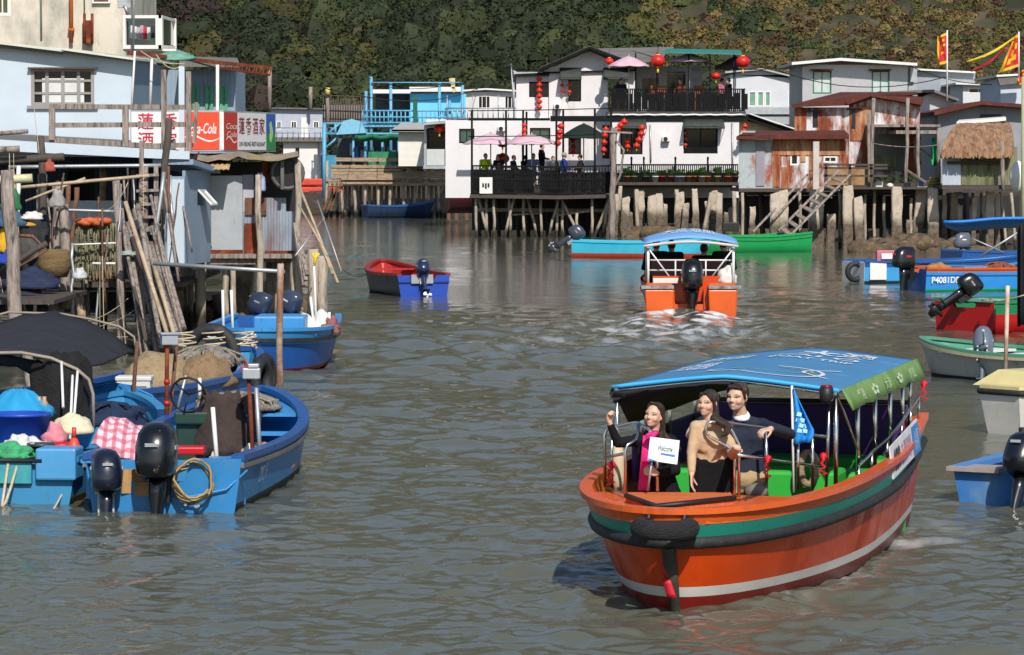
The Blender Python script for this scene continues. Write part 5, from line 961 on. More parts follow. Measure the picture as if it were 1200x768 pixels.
mb = MB(); r0 = p0 + Z * (zt - z0 + .10) - nb * .15 - d * .05; r1 = p0 + Z * (zt - z0 - .06) + d * (wl_ + .15) - nb * .15; mb.prism([r0, r1, r1 + nb * .7, r0 + nb * .7], (0, 0, .09)); part(HT, 'roof', mb, m_lbs)
mb = MB(); o = p0 + d * (.2 * wl_ + .62) + Z * 1.26 - nb * .02; o2 = o - Z * .24 - nb * .20 + d * .1
for u, v in ((o, o + d * .5), (o2, o2 + d * .5), (o, o2), (o + d * .5, o2 + d * .5)): mb.beam(u, v, .035)
ow = part(HT, 'window', mb, m_white); mb = MB(); mb.prism([o, o + d * .5, o2 + d * .5, o2], nb * .006); part(ow, 'pane', mb, m_paleglass)
SH = T('tin_shack', 'rust streaked tin shack with a curling roof under the sign box', 'shack', P(300, 300, 60)); D = 60.5
mb = MB(); pbox(mb, 247, 206, 284, 297, D, .06); part(SH, 'tin_panel', mb, m_tin, label='clean pale grey tin panel'); mb = MB(); pbox(mb, 284.5, 205, 297, 250, D + .1, .05); part(SH, 'mauve_panel', mb, M('mauve_tin', '#a9a6b4', .6, var=.1))
mb = MB(); pwall(mb, 284.5, 248, 346, 300, D + .08, .06); pbox(mb, 304, 232, 335, 248, D + .1, .05); part(SH, 'rusty_panel', mb, m_tinr); mb = MB(); pbox(mb, 286, 262, 301, 298, D + .02, .05); pbox(mb, 247, 293, 284, 297.5, D - .03, .02); pbox(mb, 310, 294, 345, 300, D + .04, .03); part(SH, 'rust_patch', mb, m_rust)
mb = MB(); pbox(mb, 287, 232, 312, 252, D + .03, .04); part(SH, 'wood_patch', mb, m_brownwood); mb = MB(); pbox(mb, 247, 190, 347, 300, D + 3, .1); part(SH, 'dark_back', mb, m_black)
mb = MB(); rows = [[P(232 + j * 11.7, 181 + 2.2 * math.sin(j * 1.1) * (1 - k) - .5 * k, D - .5 + k * 4) + Z * .03 * rnd.uniform(-1, 1) for j in range(11)] for k in (0, .33, .66, 1)]; mb.grid(rows, .09, smooth=False); part(SH, 'roof', mb, M('lichen_roof', '#85796a', .9, var=.25, sc=3, dirt='#9a8c58', damt=.35, dsc=2, bump=.4, bsc=12))
mb = MB(); mb.grid([[P(236 + j * 2.9, 190, D - .1) + Z * (.02 * (j % 2)) for j in range(13)], [P(233 + j * 2.9, 200, D - .8) + Z * (.02 * (j % 2)) for j in range(13)]], .02); part(SH, 'awning_flap', mb, M('tan_awning', '#a58a62', .8, var=.25, sc=5, st=(3, 1, 1)))
mb = MB(); c0 = P(337, 203, D - .15); tyre(mb, c0, .27, .04, 'y', n=20); mb.lathe([(.25, -.8), (.27, 0)], c0, 18, R=Matrix.Rotation(math.pi / 2, 3, 'X')); mb.beam(P(331, 188, D - .3), P(331, 222, D - .3), .06); part(SH, 'exhaust_duct', mb, M('duct_grey', '#5f5d5a', .6, metal=.3, var=.3)); mb = MB(); mb.lathe([(.235, 0), (.235, .01)], c0 - Y * .02, 16, R=Matrix.Rotation(math.pi / 2, 3, 'X')); part(SH, 'duct_mouth', mb, m_black)
mb = MB(); pbox(mb, 244, 298, 348, 303, D - .3, 5.5); pbox(mb, 246, 303.2, 303, 310, D - .2, .2); pbox(mb, 308, 303.2, 348, 307, D, .2); part(SH, 'floor', mb, m_wood)
for x0, y0, x1, r, dd in ((265, 306, 264, .06, 60.6), (273, 306, 275, .05, 60.4), (303, 205, 305, .06, 60.1), (281, 312, 281, .2, 61.5), (292, 306, 290, .1, 62), (318, 306, 316, .1, 61.5), (326, 306, 324, .08, 61), (338, 305, 335, .1, 61), (349, 190, 351, .06, 60.2), (346, 300, 340, .07, 60.3), (310, 330, 309, .1, 63), (257, 345, 256, .14, 63)):
    mb = MB(); b = V3((PX(x1, dd), dd, -.3)); mb.tube(knob(P(x0, y0, dd), b, 5, .03), [r * k for k in (1, 1, 1, 1.05, 1.15, 1.3)], 7, jit=.08); part(SH, 'stilt', mb, m_pile if r != .2 else m_conc)
for k in range(3): mb = MB(); mb.beam(P(345 + k * 2, 262 + k * 8, 60), P(356 + k * 2, 335 - k * 6, 59.6), .07); part(SH, 'brace', mb, m_wood)
heap('laundry', 'small white and blue rag hung in the dark of the tin shack', 'rag', P(305, 224, 60.3), (.1, .05, .32), M('rag_blue', '#8f9cc0', .8, var=.3, sc=6), .12)
mb = MB(); c = P(311, 198, 60.6); mb.lathe([(.06, -.25), (.1, -.1), (.07, .1), (.03, .2)], c, 10); S('copper_pot', 'rusty orange pot hanging under the tin shack roof', 'pot', mb, m_rust)
for i, (x, r) in enumerate(((268, .55), (288, .5), (305, .4), (330, .6), (240, .5), (345, .35))):
    mb = MB(); c = V3((PX(x, 64), 64 + (i % 2), .0)); mb.ell(c, (r, r, r * .8), 10, jit=.16); S('bank_rock', 'barnacled rock in the dark under the tin shack' , 'rock', mb, MATS['barnacled_rock'], 'rocks under the tin shack')
# cream building behind
CB = T('cream_building', 'stained cream plaster building with an orange pipe behind the blue house', 'building', P(60, 190, 92)); D = 92
mb = MB(); pwall(mb, -80, -90, 148, 190, D, .2, [(-6, -30, 14, 19)]); pbox(mb, 146, -90, 148, 190, D + .21, 8); part(CB, 'wall', mb, m_stain); pwin(CB, -6, -30, 14, 19, D, 2, 2, m_white, M('olive_glass', '#4a5238', .3), fr=.09)
mb = MB(); mb.tube([P(83, -90, D - .15), P(83.5, 50, D - .15)], .055, 10); mb.tube([P(80, 35, D - .15), P(87, 35, D - .15)], .06, 8); part(CB, 'orange_pipe', mb, M('orange_pipe', '#b8642f', .6, var=.15, dirt='#7a3d1e', damt=.3)); mb = MB(); pbox(mb, 98.5, 24, 108.5, 51, D - .3, .28); mb.tube([P(99, 51, D - .3), P(99, 16, D - .3)], .04, 6); mb.tube([P(108, 51, D - .3), P(108, 16, D - .3)], .04, 6); part(CB, 'rusty_tank', mb, m_rust)
mb = MB(); pbox(mb, 109, -30, 130, 4, D - .12, .1); part(CB, 'ledge', mb, m_white); mb = MB(); pbox(mb, 111, -28, 128, 1.5, D - .14, .03); part(CB, 'boarded_window', mb, m_brownwood); mb = MB(); mb.tube([P(99, -90, D - .1), P(99, 17, D - .1)], .02, 5); mb.tube([P(47, -90, D - .05), P(48.5, 46, D - .05)], .03, 5); part(CB, 'conduit', mb, m_galv)
mb = MB(); b0, b1, Db = 145, 205, 88
for (x0, y0, x1, y1, d0, dp) in ((145, 18, 190, 21.5, 88, .3), (145, 53, 190, 57.5, 88, .3), (183, 21.6, 191, 52.9, 88, .3), (145, 21.6, 148, 52.9, 88, .3), (204, 22, 207, 57, 91.5, .2)): pbox(mb, x0, y0, x1, y1, d0, dp)
mb.prism([P(190.2, 18, 88), P(207, 23, 91.8), P(207, 26, 91.8), P(190.2, 21.5, 88)], (-.1, 0, 0)); mb.prism([P(190.2, 53, 88), P(207, 54, 91.8), P(207, 57.5, 91.8), P(190.2, 57.5, 88)], (-.1, 0, 0)); pbox(mb, 145, 57.6, 207, 60, 88.1, 3.8); part(CB, 'balcony_frame', mb, M('white_plaster', '#dcd8d2', .7, var=.04)); mb = MB(); mb.prism([P(191, 22, 88.4), P(203, 25, 91.4), P(203, 53, 91.4), P(191, 52.5, 88.4)], (-.03, 0, 0)); part(CB, 'green_pane', mb, m_gglass); mb = MB(); pbox(mb, 148, 21, 184, 53, 89.5, .05); part(CB, 'balcony_back', mb, M('balcony_dim', '#3a4442', .6, var=.4, sc=2))
for i, (x, col) in enumerate(((151, '#b9c4c8'), (156, '#c8c4bc'), (160, '#8f9aa8'), (164, '#b08a94'), (168, '#a03040'), (172, '#b8b8b4'), (177, '#2c3440'))):
    mb = MB(); mb.grid([[P(x + j * 1.3, 30 + k * 5 + (i % 3), 88.8 + .03 * math.sin(j * 2)) for j in range(4)] for k in range(4)], .02); S('laundry', ('pale blue', 'cream', 'slate', 'mauve', 'crimson', 'white', 'dark')[i] + ' garment hung in the white framed balcony', 'clothes', mb, M('laundry' + col, col, .8))
mb = MB(); mb.tube([P(158, -60, 87.5), P(156, 62, 87.5)], .03, 7); mb.box(P(146, 5, 90), (.35, .3, .2)); mb.tube([P(146, 6, 89.8), P(150, 17, 89.8)], .05, 6); S('drain_pipe', 'thin dark pole with a lamp in front of the white framed balcony', 'pole', mb, m_galv)
# ---- clutter in front of the house
POL = [((47, 160), (51, 268), 55, .085, m_darkwood, 'dark upright post with a rusty head, left of the porch'), ((8, 200), (22, 415), 50, .14, m_wood, 'thick pale post leaning at the left edge'), ((50, 205), (48, 265), 55.5, .11, m_wood, 'short fat trunk behind the dark upright post'), ((66, 215), (64, 340), 56, .09, m_wood, 'grey trunk at the left of the hanging net'), ((74, 240), (78, 362), 55, .12, m_wood, 'broad pale trunk below the wicker basket'), ((80, 215), (77, 290), 57, .06, m_brownwood, 'brown stake left of the blue panel, darker one'), ((90, 220), (84, 290), 57, .06, m_brownwood, 'brown stake leaning at the blue panel'), ((120, 198), (121, 262), 62, .09, m_plank, 'pinkish square post in front of the navy wall'), ((136, 210), (139, 272), 56, .085, m_wood, 'bleached post with a notch, right of the hanging net'), ((157, 200), (158, 250), 61, .07, m_plank, 'slim plank post behind the ladder rack'), ((141, 272), (143, 446), 54, .1, m_wood, 'grey pile standing from platform to water, right of the net'), ((157, 280), (172, 440), 54.5, .1, m_wood, 'leaning grey pile beside the platform pile'), ((66, 330), (68, 372), 55, .16, m_wood, 'fat pile below the wicker basket'), ((92, 345), (97, 380), 56, .1, m_plank, 'tan pile with a mossy head under the platform'), ((85, 285), (85, 372), 54, .035, m_galv, 'thin blue grey pipe upright beside the net'), ((198, 140), (189, 262), 57, .085, m_darkwood, 'thick dark leaning post in front of the blue hut'), ((30, 405), (38, 470), 40, .09, m_wood, 'pale pile behind the canopy hoop, nearer the frame edge'), ((52, 430), (54, 475), 40, .12, m_wood, 'stump of a pile under the black canopy'), ((72, 440), (70, 475), 41, .1, m_plank, 'tan pile under the black canopy'), ((22, 195), (20, 260), 54, .05, m_white, 'slender white pole at the left edge among hanging cords')]
for a, b, dd, r, m, lab in POL: mb = MB(); mb.tube(knob(P(*a, dd), P(*b, dd - .2), 5, .02), r * .72, 8, jit=.1); S('timber_post', lab, 'post', mb, m)
for a, b, dd, r, m, lab in (((-20, 190), (75, 184), 54.5, .09, m_darkwood, 'dark log laid level across the left edge'), ((-20, 212), (38, 209), 53.5, .1, M('pale_tube', '#b9b58f', .5, var=.15, dirt='#857c5c', damt=.3), 'fat pale yellow tube at the left edge'), ((10, 196), (192, 194), 57.5, .045, m_galv, 'long grey rail under the light blue fascia'), ((22, 220), (175, 206), 54, .04, m_bamboo, 'pale bamboo pole slanting across the porch'), ((30, 236), (100, 209), 54.5, .03, m_bamboo, 'thin bamboo pole tilted behind the pale one'), ((66, 246), (134, 248), 55.5, .035, m_galv, 'blue grey pipe carrying the hanging net'), ((-20, 158), (33, 154), 54, .05, m_wood, 'grey plank end sticking in at the left edge'), ((-10, 176), (23, 175), 53.8, .08, m_wood, 'grey block plank on top of the cords at the left edge'), ((0, 318), (55, 285), 51, .06, m_darkwood, 'dark crooked pole under the fan net'), ((86, 287), (136, 285), 55, .02, m_white, 'white rod across the hanging net'), ((108, 309), (136, 309), 55, .03, m_white, 'short white pipe at the foot of the net')):
    mb = MB(); mb.tube(knob(P(*a, dd), P(*b, dd), 5, .012), r * .7, 8); S('pole', lab, 'pole', mb, m)
for i in range(22):     # the sheaf of timber leaning from the platform into the water
    f = i / 21; x0 = 143 + 40 * rnd.random(); x1 = x0 + rnd.uniform(28, 48) - 10 * f; y0 = rnd.uniform(228, 305); y1 = rnd.uniform(385, 432); dd = 52.5 + rnd.random() * 2; mb = MB(); mb.tube(knob(P(x0, y0, dd + 1), P(x1, y1, dd - 1), 4, .02), rnd.uniform(.022, .05), 6)
    S('timber_pole', 'grey weathered pole in the sheaf of timber leaning from the platform into the water', 'pole', mb, rnd.choice((m_wood, m_wood, m_darkwood, m_wood)), 'poles leaning in the timber sheaf')
for a, b, lab in (((147, 237), (197, 395), 'long straight bamboo pole lying on top of the timber sheaf'), ((180, 310), (204, 392), 'second pale bamboo pole at the right of the timber sheaf')): mb = MB(); mb.tube([P(*a, 52.2), P(*b, 51)], .035, 8); S('bamboo_pole', lab, 'pole', mb, m_bamboo)
for i, (a, b) in enumerate((((352, 222), (396, 332)), ((356, 236), (390, 322)), ((350, 240), (384, 300)), ((372, 235), (400, 318)), ((380, 255), (346, 300)))): mb = MB(); mb.tube([P(*a, 58.5), P(*b, 57.5)], (.024, .03, .018, .012, .014)[i], 6); S('bamboo_pole', ('longest tan bamboo pole leaning out past the tin shack corner', 'second thick bamboo pole beside the longest one past the shack', 'short thin bamboo pole at the shack corner post', 'faint outermost rod leaning over the creek', 'thin rod crossing the leaning bamboo the other way')[i], 'pole', mb, m_bamboo if i < 3 else m_galv)
for i, (x, y0, y1) in enumerate(((367, 292, 330), (378, 300, 325))): mb = MB(); mb.tube(knob(P(x, y0, 60), V3((PX(x, 60), 60, -.3)), 3, .02), .1, 7); S('broken_pile', ('broken brown pile beside the bamboo poles, taller one', 'broken brown pile beside the bamboo poles, shorter one')[i], 'post', mb, m_pile)
for i in range(54):
    x = rnd.choice((rnd.uniform(0, 60), rnd.uniform(60, 150), rnd.uniform(135, 215), rnd.uniform(60, 215))); y0 = rnd.uniform(190, 300); ln = rnd.uniform(40, 130); lean = rnd.uniform(-14, 22); dd = rnd.uniform(54, 58.5); mb = MB(); mb.tube(knob(P(x, y0, dd), P(x + lean * ln / 100, min(y0 + ln, 395), dd - .2), 4, .02), rnd.uniform(.012, .034), 6)
    S('thin_pole', 'thin stick among the poles and props standing about the porch of the blue house', 'pole', mb, rnd.choice((m_wood, m_wood, m_darkwood, m_bamboo, m_brownwood, m_galv)), 'thin poles about the porch')
# rack of rungs
t = T('drying_rack', 'ladder like drying rack lashed with rope in front of the navy wall', 'rack', P(168, 305, 56.5))
for x in (165, 171, 183): mb = MB(); mb.beam(P(x, 305, 56.5), P(x + (1 if x < 170 else 0), 165 if x == 165 else 195, 56.5), .07); part(t, 'upright', mb, m_wood)
for y in (206, 224, 240, 255): mb = MB(); mb.beam(P(160, y, 56.4), P(186, y - 1, 56.4), .045); part(t, 'rung', mb, m_wood)
for i in range(8): mb = MB(); x = 150 + rnd.uniform(0, 42); mb.beam(P(x, rnd.uniform(256, 278), 56 + rnd.random()), P(x + rnd.uniform(-12, 12), rnd.uniform(262, 284), 56), rnd.uniform(.06, .14), .05); S('plank_scrap', 'broken plank end in the heap at the foot of the drying rack', 'plank', mb, rnd.choice((m_wood, m_plank)), 'plank scraps by the drying rack')
# hanging net: knotted strands
mb = MB()
for i in range(44): x = 88 + i * 1.1; p = [P(x + rnd.uniform(-.6, .6), 262 + k * 8.5, 55.4 + rnd.uniform(-.1, .1)) for k in range(9)]; mb.tube(p, .012 + .006 * (i % 3), 3)
for k in range(14): y = 264 + k * 4.8; mb.tube(sag(P(88, y, 55.4), P(136, y + rnd.uniform(-2, 2), 55.4), .05), .009, 3)
S('fishing_net', 'olive and tan fishing net hanging from the pipe on the porch', 'net', mb, M('net_olive', '#77745c', .95, var=.35, sc=6, dirt='#8a4f38', damt=.35, dsc=1.5))
rows = [[P(88 + j * 4, 262 + k * 9, 55.7 + .08 * math.sin(j * 1.7 + k)) for j in range(13)] for k in range(8)]; mb = MB(); mb.grid(rows, .02); S('fishing_net', 'denser rusty green net folded behind the hanging olive one', 'net', mb, M('net_dense', '#4f5444', .95, var=.4, sc=7, dirt='#5e3428', damt=.4, dsc=1.6, bump=1, bsc=30))
for i in range(7): mb = MB(); mb.ell(P(96 + i * 4.6, 260 + 1.5 * math.sin(i * 2), 55.3), (.12, .09, .06), 8); S('net_float', 'orange float lying along the top of the hanging net', 'float', mb, M('float_orange', '#b5592f', .7, var=.2), 'floats on the hanging net')
mb = MB(); mb.box(P(108, 252, 60), (1.1, .06, .5)); S('propped_panel', 'pale blue panel propped on the porch behind the net', 'panel', mb, m_lb)
mb = MB(); pts = [P(20, 276, 52), P(38, 277, 52), P(55, 293, 52), P(24, 312, 52)]; mb.tube(pts + [pts[0]], .03, 6); o = S('fan_net', 'fan shaped net on a wooden frame at the left edge', 'net', mb, m_brownwood); mb = MB(); mb.grid([[pts[0], pts[1], pts[1].lerp(pts[2], .5)], [pts[0].lerp(pts[3], .5), pts[1].lerp(pts[3], .5), pts[2].lerp(pts[3], .3)], [pts[3], pts[3].lerp(pts[2], .5), pts[2]]], .01); part(o, 'mesh', mb, M('dim_net', '#4a4844', .95, var=.35, sc=9, bump=.8, bsc=40))
mb = MB(); mb.lathe([(.2, -.2), (.27, 0), (.24, .2), (.2, .24)], P(64, 310, 54), 16); S('wicker_basket', 'brown wicker basket hung between two grey trunks', 'basket', mb, M('wicker', '#75603f', .9, var=.35, sc=4, st=(1, 1, 6), bump=.9, bsc=20, bst=(1, 1, 4)))
mb = MB(); mb.tube([P(24, 268, 54.5), P(57, 266, 54.5)], .2, 12); mb.grid([[P(26 + j * 5, 268 + k * 14, 54.2 + .08 * math.sin(j * 2 + k)) for j in range(7)] for k in range(5)], .03); S('black_roll', 'roll of black cloth hanging behind the fan net', 'cloth', mb, m_canvas)
for c, r, col, lab in (((3, 282), (.14, .1, .38), '#c49a1c', 'yellow oilskin bundle at the left edge'), ((4, 298), (.15, .12, .3), '#1f3fa0', 'royal blue cloth below the yellow oilskin'), ((38, 252), (.2, .15, .14), '#c9c4c0', 'white and pink cloth on the black roll'), ((35, 262), (.12, .1, .08), '#b88a2a', 'ochre cloth folded under the white one'), ((14, 255), (.28, .2, .3), '#39566e', 'dull blue bundle behind the hanging cords'), ((13, 232), (.2, .12, .4), '#2c6b45', 'dark green cloth hung by the pale tube'), ((38, 326), (.5, .3, .35), '#1f2a44', 'navy bundle on the dark lower platform'), ((20, 345), (.5, .4, .3), '#262326', 'black bundle on the lower platform at the left edge'), ((40, 345), (.2, .2, .2), '#7a1f26', 'dark red cloth on the lower platform'), ((67, 232), (.15, .12, .3), '#8f8a86', 'grey sack hung on the porch'), ((58, 194), (.1, .1, .2), '#9a4a3c', 'rust red rag on top of the short fat trunk'), ((94, 320), (.13, .13, .18), '#b9bcc0', 'white tub behind the blue grey pipe'), ((150, 296), (.16, .12, .08), '#8f9a98', 'pale grey plastic sheet by the timber sheaf')):
    heap('bundle', lab, 'bundle', P(c[0], c[1] + r[2] * 36, 53.5), [q * .85 for q in r], M('cloth_' + col, col, .85, var=.2, sc=6, bump=.4, bsc=12), .13)
mb = MB(); pbox(mb, -60, 352, 62, 357, 51, 4); S('low_platform', 'dark low plank platform crowded with bundles at the left edge', 'platform', mb, m_darkwood)
k = 0
for a, b, sg, lab in (((11, 180), (14, 330), 0, 'pair of hanging cords at the left edge, outer cord'), ((16, 180), (17, 340), 0, 'pair of hanging cords at the left edge, inner cord'), ((40, 128), (46, 180), 0, 'thin cord running down from the window corner'), ((117, 300), (117, 385), 0, 'left cord hanging below the net platform'), ((120, 300), (122, 395), 0, 'right cord hanging below the net platform'), ((75, 370), (150, 395), .1, 'bowed pale line from the pipe to the leaning pile'), ((100, 377), (150, 350), .06, 'pale cord rising under the platform'), ((95, 385), (160, 362), .08, 'lower pale cord under the platform'), ((120, 247), (150, 214), .12, 'white cord looped in front of the navy wall'), ((168, 190), (168, 255), 0, 'knotted rope hanging down the drying rack'), ((140, 330), (150, 430), .05, 'slack cord down the platform pile'), ((0, 325), (12, 380), .05, 'frayed cord at the left edge')):
    rope(lab, sag(P(*a, 53.5), P(*b, 53.3), sg), .007 if k % 2 else .010); k += 1
rope('barbed looking tangle of lashings on the drying rack', [P(168 + 4 * math.cos(i * 1.3), 200 + i * 1.6, 56.3) for i in range(30)], .008)
# ================================================================ blue jetty and white houses left of the restaurant
m_sky = M('sky_blue_paint', '#76b2cc', .55, var=.1, sc=3, dirt='#3d6f8a', damt=.25, dsc=3)
m_bluep = M('blue_pipe', '#5f9fbe', .5, var=.12, sc=4, dirt='#7a6a5a', damt=.2, dsc=6)
g = house('village_house', 'blue grey far house with four small windows behind the sign corner', 'house', (318, 128, 378, 165), 215, 6, M('blue_grey_wall', '#a6adba', .7, var=.06), ops=[(324, 142, 330, 152), (341, 142, 348, 151), (367, 142, 374, 151)], fm=m_white, gm=m_glass, roof=[(316, 126), (380, 127)], rm=m_rroof, cols=2)
mb = MB(); pbox(mb, 353, 138, 361, 165, 214.9, .1); part(g, 'door', mb, m_white); mb = MB(); pbox(mb, 316, 161, 382, 166, 212, 3); part(g, 'balcony_slab', mb, m_rroof)
g2 = house('village_house', 'small white house below the balcony of the blue grey one', 'house', (332, 167, 372, 212), 212.5, 5, m_white, ops=[(345, 172, 352, 186)], cols=1)
mb = MB()
for y in (150, 156): mb.tube([P(318, y, 211.8), P(390, y, 211.8)], .03, 5)
for i in range(12): mb.tube([P(318 + i * 6.4, 149, 211.8), P(318 + i * 6.4, 161, 211.8)], .025, 5)
part(g, 'railing', mb, m_galv)
jt = T('timber_pier', 'grey timber pier with rails and thin stilts below the blue house', 'pier', P(430, 245, 188))
mb = MB(); pbox(mb, 382, 210, 530, 213, 186, 8); pbox(mb, 390, 200, 466, 201.5, 186.5, .4); part(jt, 'deck', mb, m_wood)
mb = MB()
for y, x0, x1 in ((187, 392, 466), (195.5, 388, 530), (199, 388, 470), (203, 388, 528), (207, 388, 528), (216, 385, 530)): mb.beam(P(x0, y, 186), P(x1, y + rnd.uniform(-1, 1), 186), .14, .2)
pbox(mb, 400, 209, 466, 211, 185.8, .1); pbox(mb, 402, 213.5, 460, 215, 185.7, .1)
part(jt, 'rail_boards', mb, m_plank)
for i in range(30): x = 384 + i * 4.9 + rnd.uniform(-1, 1); mb = MB(); D = 186.2 + (i % 3) * 1.2; mb.tube(knob(P(x, 188 if i % 3 == 0 else 212, D), V3((PX(x + rnd.uniform(-2, 2), D), D, -.3)), 3, .04), .09, 6); part(jt, 'stilt', mb, m_pile)
for x0, x1 in ((390, 380), (400, 383), (523, 520), (528, 530), (395, 388)): mb = MB(); mb.beam(P(x0, 215, 185.6), P(x1, 246, 185.6), .12); part(jt, 'brace', mb, m_brownwood)
for x in (524, 533, 545): mb = MB(); pbox(mb, x, 200, x + 4, 258, 168, .3); part(jt, 'thick_pile', mb, m_brownwood)
mb = MB(); pbox(mb, 523, 200, 560, 206, 167, 1); part(jt, 'end_beam', mb, m_brownwood)
bl = T('blue_platform_house', 'sky blue rooftop hut on a blue pipe scaffold with white sheet roof', 'house', P(470, 200, 192))
mb = MB(); pwall(mb, 481, 110, 548, 146, 194, .1); pbox(mb, 481, 110.5, 483, 146, 194.15, 3); part(bl, 'wall', mb, M('bright_blue_wall', '#6cc0e6', .6, var=.05, sc=2, wave=('X', 2), wamp=.2))
mb = MB(); pbox(mb, 437, 105, 481, 109.5, 193, 4); pbox(mb, 480, 102, 542, 107.5, 193.3, 4); part(bl, 'roof', mb, m_white)
mb = MB(); pbox(mb, 440, 110, 480, 146, 195.5, .1); part(bl, 'dark_bay', mb, M('dark_bay', '#4c473f', .8, var=.4, sc=2))
mb = MB(); pbox(mb, 425, 146.5, 552, 149, 190.5, 6); part(bl, 'deck', mb, m_bluep)
mb = MB(); q = 190.5
for y in (130, 137.5, 144): mb.tube([P(424, y, q), P(550, y, q)], .055, 6)
for i in range(26): mb.tube([P(425 + i * 5, 130, q), P(425 + i * 5, 147, q)], .04, 5)
for x, y0 in ((435, 90), (429, 107), (458, 97), (515, 97), (542, 100), (527, 118)): mb.tube([P(x, y0, q + .2), P(x, 200, q + .2)], .09, 7)
mb.tube([P(435, 97, q), P(542, 97, q)], .04, 6)
part(bl, 'scaffold', mb, m_bluep)
mb = MB(); pbox(mb, 484, 112, 489, 148, 190.2, .4); part(bl, 'green_post', mb, M('dark_green_cloth', '#1d5a48', .7, var=.2))
mb = MB(); mb.box(P(531, 97, 192), (.22, .3, .5)); mb.beam(P(528, 92, 192), P(533, 108, 192), .2, .08); part(bl, 'yellow_chimney', mb, M('faded_yellow', '#c9bd8a', .7))
mb = MB(); a = [P(394, 158, 189), P(402, 142, 189), P(412, 139.5, 189), P(424, 143, 189), P(429, 156, 189)]; mb.prism(a, (0, 3, 0)); part(bl, 'blue_hood', mb, m_sky)
mb = MB()
for x0, y0, x1, y1 in ((378, 145, 430, 145), (378, 157, 470, 157), (380, 145, 380, 232), (384, 157, 398, 145), (380, 175, 398, 159), (393, 145, 393, 158), (414, 160, 414, 205), (428, 160, 428, 205), (448, 160, 448, 205), (467, 160, 467, 205)): mb.tube([P(x0, y0, 189.5), P(x1, y1, 189.5)], .12 if x0 == 380 and x1 == 380 else .07, 6)
part(bl, 'lower_frame', mb, m_bluep)
mb = MB(); pbox(mb, 376, 182, 394, 210, 190, 1.6); part(bl, 'blue_tank', mb, M('teal_tank', '#2f87a8', .6, var=.12, dirt='#55707a', damt=.25))
mb = MB(); pts = [[P(417 + j * 5, 158 + 2.5 * math.sin(j * 1.3) * .5 + k * 5, 188.6 + k * .4) for j in range(11)] for k in (0, 1)]; mb.grid(pts, .15); part(bl, 'green_awning', mb, M('green_net', '#1f6a4a', .85, var=.25, sc=3))
mb = MB(); pbox(mb, 432, 178, 464, 196, 189, .3); part(bl, 'green_panel', mb, M('green_panel', '#2c7a52', .75, var=.2))
mb = MB(); pbox(mb, 396, 162, 466, 200, 193, .1); part(bl, 'lower_wall', mb, M('dim_bay', '#58626a', .8, var=.5, sc=1.2, dirt='#2b2b2b', damt=.45, dsc=1.2))
for i in range(9): mb = MB(); x = 410 + i * 6.2; pbox(mb, x, 168 + (i % 3) * 4, x + rnd.uniform(2, 4), 182 + (i % 4) * 3, 192.2, .3); part(bl, 'stored_goods', mb, M('goods%d' % (i % 4), ('#b8c4cc', '#3f6fa8', '#8a8f98', '#4b7a9a')[i % 4], .7))
wh = house('white_cabin', 'small white clapboard cabin with a grey hipped roof on the pier', 'cabin', (467, 152, 499, 195), 184, 4, M('clapboard', '#d8d6cc', .6, var=.05, wave=('Z', 5), wamp=.3))
mb = MB(); mb.prism([P(459, 152, 183.4), P(502, 152, 183.4), P(494, 144, 186), P(470, 144, 186)], (0, 0, -.12)); mb.prism([P(459, 152, 183.4), P(502, 152, 183.4), P(500, 151.5, 188), P(461, 151.5, 188)], (0, 0, -.1)); part(wh, 'roof', mb, M('grey_hip_roof', '#a3a19c', .75, var=.1))
wb = house('white_house', 'white walled house with a dark open porch beside the clapboard cabin', 'house', (499, 140, 524, 150), 178, 5, m_rwhite)
mb = MB(); pbox(mb, 500, 150, 522, 195, 181, .1); part(wb, 'dark_porch', mb, m_glass)
mb = MB(); pbox(mb, 500, 175, 521, 194, 178, .1); part(wb, 'half_wall', mb, M('pale_grey_panel', '#b9bdbb', .6, var=.06))
mb = MB(); pbox(mb, 497, 147, 499.5, 200, 178.1, .3); pbox(mb, 496, 194.5, 524, 198, 177.8, 3); mb.prism([P(496, 144, 177), P(560, 139, 177), P(560, 137.5, 183), P(500, 141, 183)], (0, 0, -.12)); part(wb, 'roof', mb, m_galv)
q = P(515, 151, 177.6); t = T('paper_lantern', 'single red lantern hanging in the dark porch left of the restaurant', 'lantern', q); mb = MB(); mb.tube([q, q + Z * .5], .012, 4); part(t, 'cord', mb, m_black); lantern_mesh(t, q, .28, .75)
wr = house('white_house', 'white upper house with two dark windows between the blue hut and the restaurant', 'house', (546, 108, 606, 140), 175, 6, m_rwhite, ops=[(560, 112, 575, 129), (591, 112, 604, 129)], roof=[(542, 105.5), (570, 103.5), (610, 106)], cols=3, rm=m_white)
mb = MB(); q = 165
for y in (127, 139): mb.tube([P(523, y, q), P(607, y, q)], .035, 5)
for i in range(15): mb.tube([P(524 + i * 6, 112 if i % 5 == 0 else 127, q), P(524 + i * 6, 141, q)], .03, 5)
S('roof_railing', 'thin galvanised railing on the white roof beside the restaurant', 'railing', mb, m_galv)
wl = T('white_house', 'low white boarded house wall below the roof railing, joined to the restaurant side', 'house', P(540, 200, 160))
mb = MB(); pbox(mb, 522, 142, 560, 199.5, 158, 4); part(wl, 'wall', mb, m_rwhite)
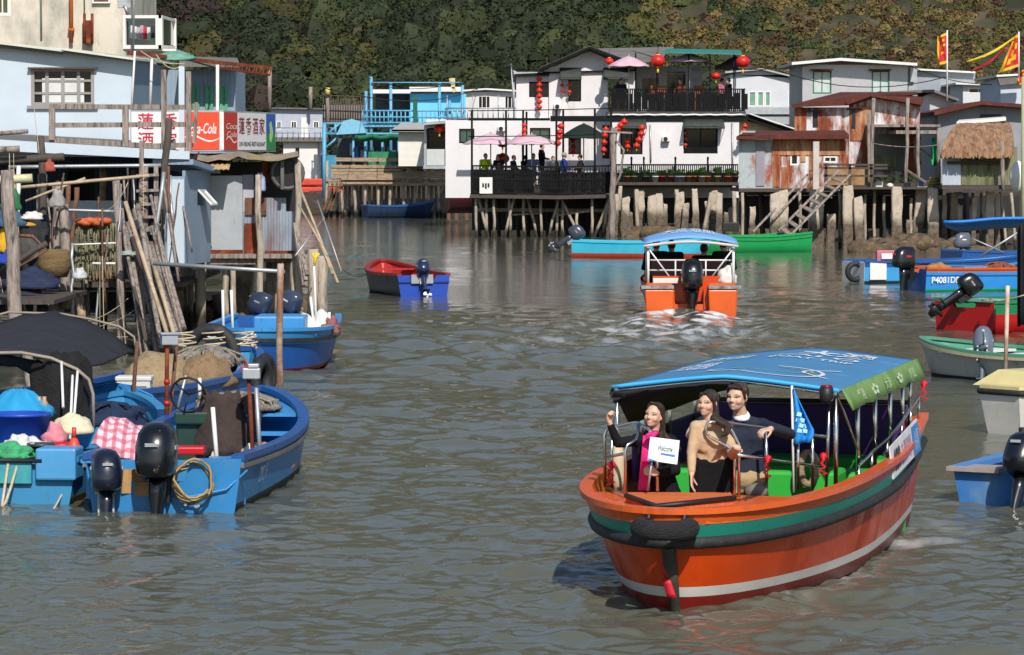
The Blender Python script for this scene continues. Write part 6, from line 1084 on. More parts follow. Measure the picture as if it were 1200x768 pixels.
# drying fence on the roof behind and poles
mb = MB()
for i in range(20): x = 379 + i * 2.9; mb.tube([P(x, 112 + (i % 3) * 3, 208), P(x, 140, 208)], .035, 5)
mb.tube([P(378, 112, 208), P(430, 114, 208)], .04, 5); mb.tube([P(378, 122, 208), P(430, 123, 208)], .03, 5)
S('drying_fence', 'grey stick fence on a far roof below the dark hillside', 'fence', mb, m_darkwood)
for k_, (a_, b_, sg) in enumerate((((205, 66, 68), (435, 92, 190), .5), ((316, 84, 90), (560, 104, 175), .7), ((600, 76, 143), (436, 98, 190), .6), ((742, 60, 143), (960, 74, 150), .5), ((1063, 76, 150), (1200, 96, 140), .4), ((870, 64, 141), (1110, 90, 128), .8))): rope(('sagging wire from the green tarpaulin to the blue scaffold', 'sagging wire from the crossarm pole to the white upper house', 'wire from the restaurant wing to the blue scaffold pole', 'wire from the gable ridge to the silver grey house', 'wire from the silver grey house to the frame edge', 'wire from the balcony corner to the flag pole')[k_], sag(P(*a_), P(*b_), sg, 12), .03, m_black, 'wire')
mb = MB(); pbox(mb, 378, 123, 432, 146, 209, .1); S('tin_screen', 'dull brown tin screen behind the stick fence', 'screen', mb, M('dull_tin', '#77706a', .8, var=.25, sc=1.5))
for x, y0, y1, D, r, lab in ((316, 82, 128, 90, .055, 'pale pole with a crossarm beside the sign corner'), (364, 102, 128, 214, .12, 'short dark pole above the blue grey far house'), (384, 104, 150, 207, .11, 'pole with a yellow cap above the stick fence')):
    mb = MB(); mb.tube([P(x, y1, D), P(x, y0, D)], r, 7); o = S('utility_pole', lab, 'pole', mb, m_wood)
mb = MB(); mb.tube([P(384, 111, 206.8), P(384, 103, 206.8)], .15, 8); part(o, 'cap', mb, M('yellow_cap', '#c9b86a', .7))
# ================================================================ boats
def fpaint(name, col, **k):
    a = dict(rough=.38, var=.08, sc=2.5, dirt=tuple(x * .5 for x in hx(col)), damt=.33, dsc=3.5, dst=(1, 1, .45), bump=.12, bsc=5, spec=.45, dirt2=(tuple(x * .45 for x in hx(col)), .31, 5, (4, 4, .7))); a.update(k); return M('hull_' + name, col, **a)
class Hull:
    """bow towards +Y, water at z=0.  sheer = (stern, middle, bow) heights"""
    def __init__(s, L, B, sheer=(.45, .4, .65), draft=.28, tw=.78, full=2.3, blunt=.0, rake=.5, flare=.72, fz=.02, th=.05, ex=.72, vb=.12):
        s.L, s.B, s.sh, s.dr, s.tw, s.full, s.blunt, s.rake, s.flare, s.fz, s.th, s.ex, s.vb = L, B, sheer, draft, tw, full, blunt, rake, flare, fz, th, ex, vb
    def sheer(s, u): a, m, b = s.sh; q = (u - .42); return m + (b - m) * max(0, q / .58) ** 2 + (a - m) * max(0, -q / .42) ** 1.7
    def hw(s, u):
        if u < .45: k = s.tw + (1 - s.tw) * math.sin(u / .45 * math.pi / 2)
        else: f = min(1.0, (u - .45) / .55); k = s.blunt + (1 - s.blunt) * (1 - f ** s.full) ** (.8 if s.blunt else s.ex)
        return max(.012, s.B / 2 * k)
    def pt(s, u, z, inset=0):
        sh = s.sheer(u); h = min(1.05, max(0, (z + s.dr) / (sh + s.dr))); w_ = s.hw(u)
        fl = s.flare - s.vb * max(0, (u - .5) / .5) ** 1.2; x = w_ * (fl + (1 - fl) * h ** .8) * (1 if h > .25 else (.35 + .65 * (h / .25) ** .6)) - inset
        y = -s.L / 2 + u * s.L - s.rake * max(0, 1 - h) ** 1.2 * max(0, (u - .55) / .45) ** 2
        return max(.004, x), y
    def skin(s, levels, mats, n=26):
        us = [i / n for i in range(n + 1)]; us = [1 - (1 - u) ** (1.35 if s.ex > .6 else 1.9) for u in us]; mb = MB(); rings = []
        for u in us:
            zs = [-s.dr * (1 - .5 * max(0, (u - .8) / .2) ** 2)] + [(v if k == 'z' else s.sheer(u) + v) for k, v, _ in levels]; r = []
            for z in zs[::-1]: x, y = s.pt(u, z); r.append(V3((-x, y, z)))
            for z in zs: x, y = s.pt(u, z); r.append(V3((x, y, z)))
            rings.append(r)
        mi = [l[2] for l in levels]; mis = mi[::-1] + [mi[0]] + mi
        mb.loft(rings, closed=False, caps=(False, False), mis=mis)
        mb.add(rings[-1], [tuple(range(len(rings[-1])))], mi=mi[-1]); return mb
    def lining(s, top=-.0, n=24, u0=0.0, u1=1.0, fz=None):
        fz = s.fz if fz is None else fz; mb = MB(); rings = []
        for i in range(n + 1):
            u = u0 + (u1 - u0) * i / n; sh = s.sheer(u) + top; zf = min(fz, sh - .02); xt, yt = s.pt(u, sh, s.th); xb, yb = s.pt(u, zf, s.th)
            if i == n: yt -= s.th; yb -= s.th
            if i == 0: yt += s.th; yb += s.th
            rings.append([V3((-xt, yt, sh)), V3((-xb, yb, zf)), V3((-xb * .5, yb, zf)), V3((xb * .5, yb, zf)), V3((xb, yb, zf)), V3((xt, yt, sh))])
        mb.loft(rings, closed=False, caps=(False, False), smooth=False); mb.add(rings[-1], [tuple(range(6))]); return mb
    def rim(s, w_=.07, h=.05, dz=0, n=30, u0=0, u1=1, out=.02, round_=False):
        """gunwale strip all the way round"""
        L_, R_ = [], []
        for i in range(n + 1): u = u0 + (u1 - u0) * (1 - (1 - i / n) ** (1.4 if s.ex > .6 else 2)); z = s.sheer(u) + dz; x, y = s.pt(u, z); L_.append(V3((-x, y, z))); R_.append(V3((x, y, z)))
        path = L_ + R_[::-1]; mb = MB()
        if round_: return mb.tube(path, w_, 8)
        sec = []; m_ = len(path)
        for i, p in enumerate(path):
            d = (path[min(i + 1, m_ - 1)] - path[max(i - 1, 0)]).normalized(); o = V3((0, 0, 1)).cross(d).normalized()
            if o.dot(V3((p.x, 0, 0)) + V3((0, .2 if p.y > s.L * .42 else 0, 0))) < 0: o = -o
            sec.append([p + o * out - Z * h / 2, p + o * out + Z * h / 2, p + o * (out - w_) + Z * h / 2, p + o * (out - w_) - Z * h / 2])
        return mb.loft(sec, smooth=False)
    def transom(s, notch=0, nw=0, th=.07, cx=0):
        z1 = s.sheer(0); zs = [-s.dr, -s.dr * .5, 0, z1 * .5, z1]; r = [(s.pt(0, z)[0], z) for z in zs]
        poly = [(-x, z) for x, z in r[::-1]] + [(x, z) for x, z in r]
        if notch: poly = poly + [(cx + nw / 2 + .06, z1), (cx + nw / 2, z1 - notch), (cx - nw / 2, z1 - notch), (cx - nw / 2 - .06, z1)]
        return MB().prism([(x, -s.L / 2 - .004, z) for x, z in poly], (0, th, 0))
    def foot(s, loc, rz, shrink=.05):
        p = []
        for i in range(17): u = i / 16; x, y = s.pt(u, .02, shrink); p.append((x, y + (shrink if i == 0 else -shrink if i == 16 else 0)))
        p = p + [(-x, y) for x, y in p[::-1]]; c, sn = math.cos(rz), math.sin(rz); FOOT.append([(loc[0] + x * c - y * sn, loc[1] + x * sn + y * c) for x, y in p])
def boat_at(stern, bow):
    """centre and heading from the two ends on the water"""
    a, b = Vector(stern), Vector(bow); d = b - a; return ((a.x + b.x) / 2, (a.y + b.y) / 2, 0), math.atan2(-d.x, d.y)
def outboard(boat, at, s, col, tilt=0, steer=0, label=None, prop='#1c1c1e', patch=None):
    """outboard clamped at local point 'at' on a transom facing -Y: leg with cowl, bracket and propeller as its pieces"""
    Mx = Matrix.Translation(Vector(at)) @ Matrix.Rotation(steer, 4, 'Z') @ Matrix.Rotation(-tilt, 4, 'X') @ Matrix.Scale(s, 4)
    def pl(mb): mb.v = [tuple(Mx @ Vector(p)) for p in mb.v]; return mb
    mc = M('cowl_' + col, col, .28, var=.1, sc=5, dirt=(.2, .2, .19), damt=.3, dsc=9, dst=(1, 1, 2), dsoft=.02, spec=.5, coat=.3)
    def rr(cx, cy, a, b, z, n=16, p=2.8, tz=0): return [V3((cx + a * math.copysign(abs(math.cos(t)) ** (2 / p), math.cos(t)), cy + b * math.copysign(abs(math.sin(t)) ** (2 / p), math.sin(t)), z + tz * math.sin(t))) for t in (2 * math.pi * j / n for j in range(n))]
    mb = MB(); mb.loft([rr(0, -.17, .085, .10, .02, p=2.3), rr(0, -.17, .075, .10, -.12, p=2.3), rr(0, -.17, .05, .095, -.32, p=2), rr(0, -.175, .042, .09, -.55, p=2), rr(0, -.18, .035, .085, -.66, p=2)])
    mb.box((0, -.21, -.50), (.19, .26, .015)); mb.loft([rr(0, -.2, .03, .08, -.64, p=2), rr(0, -.2, .05, .13, -.70, p=2), rr(0, -.2, .045, .13, -.76, p=2), rr(0, -.17, .008, .06, -.92, p=2)])
    mb.ell((0, -.09, -.70), (.05, .12, .05), 10)
    lg = part(boat, 'outboard_motor', pl(mb), mc, local=True, label=label)
    mb = MB(); mb.loft([rr(0, -.19, .12, .19, .02), rr(0, -.2, .165, .25, .06), rr(0, -.2, .175, .265, .16, tz=.01), rr(0, -.19, .17, .255, .30, tz=.015), rr(0, -.18, .15, .23, .40, tz=.02), rr(0, -.17, .11, .17, .46, tz=.02), rr(0, -.16, .05, .08, .48)])
    part(lg, 'cowl', pl(mb), mc, local=True)
    mb = MB(); mb.box((0, -.462, .3), (.11, .012, .03)); mb.box((.168, -.2, .27), (.02, .13, .035)); mb.box((-.168, -.2, .27), (.02, .13, .035)); part(lg, 'decal', pl(mb), M('decal' + (patch or 'grey'), patch or '#8e9296', .4), local=True)
    mb = MB()
    for x in (-.08, .08): mb.box((x, -.03, -.08), (.02, .12, .26)); mb.box((x, .035, .03), (.03, .14, .03)); mb.tube([(x, .0, -.06), (x, .11, -.06)], .012, 6)
    mb.tube([(-.12, -.06, .0), (.12, -.06, .0)], .022, 7); mb.tube([(-.02, 0, .08), (-.03, .3, .12), (-.03, .48, .13)], [.02, .018, .024], 7); part(lg, 'clamp_bracket', pl(mb), m_galv if prop != '#1c1c1e' else m_black, local=True)
    mb = MB(); mb.ell((0, -.34, -.70), (.035, .05, .035), 8)
    for k in range(3):
        a = 2 * math.pi * k / 3 + .4; d = V3((math.cos(a), 0, math.sin(a))); e = V3((-math.sin(a), 0, math.cos(a))); c = V3((0, -.34, -.70)); mb.prism([c + d * .03 - e * .02 - Y * .01, c + d * .10 - e * .06 - Y * .02, c + d * .135, c + d * .10 + e * .05 + Y * .02, c + d * .03 + e * .02 + Y * .01], (0, .008, 0))
    part(lg, 'propeller', pl(mb), M('prop_' + prop, prop, .5, var=.1), local=True); return lg
def thwart(b, h, u, z, wd, m, th=.035, name='thwart'):
    x, y = h.pt(u, z, h.th); mb = MB(); mb.box((0, y, z), (2 * x, wd, th)); return part(b, name, mb, m, local=True)
# ---- A: the near blue boat
bA = fpaint('blue', '#2a78b0', dirt='#5a8094', damt=.3)
loc, rz = boat_at((-2.99, 29.2, 0), (-2.58, 35.2, 0)); hA = Hull(6.05, 1.54, (.46, .42, .66), .25, .88, 2.6, 0, .35, .84, .05); hA.foot(loc, rz)
A = T('motor_boat', 'near blue open motor boat with two outboards and a brown jacket over its console', 'boat', loc, rz)
m_dblue = fpaint('dark_blue', '#1f4f8c', damt=.3); m_lblue = fpaint('light_blue', '#3a86bf', damt=.25, dirt='#2b6a9c'); m_wt = M('slime', '#2a3a3a', .7, var=.3, sc=4)
part(A, 'hull', hA.skin([('z', .0, 1), ('z', .07, 1), ('z', .2, 0), ('s', -.12, 0), ('s', -.03, 0), ('s', 0, 0)], None), [bA, m_wt], local=True)
part(A, 'lining', hA.lining(), m_lblue, local=True); part(A, 'gunwale', hA.rim(.11, .05, .012), m_dblue, local=True)
part(A, 'rub_rail', hA.rim(.03, .035, -.06, out=.03), M('grey_rubber', '#6d6a66', .6, var=.2), local=True)
part(A, 'transom', hA.transom(.2, .80, cx=-.22), bA, local=True)
mb = MB(); mb.box((-.22, -2.62, .24), (1.05, .05, .34)); mb.box((.0, -2.62, .13), (1.3, .04, .2)); part(A, 'splash_well', mb, m_lblue, local=True)
split_parts(A, 'stern_deck', m_lblue, [lambda mb: mb.box((.52, -2.80, .43), (.34, .42, .03)), lambda mb: mb.box((-.66, -2.80, .43), (.12, .42, .03))], local=True)
for u, z, w_ in ((.42, .30, .10), (.66, .36, .12)): thwart(A, hA, u, z, w_, m_lblue)
mb = MB()
for i in range(2): u0 = .78; x, y = hA.pt(u0, .5, .05); mb.prism([(-x, y, .50), (x, y, .50), (hA.pt(.9, .52, .05)[0], hA.pt(.9, .52, .05)[1], .55), (0, 2.86, .59), (-hA.pt(.9, .52, .05)[0], hA.pt(.9, .52, .05)[1], .55)], (0, 0, -.03)) if i == 0 else None
part(A, 'foredeck', mb, m_lblue, local=True)
outboard(A, (-.02, -3.04, .30), 1.0, '#0d0f14', tilt=.03, label='large scuffed black outboard motor with the worn white midsection')
outboard(A, (-.50, -3.04, .16), .78, '#141a2b', tilt=.12, steer=.25, prop='#d8d5cc', label='smaller navy outboard motor with the white propeller')
mb = MB(); mb.box((-.10, -.62, .38), (.34, .3, .62)); mb.box((-.10, -.80, .64), (.36, .06, .12)); part(A, 'console', mb, M('dark_green_paint', '#1c3a30', .5, var=.15), local=True, bevel=.02)
mb = MB(); mb.tube([(-.14 + .16 * math.cos(a * .5), -.86 - .03 * math.sin(a * .5), .86 + .16 * math.sin(a * .5)) for a in range(13)], .012, 6)
for a in (0.3, 2.4, 4.5): mb.tube([(-.14, -.84, .86), (-.14 + .16 * math.cos(a), -.86, .86 + .16 * math.sin(a))], .009, 5)
part(A, 'steering_wheel', mb, m_black, local=True)
for i, (sx, n) in enumerate(((1, 0), (1, 1))):
    x, y = hA.pt(.16 if n == 0 else .55, .28); 
    text(A, 'registration_number', 'CM2 17' if n == 0 else '香漁 52', M('faded_lettering', '#a9bccb', .6), (x + .012, y, .26 if n == 0 else .34), (0, 1, 0), (.16, 0, 1), .5, .14, .012, local=True)
mb = MB(); mb.tube([(.72, -2.98, .36), (.55, -3.06, .2), (.25, -3.07, .14), (.05, -3.07, .15)], .01, 5); part(A, 'fuel_line', mb, m_lblue, local=True)
mb = MB(); mb.tube([(.30, -3.06, .06), (.30, -3.085, .06)], .025, 8); mb.tube([(.2, -3.06, .07), (.2, -3.08, .07)], .014, 8); part(A, 'drain_fitting', mb, m_galv, local=True)
WA = lambda x, y, z: Matrix.Translation(Vector(loc)) @ Matrix.Rotation(rz, 4, 'Z') @ Vector((x, y, z))
locA, rzA = loc, rz
def in_boat(L_, R_): return lambda x, y, z: Matrix.Translation(Vector(L_)) @ Matrix.Rotation(R_, 4, 'Z') @ Vector((x, y, z))
WA = in_boat(locA, rzA)
# cargo of A
rows = []
for k in range(9):
    f = k / 8; rows.append([WA(.15 + (j - 5) * .052 * (.6 + .5 * f), -.72 - .1 * math.sin(math.pi * j / 10) * (1 + f * .6) + rnd.uniform(-.015, .015), .88 - .58 * f + .03 * math.sin(j * 2)) for j in range(11)])
mb = MB(); mb.grid(rows, .03); m_jk = M('brown_jacket', '#3d312c', .85, var=.25, sc=6, bump=.6, bsc=12)
jk = S('jacket', 'dark brown jacket draped over the console of the near blue boat', 'jacket', mb, m_jk)
mb = MB(); mb.tube([WA(.40, -.78, .84), WA(.48, -.83, .66), WA(.47, -.86, .46)], [.07, .065, .05], 8); part(jk, 'sleeve', mb, m_jk)
rope_coil('yellow hose coil standing in the stern well of the near blue boat', WA(.23, -2.95, .22), .165, 4, M('yellow_hose', '#9a8050', .6, var=.2, dirt='#5f4d30', damt=.35, dsc=9), .013).rotation_euler = (1.25, 0, .2)
heap('net_heap', 'heap of pale rope and net on the foredeck of the near blue boat', 'net', WA(-.1, 1.9, .52), (.42, .40, .16), M('grey_net', '#8f887c', .95, var=.3, sc=12, dirt='#5a4a44', damt=.4, dsc=9, bump=1, bsc=40), .16, lines=14)
heap('net_heap', 'salmon pink net lying low in the middle of the near blue boat', 'net', WA(.42, .0, .06), (.30, .55, .26), M('pink_net', '#b5816a', .95, var=.3, sc=12, dirt='#8c4a36', damt=.4, dsc=7, bump=1, bsc=40), .12, lines=5)
heap('sack', 'pale sack lying beside the pink net in the near blue boat', 'sack', WA(.46, -.75, .05), (.16, .3, .34), M('pale_sack', '#c9bda6', .9, var=.15, bump=.6, bsc=14), .14)
for x, y, z0, h, m, lab in ((.30, -1.9, .2, .62, m_white, 'white pipe stuck upright in the stern half of the near blue boat'), (.52, -1.2, .1, .95, m_rust, 'rusty red stake beside the pale sack in the near blue boat'), (.58, -1.15, .1, .9, m_galv, 'thin grey rod beside the rusty stake in the near blue boat')):
    mb = MB(); mb.tube([WA(x, y, z0), WA(x - .05, y + .02, z0 + h)], .02, 7); S('stake', lab, 'pole', mb, m)
mb = MB(); c = WA(.50, -1.2, 1.08); mb.box(c, (.16, .1, .1)); mb.box(c + V3((.02, 0, .07)), (.1, .12, .04)); S('net_winch', 'small grey metal block on top of the rusty stake', 'block', mb, m_galv, bevel=.01)
mb = MB(); mb.box(WA(.02, -1.8, .43), (.3, .22, .07)); S('tool_tray', 'bright red tray on the thwart behind the black outboard', 'tray', mb, M('red_plastic', '#b3161c', .4), bevel=.015)
rows = [[WA(-.78 + j * .05 + k * .035, -2.2 + k * .1 - j * .012, .52 + .22 * math.sin(k / 7 * 3) - .02 * j + .02 * math.sin(j * 2.1 + k)) for j in range(9)] for k in range(8)]
mb = MB(); mb.grid(rows, .02); S('checked_cloth', 'pink and white checked cloth lying over the stern corner of the near blue boat', 'cloth', mb, M('checked', '#d8b8bf', .9, var=.05, plaid=((.35, .03, .08), (.45, .05, .1), 75)))
mb = MB(); mb.box(WA(-.28, -2.98, .26), (.2, .1, .2), rz=.3, top=.8); mb.box(WA(-.18, -2.99, .2), (.12, .1, .12), rz=-.2); S('cardboard', 'crumpled tan cardboard wedged between the two outboards', 'cardboard', mb, M('cardboard_tan', '#a08055', .9, var=.25, sc=8))
heap('fender_rope', 'knotted pale rope hanging on the inner bulkhead of the near blue boat', 'rope', WA(.35, -2.56, .28), (.05, .03, .16), m_rope, .2)
# ---- B: sampan at the left edge with the black canopy
loc, rz = boat_at((-4.62, 29.9, 0), (-4.1, 36.2, 0)); hB = Hull(6.2, 1.75, (.38, .36, .55), .25, .9, 2.4, 0, .4, .85, .03); hB.foot(loc, rz); WB = in_boat(loc, rz)
B = T('sampan', 'worn turquoise and blue sampan crowded with tubs under a black canopy', 'boat', loc, rz)
m_turq = fpaint('turquoise', '#3fa39a', dirt='#2a6f9e', damt=.42, dsc=2, rough=.6); m_oldb = fpaint('old_blue', '#3380ad', dirt='#7d6a52', damt=.3, dsc=2.5, rough=.6)
part(B, 'hull', hB.skin([('z', .0, 1), ('z', .06, 1), ('z', .2, 0), ('s', -.1, 0), ('s', 0, 0)], None), [m_oldb, M('brown_slime', '#6b5a40', .8, var=.3, sc=4)], local=True)
part(B, 'lining', hB.lining(), m_oldb, local=True); part(B, 'transom', hB.transom(.12, .3, cx=-.5), m_oldb, local=True); part(B, 'gunwale', hB.rim(.1, .05, .01), m_oldb, local=True)
mb = MB(); mb.box((-.1, -3.13, .27), (1.0, .05, .18)); part(B, 'green_board', mb, m_turq, local=True); mb = MB(); mb.box((.62, -3.0, .35), (.36, .36, .28)); part(B, 'stern_box', mb, fpaint('box_blue', '#4a92c4', damt=.3), local=True, bevel=.02)
mb = MB(); mb.tube([(-.8, -3.17, .39), (.5, -3.17, .38)], .02, 6); part(B, 'stern_bar', mb, m_black, local=True)
# hooped canopy
hoopA = [P(-40, 412, 33.0), P(-10, 414, 33.0), P(25, 413.5, 33.0), P(60, 420, 33.0), P(90, 433, 33.0), P(104, 445, 33.0), P(109, 462, 33.0), P(110, 500, 33.0)]
hoopB = [P(-40, 380, 37.5), P(10, 366, 37.5), P(72, 368, 37.5), P(105, 374, 37.5), P(140, 383, 37.5), P(157, 395, 37.5), P(160, 412, 37.5), P(157, 480, 37.2)]
split_parts(B, 'canopy_hoop', M('dull_hoop', '#8d8174', .6, var=.2), [lambda mb: mb.tube(hoopA, .017, 8), lambda mb: mb.tube(hoopB, .013, 8)])
top = [(-40, 372), (0, 380), (30, 370), (65, 366), (100, 377), (130, 392), (155, 412)]; low = [(-40, 414), (0, 413), (25, 414), (52, 420), (88, 433), (120, 428), (155, 412.5)]
rows = []
for k in range(7):
    f = k / 6; rows.append([P(top[j][0] + (low[j][0] - top[j][0]) * f, top[j][1] + (low[j][1] - top[j][1]) * f + 3 * math.sin(math.pi * f), 37.6 - 4.5 * f * (1 if j < 5 else .6 if j == 5 else .2)) for j in range(7)])
mb = MB(); mb.grid(rows, .02); part(B, 'canopy', mb, m_canvas)
mb = MB(); mb.grid([[P(-40, 413, 33.4), P(10, 416, 33.4), P(50, 424, 33.4), P(90, 434, 33.5)], [P(-40, 425, 33.8), P(20, 428, 33.8), P(48, 444, 33.8), P(80, 440, 33.8)]], .02); part(B, 'canopy_flap', mb, m_canvas)
for a, b in (((72, 424), (74, 478)), ((91, 434), (86, 500)), ((85, 440), (82, 515))): mb = MB(); mb.tube([P(*a, 33), P(*b, 32.6)], .014, 6); part(B, 'stay_pole', mb, m_white)
# tubs and bags
def tub(label, px, py, D, r, h, col, rimc=None, zb=None, open_=True, name='tub', taper=.86):
    c = P(px, py, D); mb = MB(); mb.lathe([(r * taper * .95, 0), (r * taper, .01), (r, h), (r * 1.05, h), (r * 1.05, h + .025), (r * .95, h + .025), (r * taper * .92, .04)], c, 22); return S(name, label, name.replace('_', ' '), mb, M('plastic_' + col, col, .42, var=.12, sc=3, dirt=(.25, .25, .25), damt=.2, dsc=8))
tub('large royal blue plastic drum in the stern of the turquoise sampan', 24, 520, 31.4, .27, .26, '#2446a8', name='plastic_drum', taper=.96)
mb = MB(); c = P(22, 484, 32.0); mb.loft([[c + V3((r * (1 + .09 * math.sin(5 * a_) + .05 * math.sin(11 * a_ + r * 9)) * math.cos(a_), r * (1 + .07 * math.cos(4 * a_)) * math.sin(a_), z_ + .012 * math.sin(7 * a_))) for a_ in [q * .175 for q in range(36)]] for r, z_ in ((.33, -.02), (.3, .04), (.22, .11), (.13, .19), (.05, .22))]); S('plastic_cover', 'sky blue plastic cone cover above the royal blue drum', 'cover', mb, M('plastic_cyan', '#2c8fc0', .4, var=.1))
mb = MB(); c = P(18, 516, 30.9); mb.lathe([(.35, 0), (.3, .05), (.3, .2), (.31, .25)], c + V3((-.05, .1, -.05)), 18)
heap('plastic_bag', 'crumpled white bag in front of the royal blue drum', 'bag', P(22, 528, 30.5), (.15, .14, .13), m_whiteplast, .2)
heap('net_heap', 'small bright green net clump at the sampan stern', 'net', P(12, 536, 30.2), (.2, .12, .12), M('lime_net', '#3fa06a', .9, var=.3, sc=9, bump=.8, bsc=40), .2)
tub('charcoal bucket in front of the blue drum', 48, 541, 30.4, .12, .14, '#3b3d42', name='bucket'); heap('plastic_bag', 'white bag leaning behind the charcoal bucket', 'bag', P(38, 534, 30.8), (.16, .14, .14), M('white_bag', '#c4c6c6', .5, var=.1), .2)
tub('red plastic basket at the right side of the sampan', 72, 538, 30.6, .13, .12, '#c01c22', name='basket'); heap('life_vest', 'pink buoyancy vest behind the red basket', 'vest', P(64, 518, 31.2), (.11, .1, .16), M('pink_foam', '#c87a86', .8, var=.1), .15)
heap('plastic_jug', 'cream jerrycan lying under the canopy stays', 'jug', P(86, 508, 31.4), (.2, .15, .17), M('cream_plastic', '#d0c8a8', .5, var=.1), .1)
heap('net_heap', 'dark net hanging under the black canopy', 'net', P(72, 500, 33.2), (.3, .3, .75), M('dark_net_heap', '#1f1e1e', .95, var=.4, sc=9, bump=1, bsc=40), .12)
heap('blue_bundle', 'blue tarpaulin bundle behind the canopy stays', 'bundle', P(128, 480, 36.5), (.5, .4, .26), M('blue_tarp', '#2270b0', .55, var=.2, sc=4, bump=.4, bsc=9), .14, lines=5)
heap('net_heap', 'navy net pile beside the blue tarpaulin bundle', 'net', P(128, 497, 34.5), (.42, .4, .2), M('navy_net', '#1b2c48', .9, var=.35, sc=7, bump=.8, bsc=30), .15, lines=8)
for i, (x, y) in enumerate(((46, 476), (52, 476))):
    mb = MB(); c = P(x, y + 10, 32.0); mb.lathe([(.035, 0), (.035, .11), (.02, .14), (.02, .17)], c, 10); S('bottle', 'brown and white bottle on the drum, ' + ('left one of the pair' if i == 0 else 'right one of the pair'), 'bottle', mb, M('tan_bottle', '#a58d72', .4))
for px, py, D, rx, rz_, lab, nm, col in ((87, 543, 30.2, .075, .24, 'long orange red fender hanging between the sampan and the near blue boat', 'fender', '#c8432c'), (89, 566, 30.5, .075, .12, 'small orange float under the long fender at the waterline', 'float', '#d24a20'), (288, 442, 42.0, .125, .14, 'round orange buoy beside the tyres of the net boat', 'buoy', '#cf4a28')):
    mb = MB(); c = P(px, py, D); mb.ell(c, (rx, rx, rz_), 14); mb.tube([c + Z * rz_ * .95, c + Z * (rz_ + .08)], .02, 6); S(nm, lab, nm, mb, M('plastic_' + col, col, .45, var=.12, sc=6, dirt=(.3, .12, .08), damt=.3, dsc=6))
rope('pale mooring line dropping from the orange fender into the water', sag(P(82, 558, 30.1), P(62, 598, 29.7), .02), .015)
rope('bunch of pale ropes hanging over the sampan stern', sag(P(10, 540, 29.9), P(2, 596, 29.7), .0) + sag(P(6, 590, 29.7), P(20, 545, 29.9), .02), .022)
rope('dark line tied from the sampan box to the orange fender', sag(P(52, 540, 30), P(80, 556, 30.1), .03), .012, m_black)
# ---- C: net boat behind
loc, rz = boat_at((-5.0, 37.6, 0), (-3.42, 43.2, 0)); hC = Hull(6.2, 1.5, (.45, .4, .62), .25, .85, 2.8, .15, .3, .85, .05); hC.foot(loc, rz); WC = in_boat(loc, rz)
C_ = T('net_boat', 'blue boat heaped with tan nets and hung with black tyres at its bow', 'boat', loc, rz)
part(C_, 'hull', hC.skin([('z', .0, 0), ('z', .2, 0), ('s', -.1, 0), ('s', 0, 0)], None), [m_dblue], local=True); part(C_, 'lining', hC.lining(), m_oldb, local=True); part(C_, 'transom', hC.transom(), m_dblue, local=True); part(C_, 'gunwale', hC.rim(.1, .06, .01), m_dblue, local=True)
outboard(C_, (.35, -3.05, .48), .75, '#1a2030', .1, label='dark outboard cowl in front of the white foam box')
mb = MB()
for u in (.9, .8, .97): mb = MB(); x, y = hC.pt(u, .4); tyre(mb, (x + .05, y, .32), .22, .075, 'x'); part(C_, 'tyre_fender', mb, m_blackm, local=True)
mb = MB(); tyre(mb, (-.1, 2.1, .62), .3, .08, 'y'); part(C_, 'deck_tyre', mb, m_blackm, local=True)
heap('net_heap', 'large smooth tan net heap in the net boat, the left one', 'net', WC(-.15, .4, .32), (.45, .7, .4), m_net, .06); heap('net_heap', 'folded tan net heap in the net boat, the right one', 'net', WC(.42, .55, .33), (.36, .55, .36), M('brown_net', '#93795a', .95, var=.25, sc=9, dirt='#5f4a35', damt=.4, dsc=9, bump=1, bsc=45), .08)
heap('net_heap', 'grey and orange net tangle at the bow of the net boat', 'net', WC(0, 1.6, .5), (.45, .5, .22), M('grey_net', '#8f887c'), .15, lines=12)
mb = MB(); c = P(158, 474, 38.6); mb.box(c + Z * .14, (.38, .3, .28)); mb.box(c + Z * .30, (.41, .33, .05)); fb = S('foam_box', 'white foam fish box in front of the tan nets', 'box', mb, m_whiteplast, bevel=.012)
mb = MB(); mb.box(c + V3((.02, -.155, .2)), (.26, .008, .035)); mb.lathe([(.03, 0), (.03, .004)], c + V3((0, -.152, .08)), 12, R=Matrix.Rotation(math.pi / 2, 3, 'X')); part(fb, 'printed_mark', mb, M('grey_print', '#6d7077', .6))
for k, (a, b, sg) in enumerate((((200, 418), (262, 402), .03), ((196, 428), (270, 432), .08), ((215, 424), (296, 396), .12), ((230, 414), (300, 405), .05))): rope(['pale mooring rope from the net boat to the rusty stake', 'slack pale rope across the net boat bow', 'pale rope rising from the net boat to the blue bow', 'thin upper mooring rope above the tyres'][k], sag(P(*a, 42.5), P(*b, 44), sg), .018)
for k in range(3): rope_coil(['loose rope coil on the bow of the net boat, nearest the tyres', 'loose rope coil in the middle of the net boat bow', 'loose rope coil at the inner side of the net boat bow'][k], WC(.3 - k * .35, 2.2 - k * .15, .68), .14, 3, None, .011)
